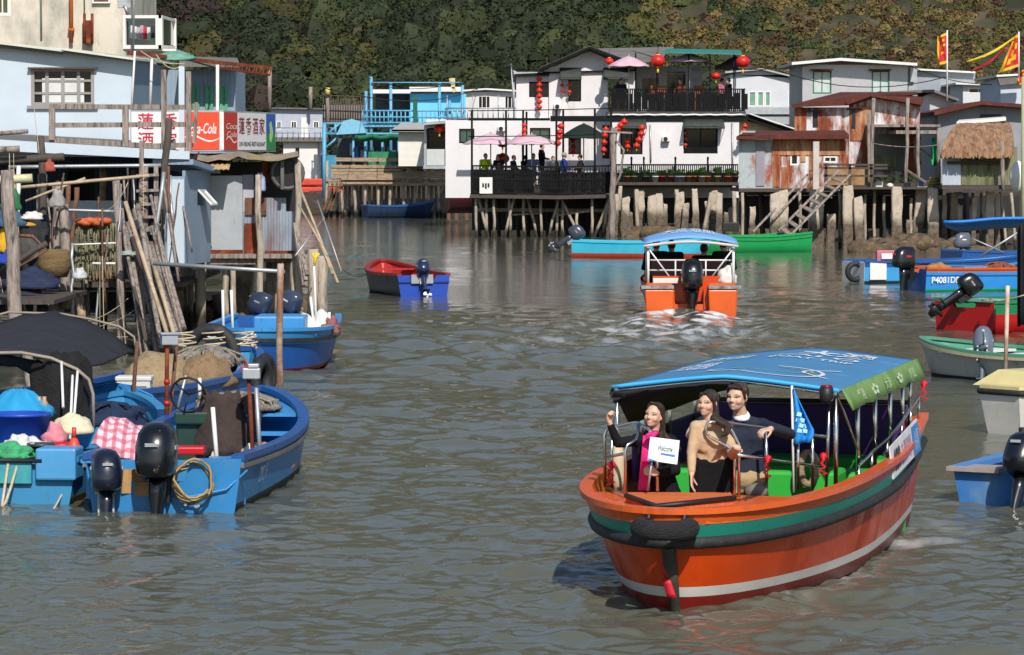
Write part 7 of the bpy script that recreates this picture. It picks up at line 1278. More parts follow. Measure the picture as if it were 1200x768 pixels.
# stakes with gauge blocks
for a, b, D, r, m, lab in (((196, 392), (195, 520), 33.5, .022, m_rust, 'red banded measuring stake with a grey box on top'), ((207, 405), (196, 520), 33.8, .02, m_brownwood, 'brown stick leaning beside the red banded stake'), ((161, 400), (154, 490), 36.0, .022, m_brownwood, 'rusty rod at the tip of the black canopy'), ((218, 440), (205, 490), 36.5, .016, m_galv, 'thin grey rod among the tan nets'), ((234, 443), (234, 470), 38, .022, m_white, 'short pale pipe standing by the right tan net')):
    mb = MB(); mb.tube([P(*a, D), P(*b, D)], r, 7); o = S('stake', lab, 'pole', mb, m)
    if 'banded' in lab:
        for y in (402, 445, 470): mb = MB(); mb.tube([P(195.6, y, D), P(195.5, y + 5, D)], .03, 8); part(o, 'red_band', mb, m_red)
        mb = MB(); mb.box(P(198, 398, D), (.16, .12, .1), rz=.3); mb.box(P(198, 391, D), (.19, .15, .02), rz=.3); part(o, 'lamp_box', mb, M('grey_box', '#8f959a', .5), bevel=.005)
# ---- E: blue boat bow-on by the stilts
loc, rz = boat_at((-3.5, 53.0, 0), (-3.66, 48.2, 0)); hE = Hull(4.8, 1.92, (.62, .56, .62), .3, .86, 3.4, .12, .45, .74, .1); hE.foot(loc, rz); WE = in_boat(loc, rz)
E_ = T('motor_boat', 'blue motor boat with a red bottom lying bow on by the house stilts', 'boat', loc, rz)
part(E_, 'hull', hE.skin([('z', .0, 1), ('z', .05, 1), ('z', .3, 0), ('s', -.2, 0), ('s', -.08, 2), ('s', 0, 2)], None), [fpaint('royal', '#1f5aa6', damt=.25), fpaint('red_bottom', '#7a1c1c', damt=.3), m_lblue], local=True)
part(E_, 'lining', hE.lining(), m_lblue, local=True); part(E_, 'transom', hE.transom(.12, .9), m_dblue, local=True); part(E_, 'gunwale', hE.rim(.1, .05, .01), m_lblue, local=True); part(E_, 'rub_rail', hE.rim(.03, .05, -.14, out=.04), m_blackm, local=True)
mb = MB(); mb.box((-.2, .35, .5), (.75, .9, .5)); part(E_, 'engine_box', mb, m_lblue, local=True, bevel=.03); thwart(E_, hE, .75, .52, .5, m_lblue, name='foredeck')
outboard(E_, (.35, -2.42, .60), .72, '#2b3346', .35, steer=1.2, label='tilted grey blue outboard, the left one'); outboard(E_, (-.1, -2.42, .62), .72, '#333c50', .4, steer=1.0, label='tilted grey blue outboard, the right one', patch='#c9ccd0')
for a, b, r, lab in (((368, 310), (371, 390), .018, 'tall white pipe with a yellow fork in the blue bow on boat'), ((364, 348), (369, 392), .02, 'shorter white pipe leaning in the blue bow on boat'), ((386, 366), (386, 392), .02, 'short white stub pipe at the stern side of the blue bow on boat'), ((261, 340), (262, 392), .022, 'left white stake rising before the stilts'), ((271, 340), (273, 392), .022, 'right white stake rising before the stilts')):
    mb = MB(); D = 50.4 if a[0] > 300 else 49.5; mb.tube([P(*a, D), P(*b, D)], r, 7); o = S('stake', lab, 'pole', mb, m_white)
    if 'fork' in lab: mb = MB(); mb.tube([P(368, 312, D), P(371, 296, D)], .02, 6); mb.tube([P(369, 304, D), P(366, 297, D)], .015, 6); mb.tube([P(371, 303, D), P(374, 297, D)], .015, 6); part(o, 'yellow_fork', mb, m_yellow)
heap('plastic_bag', 'white plastic sacks piled in the blue bow on boat', 'bag', P(371, 393, 50.5), (.28, .25, .3), m_whiteplast, .2); heap('net_heap', 'reddish rope and net at the stern rail of the blue bow on boat', 'net', P(388, 390, 50.4), (.16, .2, .22), M('red_net', '#8c5a58', .95, var=.3, sc=9, bump=1, bsc=40), .2)
mb = MB(); mb.tube(knob(P(329, 309, 46.0), V3((PX(326, 46), 46, -.6)), 4, .01), .045, 9); S('mooring_stake', 'tall rusty mooring stake standing in the creek before the blue bow on boat', 'post', mb, M('rust_stake', '#7d5a45', .85, var=.35, sc=4, st=(3, 3, .6), dirt='#b9aca0', damt=.42, dsc=2, bump=.5, bsc=12))
mb = MB(); mb.tube([P(180, 309, 47.0), P(333, 318.5, 46.2)], .028, 8); S('pipe', 'long grey pipe laid level from the house platform to the rusty mooring stake', 'pipe', mb, m_galv)
mb = MB(); a = P(296, 404, 48.0); mb.grid([[a + V3((.02 * j, -.03, -.1 * i + .01 * math.sin(i * 2 + j))) for j in range(4)] for i in range(5)], .008); S('bow_rag', 'faded pink and white rag tied at the stem of the blue bow on boat', 'rag', mb, M('pink_rag', '#c08a8c', .8, var=.2, sc=9))
for k, (a, b) in enumerate((((242, 394), (262, 388)), ((258, 398), (297, 390)), ((300, 392), (248, 412)), ((276, 416), (297, 402)))): rope(['white rope along the left gunwale of the blue bow on boat', 'white rope looped at the stem of the blue bow on boat', 'white rope sagging below the rub rail of the blue bow on boat', 'white rope tied to the pink rag'][k], sag(P(*a, 47.9), P(*b, 47.7), .05), .02, m_white)
# ---- F: red and blue boat in mid creek
loc, rz = boat_at((-2.0, 76.6, 0), (-3.05, 80.6, 0)); hF = Hull(4.3, 1.5, (.46, .44, .66), .25, .8, 2.6, .1, .35, .8, .12); hF.foot(loc, rz)
F_ = T('dinghy', 'small blue boat with a bright red inside floating in mid creek', 'boat', loc, rz)
m_rin = fpaint('red_inside', '#a52a26', damt=.25); m_rb = fpaint('navy_royal', '#2348a8', damt=.25, dirt='#16264e')
part(F_, 'hull', hF.skin([('z', .0, 0), ('z', .2, 0), ('s', -.12, 0), ('s', 0, 0)], None), [fpaint('navy', '#1b2440', damt=.3)], local=True); part(F_, 'lining', hF.lining(), m_rin, local=True); part(F_, 'transom', hF.transom(.1, .5), m_rb, local=True); part(F_, 'gunwale', hF.rim(.12, .06, .02), fpaint('red_rim', '#8a2420', damt=.3), local=True)
thwart(F_, hF, .45, .34, .25, m_rin); thwart(F_, hF, .8, .5, .5, m_rin, name='foredeck'); mb = MB(); mb.box((0, -2.17, .3), (1.16, .02, .03)); part(F_, 'transom_rail', mb, M('navy_line', '#16264e', .5), local=True)
outboard(F_, (-.05, -2.2, .38), .82, '#1d2a4a', .55, prop='#d5d2cb', label='navy outboard motor tilted up over the blue transom')
mb = MB(); mb.box((-.05, -2.2, .38), (.5, .05, .2)); part(F_, 'motor_pad', mb, m_galv, local=True)
rope('thin mooring line running from the red and blue boat into the creek', sag(P(431, 322, 80), P(402, 316, 82), .1), .015, m_black)
# ---- G, H: cyan and green boats by the restaurant
loc, rz = boat_at((PX(676, 108), 108, 0), (PX(834, 107), 107, 0)); hG = Hull(4.4, 1.5, (.5, .46, .62), .25, .8, 2.4, 0, .5, .8, .12); hG.foot(loc, rz)
G_ = T('motor_boat', 'long cyan boat with a red bottom half hidden by the far tour boat', 'boat', loc, rz); m_cy = fpaint('cyan', '#3fb4d2', damt=.18)
part(G_, 'hull', hG.skin([('z', .0, 1), ('z', .14, 1), ('z', .28, 0), ('s', -.12, 0), ('s', 0, 0)], None), [m_cy, fpaint('coral', '#b0452f', damt=.2)], local=True); part(G_, 'lining', hG.lining(), m_cy, local=True); part(G_, 'transom', hG.transom(.08, .5), MATS['hull_coral'], local=True); part(G_, 'gunwale', hG.rim(.08, .06, .02), m_cy, local=True)
outboard(G_, (0, -2.25, .5), .95, '#3a3f4a', 1.0, prop='#c9c9c9', label='grey outboard motor tilted far up at the cyan stern')
loc, rz = boat_at((PX(948, 115), 115.2, 0), (PX(800, 114), 113.6, 0)); hH = Hull(4.3, 1.5, (.62, .5, .62), .25, .85, 2.4, 0, .5, .8, .12); hH.foot(loc, rz)
H_ = T('motor_boat', 'bright green boat moored under the timber stairs', 'boat', loc, rz); m_gr = fpaint('green', '#1f9450', damt=.2)
part(H_, 'hull', hH.skin([('z', .0, 0), ('z', .25, 0), ('s', -.16, 0), ('s', -.13, 1), ('s', 0, 0)], None), [m_gr, fpaint('dark_green', '#0f4a2c', damt=.3)], local=True); part(H_, 'lining', hH.lining(), m_gr, local=True); part(H_, 'transom', hH.transom(), m_gr, local=True); part(H_, 'gunwale', hH.rim(.08, .06, .02), m_gr, local=True)
mb = MB(); mb.box(P(856, 266, 114.2), (.55, .5, .3)); S('black_box', 'black box on the bright green boat', 'box', mb, m_black, bevel=.02)
for x, y, nm, lab, m_ in ((550, 236, 'rowing_boat', 'maroon rowing boat drawn up under the left end of the terrace', fpaint('maroon', '#3f1c20', damt=.4)), (470, 247, 'rowing_boat', 'dull blue boat resting under the timber pier', fpaint('pier_blue', '#20344f', damt=.4)), (372, 232, 'motor_boat', 'far boat stacked with orange red life rafts by the blue frame', fpaint('far_white', '#c4c4c4', damt=.2))):
    D = 150 if x == 550 else 184 if x == 470 else 205; loc, rz = boat_at((PX(x - 30, D), D, .3), (PX(x + 26, D), D + 1, .3)); loc = (loc[0], loc[1], PZ(y + 6, D)); hh = Hull(2.2 if x == 550 else 4.0, 1.6, (.55, .5, .8), .3, .7, 2.2); t = T(nm, lab, 'boat', loc, rz)
    part(t, 'hull', hh.skin([('z', .1, 0), ('z', .3, 0), ('s', 0, 0)], None), [m_], local=True); part(t, 'lining', hh.lining(), m_, local=True); part(t, 'gunwale', hh.rim(.1, .08, .02), m_dblue if x != 550 else M('green_rim', '#5d7a66', .6), local=True); part(t, 'transom', hh.transom(), m_, local=True)
    if x == 372:
        for k in range(2): mb = MB(); mb.box((0, -.1, .75 + k * .5), (1.3, 3.6, .42)); part(t, 'life_raft', mb, M('raft_orange', '#c4452f', .6, var=.15), local=True, bevel=.08)
# ---- I: boats at the right
loc, rz = boat_at((PX(1067, 80), 79.6, 0), (PX(1067, 80) + 5.6, 81.6, 0)); hI = Hull(5.9, 1.7, (.52, .5, .7), .25, .85, 2.5, 0, .5, .86, .1); hI.foot(loc, rz)
I_ = T('motor_boat', 'blue boat with an orange rim and white registration number at the right', 'boat', loc, rz); m_b2 = fpaint('mid_blue', '#2f86cc', damt=.15)
part(I_, 'hull', hI.skin([('z', .0, 1), ('z', .05, 1), ('z', .25, 0), ('s', -.17, 0), ('s', -.13, 2), ('s', -.06, 0), ('s', 0, 3)], None), [m_b2, MATS['hull_green'], m_dblue, fpaint('orange_rim', '#b8552c', damt=.2)], local=True)
part(I_, 'lining', hI.lining(), fpaint('orange_in', '#b35a34', damt=.3), local=True); part(I_, 'gunwale', hI.rim(.09, .05, .02), MATS['hull_orange_rim'], local=True); part(I_, 'transom', hI.transom(.1, .6), m_dblue, local=True)
u = .08; x, y = hI.pt(u, .27); text(I_, 'registration_number', 'P4081DP', M('white_letter', '#e2e4e6', .5), (x + .02, y, .27), (0, 1, 0), (.12, 0, 1), .72, .15, .012, local=True, bold=.02)
outboard(I_, (0, -3.0, .5), 1.1, '#16181c', .05, steer=.2, label='big black outboard with the red patch', patch='#c8281c')
split_parts(I_, 'seat_box', m_lblue, [lambda mb: mb.box((0, -1.6, .52), (1.2, .6, .1)), lambda mb: mb.box((.2, .2, .5), (.9, .7, .2))], local=True, bevel=.02)
WI = in_boat(loc, rz); heap('net_heap', 'ochre net bundle in the stern of the boat with the registration number', 'net', WI(.2, -2.4, .42), (.3, .4, .2), M('ochre_net', '#a8783a', .9, var=.3, sc=9, bump=1, bsc=40), .15); heap('net_heap', 'rust coloured rope heap amidships in the boat with the registration number', 'net', WI(.3, -.9, .48), (.35, .4, .16), M('rust_net', '#8a4f34', .9, var=.3, sc=9, bump=1, bsc=40), .2, lines=6)
loc, rz = boat_at((PX(1000, 85), 85, 0), (PX(1000, 85) + 4.8, 86.5, 0)); hI2 = Hull(5.0, 1.6, (.52, .5, .7), .25, .9, 2.5, 0, .5, .88, .1); hI2.foot(loc, rz)
t = T('motor_boat', 'pale blue boat with a white stern plate and a tyre, behind the big black outboard', 'boat', loc, rz); part(t, 'hull', hI2.skin([('z', .0, 1), ('z', .06, 1), ('z', .25, 0), ('s', -.12, 0), ('s', 0, 2)], None), [fpaint('pale_blue', '#3f97cf', damt=.15), m_wt, m_dblue], local=True); part(t, 'lining', hI2.lining(), m_lblue, local=True); part(t, 'gunwale', hI2.rim(.08, .05, .02), m_dblue, local=True); part(t, 'transom', hI2.transom(), m_white, local=True)
mb = MB(); x, y = hI2.pt(.05, .3); mb.box((x + .02, y + .1, .3), (.03, .44, .42)); part(t, 'stern_plate', mb, m_white, local=True); mb = MB(); tyre(mb, (.35, -2.6, .28), .2, .07, 'x'); part(t, 'tyre_fender', mb, m_blackm, local=True)
WI2 = in_boat(loc, rz); mb = MB(); mb.box(WI2(.2, -1.7, .66), (.5, .3, .28)); cr = S('fish_crate', 'pink and white plastic crate on the pale blue boat', 'crate', mb, M('pink_crate', '#b86a78', .5, var=.1), bevel=.02); mb = MB(); mb.box(WI2(.24, -1.7, .66) - Y * .165, (.3, .01, .14)); part(cr, 'white_print', mb, m_white)
loc, rz = boat_at((PX(1118, 92), 92.5, 0), (PX(1118, 92) + 5, 94, 0)); hI3 = Hull(5.2, 1.6, (.6, .52, .7), .25, .9, 2.5, 0, .5, .88, .1); hI3.foot(loc, rz)
t = T('motor_boat', 'dark blue boat farthest back at the right, with a grey outboard', 'boat', loc, rz); part(t, 'hull', hI3.skin([('z', .0, 0), ('z', .25, 0), ('s', -.12, 0), ('s', 0, 0)], None), [m_dblue], local=True); part(t, 'lining', hI3.lining(), m_dblue, local=True); part(t, 'gunwale', hI3.rim(.08, .05, .02), m_dblue, local=True); part(t, 'transom', hI3.transom(), m_dblue, local=True)
outboard(t, (.2, -2.2, .66), .9, '#5a5f68', .0, label='grey and white outboard', patch='#d8d8d8')
# ---- J: red and green boat
loc, rz = boat_at((PX(1131, 61), 60.6, 0), (PX(1131, 61) + 3.6, 63.4, 0)); hJ = Hull(4.7, 1.6, (.52, .5, .7), .25, .92, 2.5, 0, .5, .9, .1); hJ.foot(loc, rz)
J_ = T('motor_boat', 'red hulled boat with green gunwales and a tilted black outboard', 'boat', loc, rz); m_rh = fpaint('bright_red', '#a81a1a', damt=.2); m_gg = fpaint('gun_green', '#1f7a52', damt=.25)
part(J_, 'hull', hJ.skin([('z', .0, 0), ('z', .2, 0), ('s', -.2, 0), ('s', -.05, 1), ('s', 0, 1)], None), [m_rh, m_gg], local=True); part(J_, 'lining', hJ.lining(), m_gg, local=True); part(J_, 'gunwale', hJ.rim(.12, .06, .02), m_gg, local=True); part(J_, 'transom', hJ.transom(.1, .5), m_rh, local=True)
mb = MB(); mb.box((.2, -2.2, .56), (1.0, .4, .05)); part(J_, 'stern_board', mb, fpaint('mint', '#7fb39a', damt=.3), local=True)
outboard(J_, (.1, -2.4, .6), .8, '#0c0d10', .95, steer=-.5, label='large glossy black outboard tilted up'); thwart(J_, hJ, .4, .46, .3, m_gg)
WJ = in_boat(loc, rz)
mb = MB(); mb.ell(WJ(.45, -.9, .95), (.2, .2, .3), 12, Matrix.Rotation(.5, 3, 'Y')); o = S('covered_motor', 'spare outboard head wrapped in grey and white cloth on the red boat', 'motor', mb, M('grey_wrap', '#6b6d72', .7, var=.3, sc=5, bump=.4, bsc=9)); mb = MB(); mb.tube([WJ(.45, -.9, .98), WJ(.6, -.6, .7), WJ(.62, -.4, .45)], [.12, .1, .08], 8); part(o, 'shaft', mb, M('grey_shaft', '#8b8d90', .5)); mb = MB(); mb.ell(WJ(.36, -1.0, 1.15), (.13, .1, .1), 10, jit=.1); part(o, 'strap_tangle', mb, M('black_white', '#9c9a96', .8, var=.6, sc=14))
heap('hose_tangle', 'tangle of grey hoses and floats beside the wrapped motor', 'hoses', WJ(.4, -.6, .5), (.3, .4, .2), M('grey_hose', '#9aa0a4', .6, var=.3, sc=9), .2, lines=8)
# ---- K: white and green dinghy
loc, rz = boat_at((PX(1205, 46), 46.2, 0), (PX(1080, 47), 47.6, 0)); loc2 = (loc[0] + .85, loc[1], 0); hK = Hull(3.9, 1.5, (.40, .36, .5), .22, .75, 2.1, 0, .3, .6, .1); hK.foot(loc2, rz)
K_ = T('dinghy', 'grey white dinghy with a green inside, white seats and cream rub rail', 'boat', loc2, rz); m_dg = fpaint('dinghy_green', '#4f8f74', damt=.2)
part(K_, 'hull', hK.skin([('z', .0, 1), ('z', .04, 1), ('z', .2, 0), ('s', -.1, 0), ('s', 0, 0)], None), [fpaint('dinghy_white', '#aeaca6', dirt='#7a766c', damt=.35), m_wt], local=True); part(K_, 'lining', hK.lining(), m_dg, local=True); part(K_, 'gunwale', hK.rim(.1, .04, .02), m_dg, local=True); part(K_, 'rub_rail', hK.rim(.03, .05, -.02, out=.035), fpaint('cream', '#b5a88a', damt=.3), local=True); part(K_, 'transom', hK.transom(), m_dg, local=True)
for u, z, w_ in ((.74, .37, .5), (.52, .34, .5), (.25, .3, .3)): thwart(K_, hK, u, z, w_, m_white, name='seat')
outboard(K_, (-.62, .35, .42), .8, '#5b6472', -.55, steer=2.2, label='grey blue outboard stowed leaning inside the dinghy', prop='#b9b9b9')
# ---- L, M: boats cut by the right edge
loc, rz = boat_at((PX(1178, 37.4) + 3.7, 40.4, 0), (PX(1178, 37.4), 37.5, 0)); hL = Hull(4.8, 1.7, (.5, .5, .5), .3, .85, 3.0, .35, .15, .8, .1); hL.foot(loc, rz)
L_ = T('motor_boat', 'white hulled boat with a pale yellow deck and black rub rail at the right edge', 'boat', loc, rz); part(L_, 'hull', hL.skin([('z', .0, 1), ('z', .08, 1), ('z', .3, 0), ('s', -.1, 0), ('s', 0, 0)], None), [fpaint('hull_white', '#cfcac0', dirt='#a06a3c', damt=.2), fpaint('boot_green', '#2c7a55', damt=.2)], local=True)
mb = MB(); n_ = 14; ring = [hL.pt(.5 + .5 * i / n_, hL.sheer(.5 + .5 * i / n_)) + (hL.sheer(.5 + .5 * i / n_),) for i in range(n_ + 1)]; mb.prism([(-x, y, z + .04) for x, y, z in ring] + [(x, y, z + .04) for x, y, z in ring[::-1]], (0, 0, -.05)); mb.box((0, 1.35, .6), (1.2, 1.7, .17), top=.72); part(L_, 'deck', mb, fpaint('pale_yellow', '#cdbf86', damt=.2), local=True); part(L_, 'rub_rail', hL.rim(.035, .07, -.03, round_=True), m_blackm, local=True); part(L_, 'lining', hL.lining(u1=.5), MATS['hull_pale_yellow'], local=True); part(L_, 'transom', hL.transom(), MATS['hull_hull_white'], local=True)
x, y = hL.pt(.95, .3)
WL = in_boat(loc, rz); mb = MB(); mb.tube([WL(-.3, .9, .7), WL(-.3, .9, .98), WL(-.2, .6, 1.04), WL(-.1, .2, 1.04)], .018, 7); mb.tube([WL(-.35, .9, .84), WL(-.2, .2, .86)], .014, 6); part(L_, 'hand_rail', mb, m_galv)
loc, rz = boat_at((4.66, 29.7, 0), (7.1, 33.6, 0)); hM = Hull(4.8, 1.75, (.28, .31, .55), .25, .95, 2.6, 0, .3, .84, .06); hM.foot(loc, rz); WM = in_boat(loc, rz)
M_ = T('motor_boat', 'weathered blue boat with a green waterline at the lower right edge', 'boat', loc, rz); part(M_, 'hull', hM.skin([('z', .0, 1), ('z', .1, 1), ('z', .14, 2), ('z', .28, 0), ('s', -.1, 0), ('s', 0, 0)], None), [fpaint('weath_blue', '#3a74b4', dirt='#6b8aa0', damt=.35), fpaint('boot_green2', '#3f7a4a', damt=.3), m_wt], local=True)
part(M_, 'lining', hM.lining(), m_lblue, local=True); part(M_, 'gunwale', hM.rim(.13, .05, .02), fpaint('gun_blue', '#4f86c4', dirt='#8a9aa8', damt=.3), local=True); part(M_, 'transom', hM.transom(.12, .5), MATS['hull_weath_blue'], local=True); mb = MB(); mb.box((-.62, -2.3, .30), (.5, .35, .04)); part(M_, 'stern_plate', mb, M('worn_grey', '#9a8f8a', .6, var=.2), local=True); mb = MB(); mb.box((0, -2.2, .17), (1.5, .05, .2)); part(M_, 'bulkhead', mb, m_lblue, local=True)
outboard(M_, (-.12, -2.42, .2), .85, '#10141c', .4, label='dark outboard motor with a white propeller', prop='#d2d0ca')
heap('hose_tangle', 'black hoses and cables heaped in the weathered blue boat', 'hoses', WM(-.25, -1.5, .12), (.4, .5, .3), M('black_hose', (.02, .02, .025), .5, var=.4), .25, lines=10); mb = MB(); mb.tube([WM(-.5, -1.6, .1), WM(-.52, -1.62, .62)], .035, 8); S('mooring_bitt', 'short dark post standing in the weathered blue boat', 'post', mb, m_black)
# ---- edge furniture
mb = MB(); D = 45.0; mb.tube([P(1178, 447, D), P(1181, 335, D)], .028, 8); S('mooring_pole', 'rusty white pole standing in the water beside the dinghy', 'pole', mb, M('rusty_white', '#c4b4a0', .7, var=.2, dirt='#8a5a3c', damt=.42, dsc=2))
rows = [[P(1192 + j * 4, 262 + i * 17 + (2 if j == 0 else 0), 58 + .3 * math.sin(j * 1.9)) for j in range(6)] for i in range(8)]; mb = MB(); mb.grid(rows, .05); S('black_sheet', 'tall black sheet hanging at the right edge above the red boat', 'sheet', mb, M('black_sheet_cloth', (.014, .014, .016), .8, var=.3, sc=3, wave=('X', 3), wamp=.6))
rows = [[P(1106 + j * 12 + i * 2, 258.5 - j * .62 + i * (5 if j else 2.5) + 1.2 * math.sin(j * .9) * .6, 72 + i * .5) for j in range(10)] for i in range(3)]; mb = MB(); mb.grid(rows, .06); S('blue_awning', 'bright blue tarpaulin awning edge reaching in from the right', 'awning', mb, M('awning_blue', '#1f6fc4', .5, var=.15, sc=3))
mb = MB(); mb.tube([P(1150, 300, 83), P(1200, 268, 83)], .03, 6); mb.tube([P(1176, 296, 83), P(1140, 280, 83)], .02, 6); S('boat_hook', 'grey crossed poles above the boats at the right edge', 'poles', mb, m_galv)
for k, (a, b, sg) in enumerate((((1150, 352), (1200, 346), .04), ((1160, 350), (1181, 352), .03))): rope(['pale line stretched from the red boat to the edge', 'short pale line tied to the rusty white pole'][k], sag(P(*a, 55), P(*b, 54), sg), .02)
# ================================================================ the tour boats
m_or = fpaint('orange', '#cf5820', damt=.32, dirt='#9c3d14', rough=.32); m_ordk = fpaint('orange_red', '#c8420c', damt=.4, dirt='#8f3010', rough=.27, dsc=1.5, dst=(1.6, 1.6, .5)); m_dred = fpaint('antifoul', '#7a1c12', damt=.3); m_wl = fpaint('white_line', '#c9c6c0', damt=.25, dirt='#8f8a84'); m_teal = fpaint('teal', '#1f8070', damt=.25, dirt='#4a9a8c')
m_seat = M('green_seat', '#2fa83c', .45, var=.08, sc=3); m_purp = M('purple_back', '#3a2160', .6, var=.15); m_roofb = M('roof_blue', '#447da8', .6, var=.06, sc=1.2, dirt='#5f9cc8', damt=.3, dsc=2, bump=.45, bsc=2.5)
FLOC, FRZ = (1.81, 25.55, 0), math.radians(165.5); hQ = Hull(6.3, 2.0, (.88, .72, .675), .42, .88, 3.0, 0, .55, .74, -.12, .06, .5, .58); hQ.foot(FLOC, FRZ, .09)
Q = T('tour_boat', 'orange tour boat with a blue canopy roof carrying three smiling people at the bow', 'boat', FLOC, FRZ); WQ = in_boat(FLOC, FRZ)
lc = lambda t, lat, z: V3((-lat, 3.15 - t, z)); IQ = INV[Q.name]; wl = lambda x, y, D: IQ @ P(x, y, D)
part(Q, 'hull', hQ.skin([('z', 0, 1), ('z', .09, 1), ('z', .16, 2), ('s', -.20, 0), ('s', -.18, 3), ('s', -.075, 3), ('s', 0, 4)], None, 44), [m_ordk, m_dred, m_wl, m_teal, m_or], local=True)
part(Q, 'lining', hQ.lining(), m_or, local=True); part(Q, 'transom', hQ.transom(), m_or, local=True); part(Q, 'gunwale', hQ.rim(.09, .04, .015), m_or, local=True); part(Q, 'rub_rail', hQ.rim(.044, .09, -.2, n=44, round_=True), m_blackm, local=True)
mb = MB(); tyre(mb, lc(-.05, 0, .585), .165, .068, 'z', n=28); part(Q, 'bow_tyre', mb, M('tyre_tread', (.022, .022, .024), .7, var=.3, sc=4, bump=1, bsc=30, bst=(1, 1, 4)), local=True); split_parts(Q, 'tyre_lashing', m_black, [lambda mb, s=s: mb.tube([lc(.06, s * .12, .70), lc(-.02, s * .12, .63)], .018, 6) for s in (-1, 1)], local=True)
mb = MB(); pr = [hQ.pt(1, z)[1] for z in (.45, .2, 0, -.3)]; mb.tube([V3((0, y + .012, z)) for y, z in zip(pr, (.45, .2, 0, -.3))], [.05, .045, .035, .03], 8); part(Q, 'stem_band', mb, M('stem_grime', '#3c3a30', .8, var=.4, sc=6), local=True)
mb = MB(); c = V3((.01, pr[1] + .06, .22)); mb.ell(c + Z * .06, (.05, .03, .05), 10, jit=.15); mb.grid([[c + V3((-.01 * k - .012 + .03 * j, .01, -.03 * k)) for j in range(3)] for k in range(5)], .008); part(Q, 'red_ribbon', mb, M('ribbon_red', '#c01428', .6, var=.2), local=True)
# foredeck, hatch
mb = MB(); n = 14; ring = []
for i in range(n + 1): u = .76 + .225 * i / n; x, y = hQ.pt(u, hQ.sheer(u), .03); ring.append((x, y, hQ.sheer(u) - .045))
mb.prism([(-x, y, z) for x, y, z in ring] + [(x, y, z) for x, y, z in ring[::-1]], (0, 0, -.03)); part(Q, 'foredeck', mb, m_or, local=True)
dk = [IQ @ G(x, y, .70) for x, y in ((737, 577), (734, 582), (769, 594.5), (861, 584.5), (856, 577))]; mb = MB(); mb.prism(dk, (0, 0, -.05)); part(Q, 'hatch', mb, M('orange_planks', '#cc6a38', .6, var=.12, sc=4, st=(1, 6, 1), dirt='#8a3d1c', damt=.35, dsc=3, dst=(.6, 9, 1), bump=.4, bsc=10, bst=(.5, 12, 1)), local=True)
mb = MB(); mb.tube([p + Z * .005 for p in (dk[1], dk[2], dk[3])], .02, 7); part(Q, 'hatch_edge', mb, m_black, local=True)
# benches
for t0, wd, x in ((2.8, .42, .74), (4.3, .42, .78), (5.55, .5, .8)):
    mb = MB(); mb.box(lc(t0, 0, .31 if t0 < 4 else .26), (2 * x - .02, wd, .86 if t0 < 4 else .68)); part(Q, 'bench', mb, m_seat, local=True, bevel=.03)
mb = MB(); mb.box(lc(5.78, 0, .80), (1.58, .05, .42)); part(Q, 'purple_backrest', mb, m_purp, local=True, bevel=.02); mb = MB(); mb.box(lc(4.2, -.86, .78), (.04, 2.6, .36)); part(Q, 'side_backrest', mb, m_purp, local=True, bevel=.015)
mb = MB(); mb.tube([lc(5.8, -.8, 1.03), lc(5.8, .8, 1.03)], .02, 8); mb.tube([lc(5.8, .45, 1.03), lc(5.8, .5, 1.16), lc(5.8, .8, 1.18)], .02, 8); part(Q, 'backrest_rail', mb, m_black, local=True)
# roof
ZE, ZR, t0, t1, hw = 1.385, 1.475, 2.02, 5.95, .83
def rz_(f, g): return ZE + (ZR - ZE) * (1 - abs(g) ** 1.25) + .012 * math.sin(f * 12.5) * (1 - abs(g)) - .01
mb = MB(); mb.grid([[lc(t0 + (t1 - t0) * i / 20, hw * (j / 10 - 1), rz_(i / 20, j / 10 - 1)) for j in range(21)] for i in range(21)], .014); part(Q, 'canopy', mb, m_roofb, local=True)
mb = MB(); mb.grid([[lc(t0 - .012, hw * (j / 10 - 1), rz_(0, j / 10 - 1) + .012 - k * .028) for j in range(21)] for k in (0, 1)], .008); part(Q, 'front_edge', mb, M('edge_blue', '#3aa4dc', .5), local=True)
val = [[lc(t0 - .01 + (t1 - t0 + .02) * i / 24, hw + .015 + .035 * k + .006 * math.sin(i * 1.9 + k) * k, ZE - .002 - .075 * k - .004 * math.sin(i * 1.3) * k) for i in range(25)] for k in range(3)]
mb = MB(); mb.grid(val, .01); vl = part(Q, 'green_valance', mb, M('valance_green', '#6f8f4f', .7, var=.12, sc=5, dirt='#4f7048', damt=.4, dsc=4), local=True)
for i, s_ in enumerate(('香港', '✿', '大澳', '✿', '旅遊')): f = .16 + i * .17; text(vl, 'lettering', s_, M('valance_print', '#b4c4a0', .7), lc(t0 + (t1 - t0) * f, hw + .058, ZE - .08), lc(1, 0, 0) - lc(0, 0, 0), V3((.42, 0, .9)), .32, .085, .008, local=True)
mw2 = M('roof_print', '#c9d3dc', .6)
def roof_pt(t, lat): return lc(t, lat, rz_((t - t0) / (t1 - t0), lat / hw) + .006)
def roof_text(s_, t, lat, wd, ht_, nm='roof_lettering', m=None, **k):
    o = text(Q, nm, s_, m or mw2, lc(t, lat, 0), (-1, 0, 0), (0, -1, 0), wd, ht_, 0, local=True, **k)
    for v in o.data.vertices: p = lc(0, 0, 0); v.co.z = rz_((3.15 - v.co.y - t0) / (t1 - t0), -v.co.x / hw) + .006
roof_text('大澳', 5.35, .30, .62, .62, bold=.03); roof_text('TAI O', 4.78, .20, .70, .26, bold=.02); roof_text('BOAT TRIP', 4.42, .22, .66, .16, bold=.015); roof_text('遊船', 4.9, -.52, .40, .70, bold=.02); roof_text('大澳遊船', 3.9, -.58, .30, .8, bold=.01)
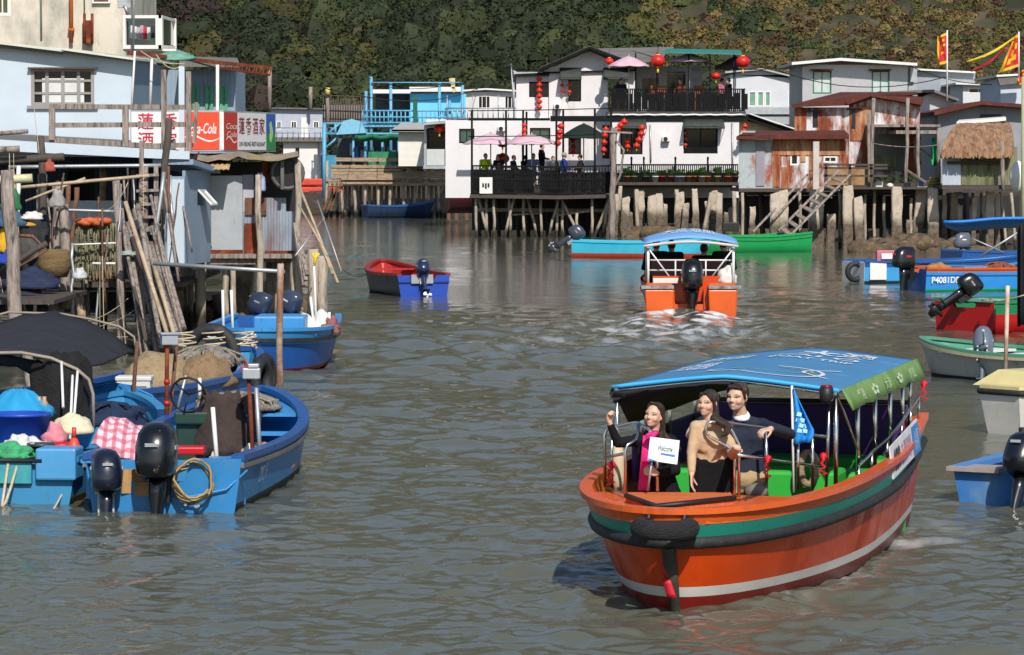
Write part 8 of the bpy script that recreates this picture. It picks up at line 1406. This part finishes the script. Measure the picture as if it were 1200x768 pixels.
def stroke(nm, pts, wd, m):
    a, b = [], []
    for i, (t, l) in enumerate(pts):
        t2, l2 = pts[min(i + 1, len(pts) - 1)]; t3, l3 = pts[max(i - 1, 0)]; dx, dy = t2 - t3, l2 - l3; n_ = math.hypot(dx, dy) or 1; a.append(roof_pt(t - dy / n_ * wd, l + dx / n_ * wd)); b.append(roof_pt(t + dy / n_ * wd, l - dx / n_ * wd))
    mb = MB(); mb.grid([a, b]); part(Q, nm, mb, m, local=True)
stroke('roof_swirl', [(3.0 + .55 * math.cos(a) * (1 + .2 * math.sin(a)), .12 + .42 * math.sin(a)) for a in [i * .21 for i in range(26)]], .018, mw2); stroke('roof_swirl', [(3.15 + .3 * math.cos(a), .15 + .3 * math.sin(a)) for a in [i * .24 for i in range(24)]], .015, M('swirl_green', '#8f9f6a', .6)); stroke('roof_swirl', [(2.75 + .9 * i / 12, .62 - .25 * math.sin(i / 12 * 3)) for i in range(13)], .016, mw2)
# black roll-up curtains on the port side and front
rows = [[lc(t0 - .03 + .25 * k, -hw + .02 + j * .085, rz_(0, -1 + j * .102) - .03 - k * .13 * (1 - j / 12) - .012 * abs(math.sin(j * 2))) for j in range(11)] for k in (0, 1, 2)]
mb = MB(); mb.grid(rows, .015); mb.tube([lc(t0 + i * .49, -hw + .03, ZE - .06 - .012 * (i % 2)) for i in range(9)], .05, 8); mb.grid([[lc(t0 + i * .35, -hw + .01 + .01 * math.sin(i * 2), ZE - .03 - .1 * k) for i in range(11)] for k in (0, 1)], .012); part(Q, 'rolled_curtain', mb, m_canvas, local=True)
# frame posts
for t, l in ((2.06, -.80), (2.06, .80), (3.0, -.82), (4.0, -.82), (5.0, -.82), (5.9, -.80), (2.95, .82), (3.75, .83), (4.55, .83), (5.25, .83), (5.9, .80)):
    mb = MB(); mb.tube([lc(t, l, hQ.sheer(1 - t / 6.3) - .05), lc(t, l, ZE - .01)], .016, 8); part(Q, 'canopy_post', mb, m_steel, local=True)
mb = MB()
for l in (-.8, .8): mb.tube([lc(t0, l, ZE - .025), lc(t1, l, ZE - .025)], .014, 7)
for t in (t0 + .01, 3.3, 4.6, t1 - .02): mb.tube([lc(t, hw * (j / 6 - 1) * .98, rz_(0, (j / 6 - 1)) - .03) for j in range(13)], .014, 7)
mb.tube([lc(2.08, .8, ZE - .03), lc(3.2, .83, .74)], .009, 6); part(Q, 'canopy_frame', mb, m_steel, local=True)
# hand rails, drawn where they stand on the bulwark
def rail(pts, r=.0115): mb = MB(); mb.tube([wl(*p) for p in pts], r, 8); part(Q, 'hand_rail', mb, m_steel, local=True)
rail([(709, 570, 24.3), (708.6, 510, 24.3), (710, 505, 24.3), (713.5, 501.5, 24.3), (743, 495.5, 24.0), (747, 495.5, 23.95), (760, 503, 23.8), (764, 508, 23.8), (770, 524, 23.75), (770.5, 576, 23.7)])
rail([(733, 579, 23.75), (733, 527, 23.75), (735, 522, 23.75), (745, 516, 23.8), (747.5, 510, 23.85), (748, 497, 23.9)]); rail([(708.6, 536, 24.3), (731, 532, 23.8)]); rail([(717, 574, 24.2), (717, 501, 24.2)]); rail([(709, 571, 24.3), (733, 579, 23.75)], .01)
rail([(860.5, 584, 23.75), (861, 534, 23.75), (858, 527, 23.75), (852, 523, 23.75), (832, 512.5, 23.75), (828, 508, 23.75), (827, 501, 23.75), (829.5, 496, 23.75), (834, 494.5, 23.75), (848, 494.7, 23.8), (890, 500.5, 23.95), (930, 507, 24.2), (968, 512, 24.4)])
rail([(866, 582, 23.8), (866, 520, 23.8), (858, 505, 23.8), (850, 495, 23.8)]); rail([(898, 578, 24.0), (898, 503, 24.0)]); rail([(862, 533, 23.75), (900, 538, 24.0), (968, 548, 24.45)]); rail([(935, 574, 24.2), (935, 507, 24.2)]); rail([(968, 572, 24.45), (972, 470, 24.4)]); rail([(952, 574, 24.35), (952, 512, 24.3)])
mb = MB(); pts = [lc(t, .86, hQ.sheer(1 - t / 6.3) + h) for t, h in ((2.75, .06), (3.4, .1), (4.2, .12), (5.0, .16), (5.5, .2), (6.0, .22))]; mb.tube(pts, .013, 7)
for p in pts: mb.tube([p, p - Z * .2], .011, 6)
part(Q, 'side_rail', mb, m_steel, local=True)
mb = MB(); c = wl(968.5, 463, 24.25); mb.lathe([(.03, -.06), (.05, -.03), (.05, .05), (.03, .06)], c, 12); mb.box(c + Z * .03, (.1, .05, .02)); part(Q, 'bow_lamp', mb, m_black, local=True); mb = MB(); mb.lathe([(.043, 0), (.043, .02)], c + Z * .05, 10); part(Q, 'lamp_lens', mb, M('lens_red', '#7a1010', .2), local=True)
for x, y, D in ((900, 538, 23.95), (717, 545, 24.15), (965, 535, 24.4), (1083, 450, 27.9)):
    mb = MB(); c = wl(x, y, D); mb.ell(c, (.03, .03, .03), 8); mb.grid([[c + V3((.011 * j - .01 + .006 * k * (-1) ** k, .03, -.024 * k)) for j in range(3)] for k in range(7)], .004); part(Q, 'red_ribbon', mb, MATS['ribbon_red'], local=True)
# number board hung on the starboard bulwark
bo = [lc(t, .965 + dx, z) for t, z, dx in ((3.62, .60, .03), (5.12, .70, .03), (5.12, .95, 0), (3.62, .84, 0))]; mb = MB(); mb.prism(bo, (.012, 0, 0)); bd = part(Q, 'number_board', mb, M('board_white', '#c6c6cc', .6, dirt='#97979c', damt=.25, dsc=5), local=True)
bu = (bo[1] - bo[0]).normalized(); bw = (bo[3] - bo[0]).normalized(); ob = bo[0]
mb = MB(); mb.prism([ob + bu * 1.13 + bw * .01 - X * .004, ob + bu * 1.49 + bw * .01 - X * .004, ob + bu * 1.49 + bw * .235 - X * .004, ob + bu * 1.13 + bw * .235 - X * .004], (-.003, 0, 0)); part(bd, 'blue_end', mb, M('board_blue', '#2f78b8', .5), local=True)
text(bd, 'lettering', '409', m_black, ob + bu * .26 + bw * .12, bu, bw, .36, .17, .006, local=True, bold=.02); text(bd, 'lettering', '大澳遊船\n觀光中心', M('board_red', '#a85a70', .6), ob + bu * .77 + bw * .12, bu, bw, .55, .17, .006, local=True); text(bd, 'lettering', '船票', M('board_pale', '#a9c4da', .6), ob + bu * 1.3 + bw * .12, bu, bw, .22, .16, .01, local=True)
# flag on its staff
fl = T('boat_flag', 'blue flag on a thin white staff at the bow rail of the near tour boat', 'flag', P(930, 577, 24.15)); mb = MB(); mb.tube([P(930, 577, 24.15), P(928, 452, 24.15)], .009, 7); part(fl, 'staff', mb, m_white)
rows = []
for i in range(11):
    f = i / 10; wd = 2 + 24 * min(1, f * 1.35) * (1 if f < .75 else 1 - (f - .75) * .8); rows.append([P(929 + wd * j / 8, 455 + 66 * f + (-14 * max(0, f - .6) * j / 8) + 3 * j / 8, 24.14 + .03 * math.sin(j * 1.2 + f * 2.5)) for j in range(9)])
mb = MB(); mb.grid(rows, .006); fc = part(fl, 'cloth', mb, M('flag_blue', '#1f86d2', .6, var=.12, sc=6)); mb = MB()
for (i, j) in ((4, 3), (5, 4), (6, 3), (7, 4), (5, 2), (6, 5), (7, 2)): p = Vector(rows[i][j]) - Y * .008; mb.prism([p, p + V3((.03, 0, -.01)), p + V3((.025, 0, -.035)), p + V3((-.01, 0, -.03))], (0, -.003, 0))
part(fc, 'emblem', mb, M('flag_pale', '#9fd0ee', .6))
# things stowed by the rails
mb = MB(); mb.ell(P(724, 548, 24.5), (.06, .06, .19), 12); mb.tube([P(724, 518, 24.5), P(724, 524, 24.5)], .02, 6); S('fender', 'cream boat fender inside the bow rail beside the person in black', 'fender', mb, M('cream_fender', '#c4b394', .6, var=.15))
mb = MB(); [mb.tube([P(947 + (9 + k * .5) * math.cos(a * .5), 549 + 19 * math.sin(a * .5), 24.75 + k * .03) for a in range(13)], .028, 6) for k in range(3)]; S('rope_coil', 'oval coil of rope hung inside the bow rail behind the blue flag', 'rope', mb, M('tan_rope', '#8f7d66', .9, var=.3, sc=20, bump=.6, bsc=30))
def passenger(label, px, py, D, rz, top, H=1.5, pose='sit', hc=None): b = P(px, py, D); s = H; b.z -= (1.7 - .45 if pose == 'sit' else 1.7) * H / 1.7; return far_person(label, b, rz, top, pose, H, hairc=hc)
# the far tour boat, going away
F2, R2 = (3.62, 70.4, 0), -.03; h2 = Hull(6.4, 1.95, (.62, .6, .8), .4, .9, 2.6, .2, .5, .76, -.05, .06); h2.foot(F2, R2, .08)
T2 = T('tour_boat', 'orange tour boat seen from the stern, heading off under a pale blue canopy', 'boat', F2, R2); W2 = in_boat(F2, R2)
part(T2, 'hull', h2.skin([('z', 0, 1), ('z', .1, 1), ('s', -.3, 0), ('s', -.16, 0), ('s', -.06, 2), ('s', 0, 0)], None), [m_or, m_dred, M('grey_teal', '#4f6a70', .6)], local=True); part(T2, 'lining', h2.lining(), m_or, local=True); part(T2, 'rub_rail', h2.rim(.05, .08, -.2, round_=True), M('pink_rail', '#b59a90', .6, var=.2), local=True); part(T2, 'transom', h2.transom(.42, .62), m_or, local=True)
for s in (-1, 1): mb = MB(); mb.box((s * .62, -3.32, .22), (.52, .34, .56), top=1.12); part(T2, 'stern_block', mb, m_or, local=True, bevel=.03)
for s in (-1, 1): mb = MB(); mb.box((s * .66, -3.3, .545), (.64, .46, .06)); part(T2, 'stern_pad', mb, M('worn_pad', '#8d8a88', .7, var=.3, sc=8, dirt='#3a3a3a', damt=.4, dsc=9), local=True)
mb = MB(); mb.box((0, -3.0, .5), (1.5, .06, .5)); mb.box((.32, -3.15, .3), (.14, .2, .4)); part(T2, 'well_wall', mb, m_ordk, local=True); outboard(T2, (0.02, -3.18, .5), 1.25, '#0d0e10', .0, label='big black outboard motor in the stern well')
mb = MB(); mb.box((-.02, -2.2, .88), (1.5, .05, .34)); part(T2, 'seat_back', mb, M('maroon_seat', '#6f4a48', .7, var=.1), local=True, bevel=.02)
mb = MB()
for z in (.86, 1.06): mb.tube([(-.82, -2.9, z), (.82, -2.9, z)], .018, 6)
for x in (-.84, .84): mb.tube([(x, -3.1, .6), (x, -3.05, 1.36)], .028, 7); mb.tube([(x, -3.1, 1.3), (x * .45, -3.0, .68)], .016, 6)
for x in (-.3, .3, 0): mb.tube([(x, -2.9, .62), (x, -2.9, 1.06)], .016, 6)
for x in (-.86, .86):
    for y in (-1.4, 0, 1.5): mb.tube([(x, y, .6), (x, y, 1.4)], .02, 6)
part(T2, 'white_rail', mb, m_white, local=True); mb = MB(); mb.grid([[V3((.93 * (j / 8 - 1), -3.15 + 4.9 * i / 14, 1.36 + .09 * (1 - abs(j / 8 - 1) ** 1.6) + .2 * math.sin(math.pi * min(1, (i + 1.5) / 13)) * (1 - .5 * abs(j / 8 - 1) ** 2))) for j in range(17)] for i in range(15)], .02); part(T2, 'canopy', mb, M('pale_roof', '#6f9fd4', .6, var=.06), local=True)
mb = MB(); mb.tube([V3((.93 * (j / 8 - 1), -3.17, 1.34 + .09 * (1 - abs(j / 8 - 1) ** 1.6))) for j in range(17)], .03, 7); part(T2, 'canopy_edge', mb, M('pink_edge', '#c4b4b0', .6), local=True)
for s_, y, x in (('大澳', -1.9, -.3), ('遊船', -1.9, .25)):
    o = text(T2, 'roof_lettering', s_, mw2, (x, y, 0), X, Y, .5, 1.1, 0, local=True, bold=.01)
    for v in o.data.vertices: j = v.co.x / .93; i = (v.co.y + 3.15) / 4.9 * 14; v.co.z = 1.372 + .09 * (1 - abs(j) ** 1.6) + .2 * math.sin(math.pi * min(1, (i + 1.5) / 13)) * (1 - .5 * abs(j) ** 2)
heap('sack', 'white sack tied on the starboard stern of the far tour boat', 'sack', W2(.72, -2.95, .6), (.2, .16, .32), m_whiteplast, .12); mb = MB(); mb.box(W2(-.5, -3.05, .66), (.5, .3, .1)); S('foam_box', 'flat white box on the port stern of the far tour boat', 'box', mb, m_whiteplast, bevel=.01)
for x, y, D, lab, c in ((769, 296, 69.6, 'leftmost seen passenger of the far tour boat, dark haired', '#1b1d22'), (787, 297, 70.4, 'passenger second from the left in the far tour boat', '#20242c'), (825, 301, 69.8, 'passenger right of the centre post in the far tour boat', '#191a1d'), (848, 296, 69.4, 'rightmost passenger of the far tour boat, head tallest', '#17181c')): passenger(lab, x, y - 14, D - .5, math.pi + rnd.uniform(-.4, .4), c, 1.7)
# ================================================================ the three people at the bow
def crew(label, base, head, k, dd, rot, neck, sh, arms, hips, top, bottom, skirt=None, hairf=None, fem=True, smile=.7, collar=None, vest=None, ht=1.5):
    t = T('person', label, 'person', Vector(base) + Y * dd); I = INV[t.name]; L = lambda p: I @ P(p[0], p[1], p[2] + dd); k *= .97; Rm = (Matrix.Rotation(rot[0], 3, 'Z') @ Matrix.Rotation(rot[1], 3, 'X') @ Matrix.Rotation(rot[2], 3, 'Y')); hc = L(head); nk = L(neck); S0, S1 = L(sh[0]), L(sh[1]); hp = L(hips)
    bk = Rm @ V3((0, 1, 0)); wdt = .105 * k; body = head_shapes(hc, Rm, k, fem, smile) + [('c', hc + bk * .02 * k - Z * .07 * k, nk, .05 * k, .054 * k), ('c', nk, nk - Z * .09 * k + Y * .035, .052 * k, .045 * k)]
    mid = (S0 + S1) / 2; hl, hr = hp - X * wdt, hp + X * wdt; tor = []
    for s, h in ((S0, hl), (S1, hr)): q = s.lerp(mid, .42) - Z * .07 * k; w_ = hp.lerp(mid, .42); w_ = w_ + (h - hp) * (.62 if fem else .82); tor += [('c', q, w_, .095 * k, .085 * k), ('c', w_, h, .085 * k, .1 * k), ('c', s.lerp(mid, .12), nk - Z * .035 * k, .062 * k, .05 * k)]
    tor += [('c', S0.lerp(mid, .35) - Z * .1 * k, S1.lerp(mid, .35) - Z * .1 * k, .1 * k, .1 * k), ('c', mid - Z * .1 * k, hp, .1 * k, .1 * k)]
    if fem: tor += [('e', mid + V3((sg * .06 * k, -.075 * k, -.16 * k)), (.05 * k, .03 * k, .055 * k)) for sg in (-1, 1)]
    body += [('c', a, b, ra * .8, rb * .8) if z == 'c' else ('e', a, [q * .8 for q in b]) for z, a, b, *rr in tor for ra, rb in [rr if rr else (0, 0)]]; slv = []
    for s, (el, wr, d, nrm, curl, side) in zip((S0, S1), arms):
        el, wr = L(el), L(wr); fa = (wr - el).normalized(); slv += [('c', s, s, .066 * k, .066 * k), ('c', s, el, .058 * k, .049 * k), ('c', el, wr - fa * .03 * k, .047 * k, .036 * k)]; body += [('c', s, el, .042 * k, .036 * k), ('c', el, wr, .036 * k, .026 * k)] + hand(wr, d, nrm, curl, side, k * 1.02)
    ft = [V3((x * .09 * k, 0, .06)) + V3((hp.x, hp.y, 0)) for x in (-1, 1)]; kn = [V3((hp.x + x * .09 * k, hp.y - .01, hp.z * .53)) for x in (-1, 1)]
    leg = [('c', hl, hr, .108 * k, .108 * k)]
    for h, kq, f in zip((hl, hr), kn, ft): h2_ = h.lerp(hp, .2); leg += [('c', h2_, kq, .095 * k, .068 * k), ('c', kq, f, .066 * k, .052 * k)]; body += [('c', h2_, kq, .07 * k, .05 * k), ('c', kq, f, .05 * k, .035 * k), ('c', f, f - Y * .13 - Z * .025, .04, .03)]
    fuse('body', body, .0062, m_skin(), t, 5, .5, face_paint(hc, Rm, k, fem, smile))
    fuse('top', tor + slv, .011, m_cloth(*top), t, 3, .5)
    if skirt: fuse('skirt', [('c', hl + Z * .03, hr + Z * .03, .108 * k, .108 * k), ('c', hl, kn[0].lerp(hl, .2), .11 * k, .1 * k), ('c', hr, kn[1].lerp(hr, .2), .11 * k, .1 * k), ('c', hp, (kn[0] + kn[1]) / 2 + Z * .1, .11 * k, .09 * k)], .014, m_cloth(*bottom), t, 3)
    else: fuse('trousers', leg, .014, m_cloth(*bottom), t, 3)
    h = lambda x, y, z: hc + Rm @ (V3((x, y, z)) * k); e = lambda x, y, z, a, b, c: ('e', h(x, y, z), (a * k, b * k, c * k), Rm); c_ = lambda p, q, ra, rb: ('c', h(*p), h(*q), ra * k, rb * k)
    fuse('hair', hairf(h, e, c_, L), .0075, m_hair, t, 3, .5)
    if collar: fuse('collar', [('c', nk + V3((math.cos(a) * .05, math.sin(a) * .05, .01 + .018 * math.sin(a))) * k, nk + V3((math.cos(a + .5) * .056, math.sin(a + .5) * .056, -.012 + .018 * math.sin(a + .5))) * k, .017 * k, .02 * k) for a in [i * .42 for i in range(15)]], .008, m_cloth('white_collar', '#d8dadf'), t, 2)
    if vest: vest(t, L)
    return t
lw = lambda h, e, c, L: [e(0, .034, .038, .081, .09, .088), c((-.05, -.03, .085), (-.078, .01, .0), .018, .014), c((.05, -.03, .088), (.079, .01, .0), .018, .014), c((-.076, .025, -.0), (-.07, .05, -.18), .02, .02), c((.076, .03, -.0), (.092, .06, -.2), .024, .03), ('c', h(.09, .06, -.18), L((796, 527, 24.55)), .04, .02), c((0, .08, -.02), (.03, .1, -.24), .07, .05), ('c', h(.04, .1, -.2), L((786, 535, 24.65)), .05, .025), c((-.03, -.04, .11), (.04, -.04, .11), .016, .016)]
def w1_extra(t, L):
    mb = MB(); rows = [[V3(L((757 - 3.0 * f + dx * (7 + 6 * f), 511 + 64 * f, 24.47 - .13 * k * math.sin(math.pi * min(1, .25 + f)))) ) for dx in (-.5, -.2, .2, .6)] for f, k in [(i / 8, .62) for i in range(9)]]; mb.grid(rows, .012); part(t, 'pink_shirt', mb, m_cloth('pink', '#d8327e'), local=True)
    mb = MB(); mb.tube([L((770, 507, 24.36)), L((763, 512, 24.28))], .018, 6); mb.tube([L((766, 507, 24.4)), L((758, 512, 24.3))], .018, 6); part(t, 'pink_collar', mb, m_cloth('pink', '#d8327e'), local=True)
FL = -.13
p1 = crew('person in a black jacket and pink shirt smiling and holding a white card', V3((1.03, 24.55, FL)), (766.5, 487, 24.5), .80, -.62, (-.52, -.10, .12), (770, 504, 24.55), ((751, 516, 24.5), (786, 517, 24.6)), [((724, 519, 24.45), (714.5, 496, 24.4), (-.15, -.2, 1), (-.8, .5, 0), 1.0, 1), ((792, 552, 24.5), (769, 555, 24.28), (-.9, -.25, .25), (0, -1, .2), 1.0, -1)], (772, 580, 24.6), ('black_jacket', '#15161a'), ('black_trousers', '#17181b'), hairf=lw, vest=w1_extra)
cc = [P(762, 512, 23.55), P(796.5, 516.5, 23.57), P(793.5, 544.5, 23.55), P(759, 539.5, 23.53)]; mb = MB(); mb.prism(cc, (0, .012, 0)); cd_ = S('card', 'white card with a green and blue logo held by the person in black', 'card', mb, M('card_white', '#dfe1ea', .5, var=.02)); mb = MB(); mb.tube([P(764, 540, 23.56), P(759, 575, 23.6)], .008, 6); part(cd_, 'stick', mb, m_galv)
cu, cv = (cc[1] - cc[0]).normalized(), (cc[0] - cc[3]).normalized(); cm = (cc[0] + cc[1] + cc[2] + cc[3]) / 4
text(cd_, 'lettering', 'Welcome', M('card_green', '#3f6f4a', .5), cm + cv * .015 + cu * .01, cu, cv, .10, .04, .004, shear=.4, bold=.01); mb = MB(); mb.prism([cm - cu * .02 - cv * .03, cm + cu * .08 - cv * .035, cm + cu * .085 - cv * .02, cm - cu * .015 - cv * .018], (0, -.003, 0)); part(cd_, 'blue_stroke', mb, M('card_blue', '#3f7fc4', .5))
mb = MB(); mb.prism([P(760, 537, 23.52), P(772, 541, 23.52), P(759.5, 540, 23.52)], (0, -.003, 0)); part(cd_, 'blue_corner', mb, M('card_blue', '#3f7fc4', .5))
w2h = lambda h, e, c, L: [e(0, .03, .04, .081, .092, .088), c((.005, -.058, .098), (-.06, -.045, .045), .017, .011), c((.005, -.058, .098), (.064, -.042, .045), .017, .014), c((-.04, -.06, .085), (-.068, -.045, .02), .015, .01), c((.02, -.062, .09), (.06, -.05, .035), .014, .013), c((.065, -.03, .06), (.079, .0, -.06), .018, .02), c((.078, .01, -.04), (.082, .0, -.14), .026, .03), ('c', h(.085, -.01, -.12), L((853, 500, 24.85)), .034, .03), ('c', L((853, 500, 24.85)), L((851, 508, 24.78)), .03, .022), ('c', L((851, 508, 24.78)), L((843, 513, 24.76)), .022, .006), c((0, .07, -.02), (.04, .07, -.14), .06, .05)]
def w2_extra(t, L):
    mb = MB(); mb.grid([[L((833 - 7 * (1 - f) - 1 * f + (14 * (1 - f) + 2 * f) * j / 4, 492 + 17 * f, 24.83 - .03 * math.sin(f * 3) - .02 * math.sin(j / 4 * 3.14))) for j in range(5)] for f in (0, .33, .66, 1)], .008); part(t, 'open_neckline', mb, M('neck_skin', SKIN, .5), local=True)
p2 = crew('person in a beige sweater and black skirt with long hair over one shoulder', V3((1.46, 25.05, FL)), (829.5, 473, 25.0), .83, -1.15, (-.58, -.05, .06), (833, 492, 25.0), ((816, 501, 25.0), (851, 503, 25.05)), [((810.5, 532, 24.95), (810.5, 556, 24.85), (0, -.1, -1), (-.9, .2, 0), .25, -1), ((859, 533, 24.9), (861, 527, 24.55), (.15, -.75, .45), (.3, -.4, .9), .9, 1)], (835, 548, 25.05), ('beige', '#b49a7c'), ('black_skirt', '#101114'), skirt=True, hairf=w2h)
mh = lambda h, e, c, L: [e(0, .036, .04, .08, .088, .078), c((-.05, -.045, .085), (.045, -.05, .09), .02, .024), c((-.045, -.066, .082), (.03, -.07, .09), .012, .016), c((.0, -.01, .1), (.02, .05, .085), .034, .04), c((-.07, -.03, .06), (-.078, -.01, .0), .018, .012), c((.07, -.03, .06), (.079, -.01, -.005), .018, .012), c((0, .085, .03), (0, .085, -.06), .05, .04)]
p3 = crew('person with short dark hair in a navy sweater over a white collar', V3((1.68, 25.4, FL)), (864, 465.5, 25.35), .90, -1.12, (-.55, .02, .05), (869, 487, 25.4), ((848, 500, 25.45), (894, 499, 25.4)), [((824, 494, 25.5), (812, 499, 25.12), (-.35, -.75, -.55), (-.6, -.4, .7), .5, 1), ((926, 509, 25.0), (903, 503, 24.2), (-.75, -.55, -.1), (-.1, -.2, 1), .75, 1)], (871, 560, 25.4), ('navy_sweater', '#272c3b'), ('khaki', '#a58e6c'), hairf=mh, fem=False, collar=True, smile=.8)
mb = MB(); mb.tube([P(878, 570, 24.0), P(896, 566, 24.0)], .012, 6); S('bag_strap', 'grey strap and camera bag hung at the khaki trousers behind the rail', 'bag', mb.ell(P(886, 576, 24.0), (.09, .05, .06), 10), M('bag_grey', '#6d675c', .7, var=.2))
build_water()
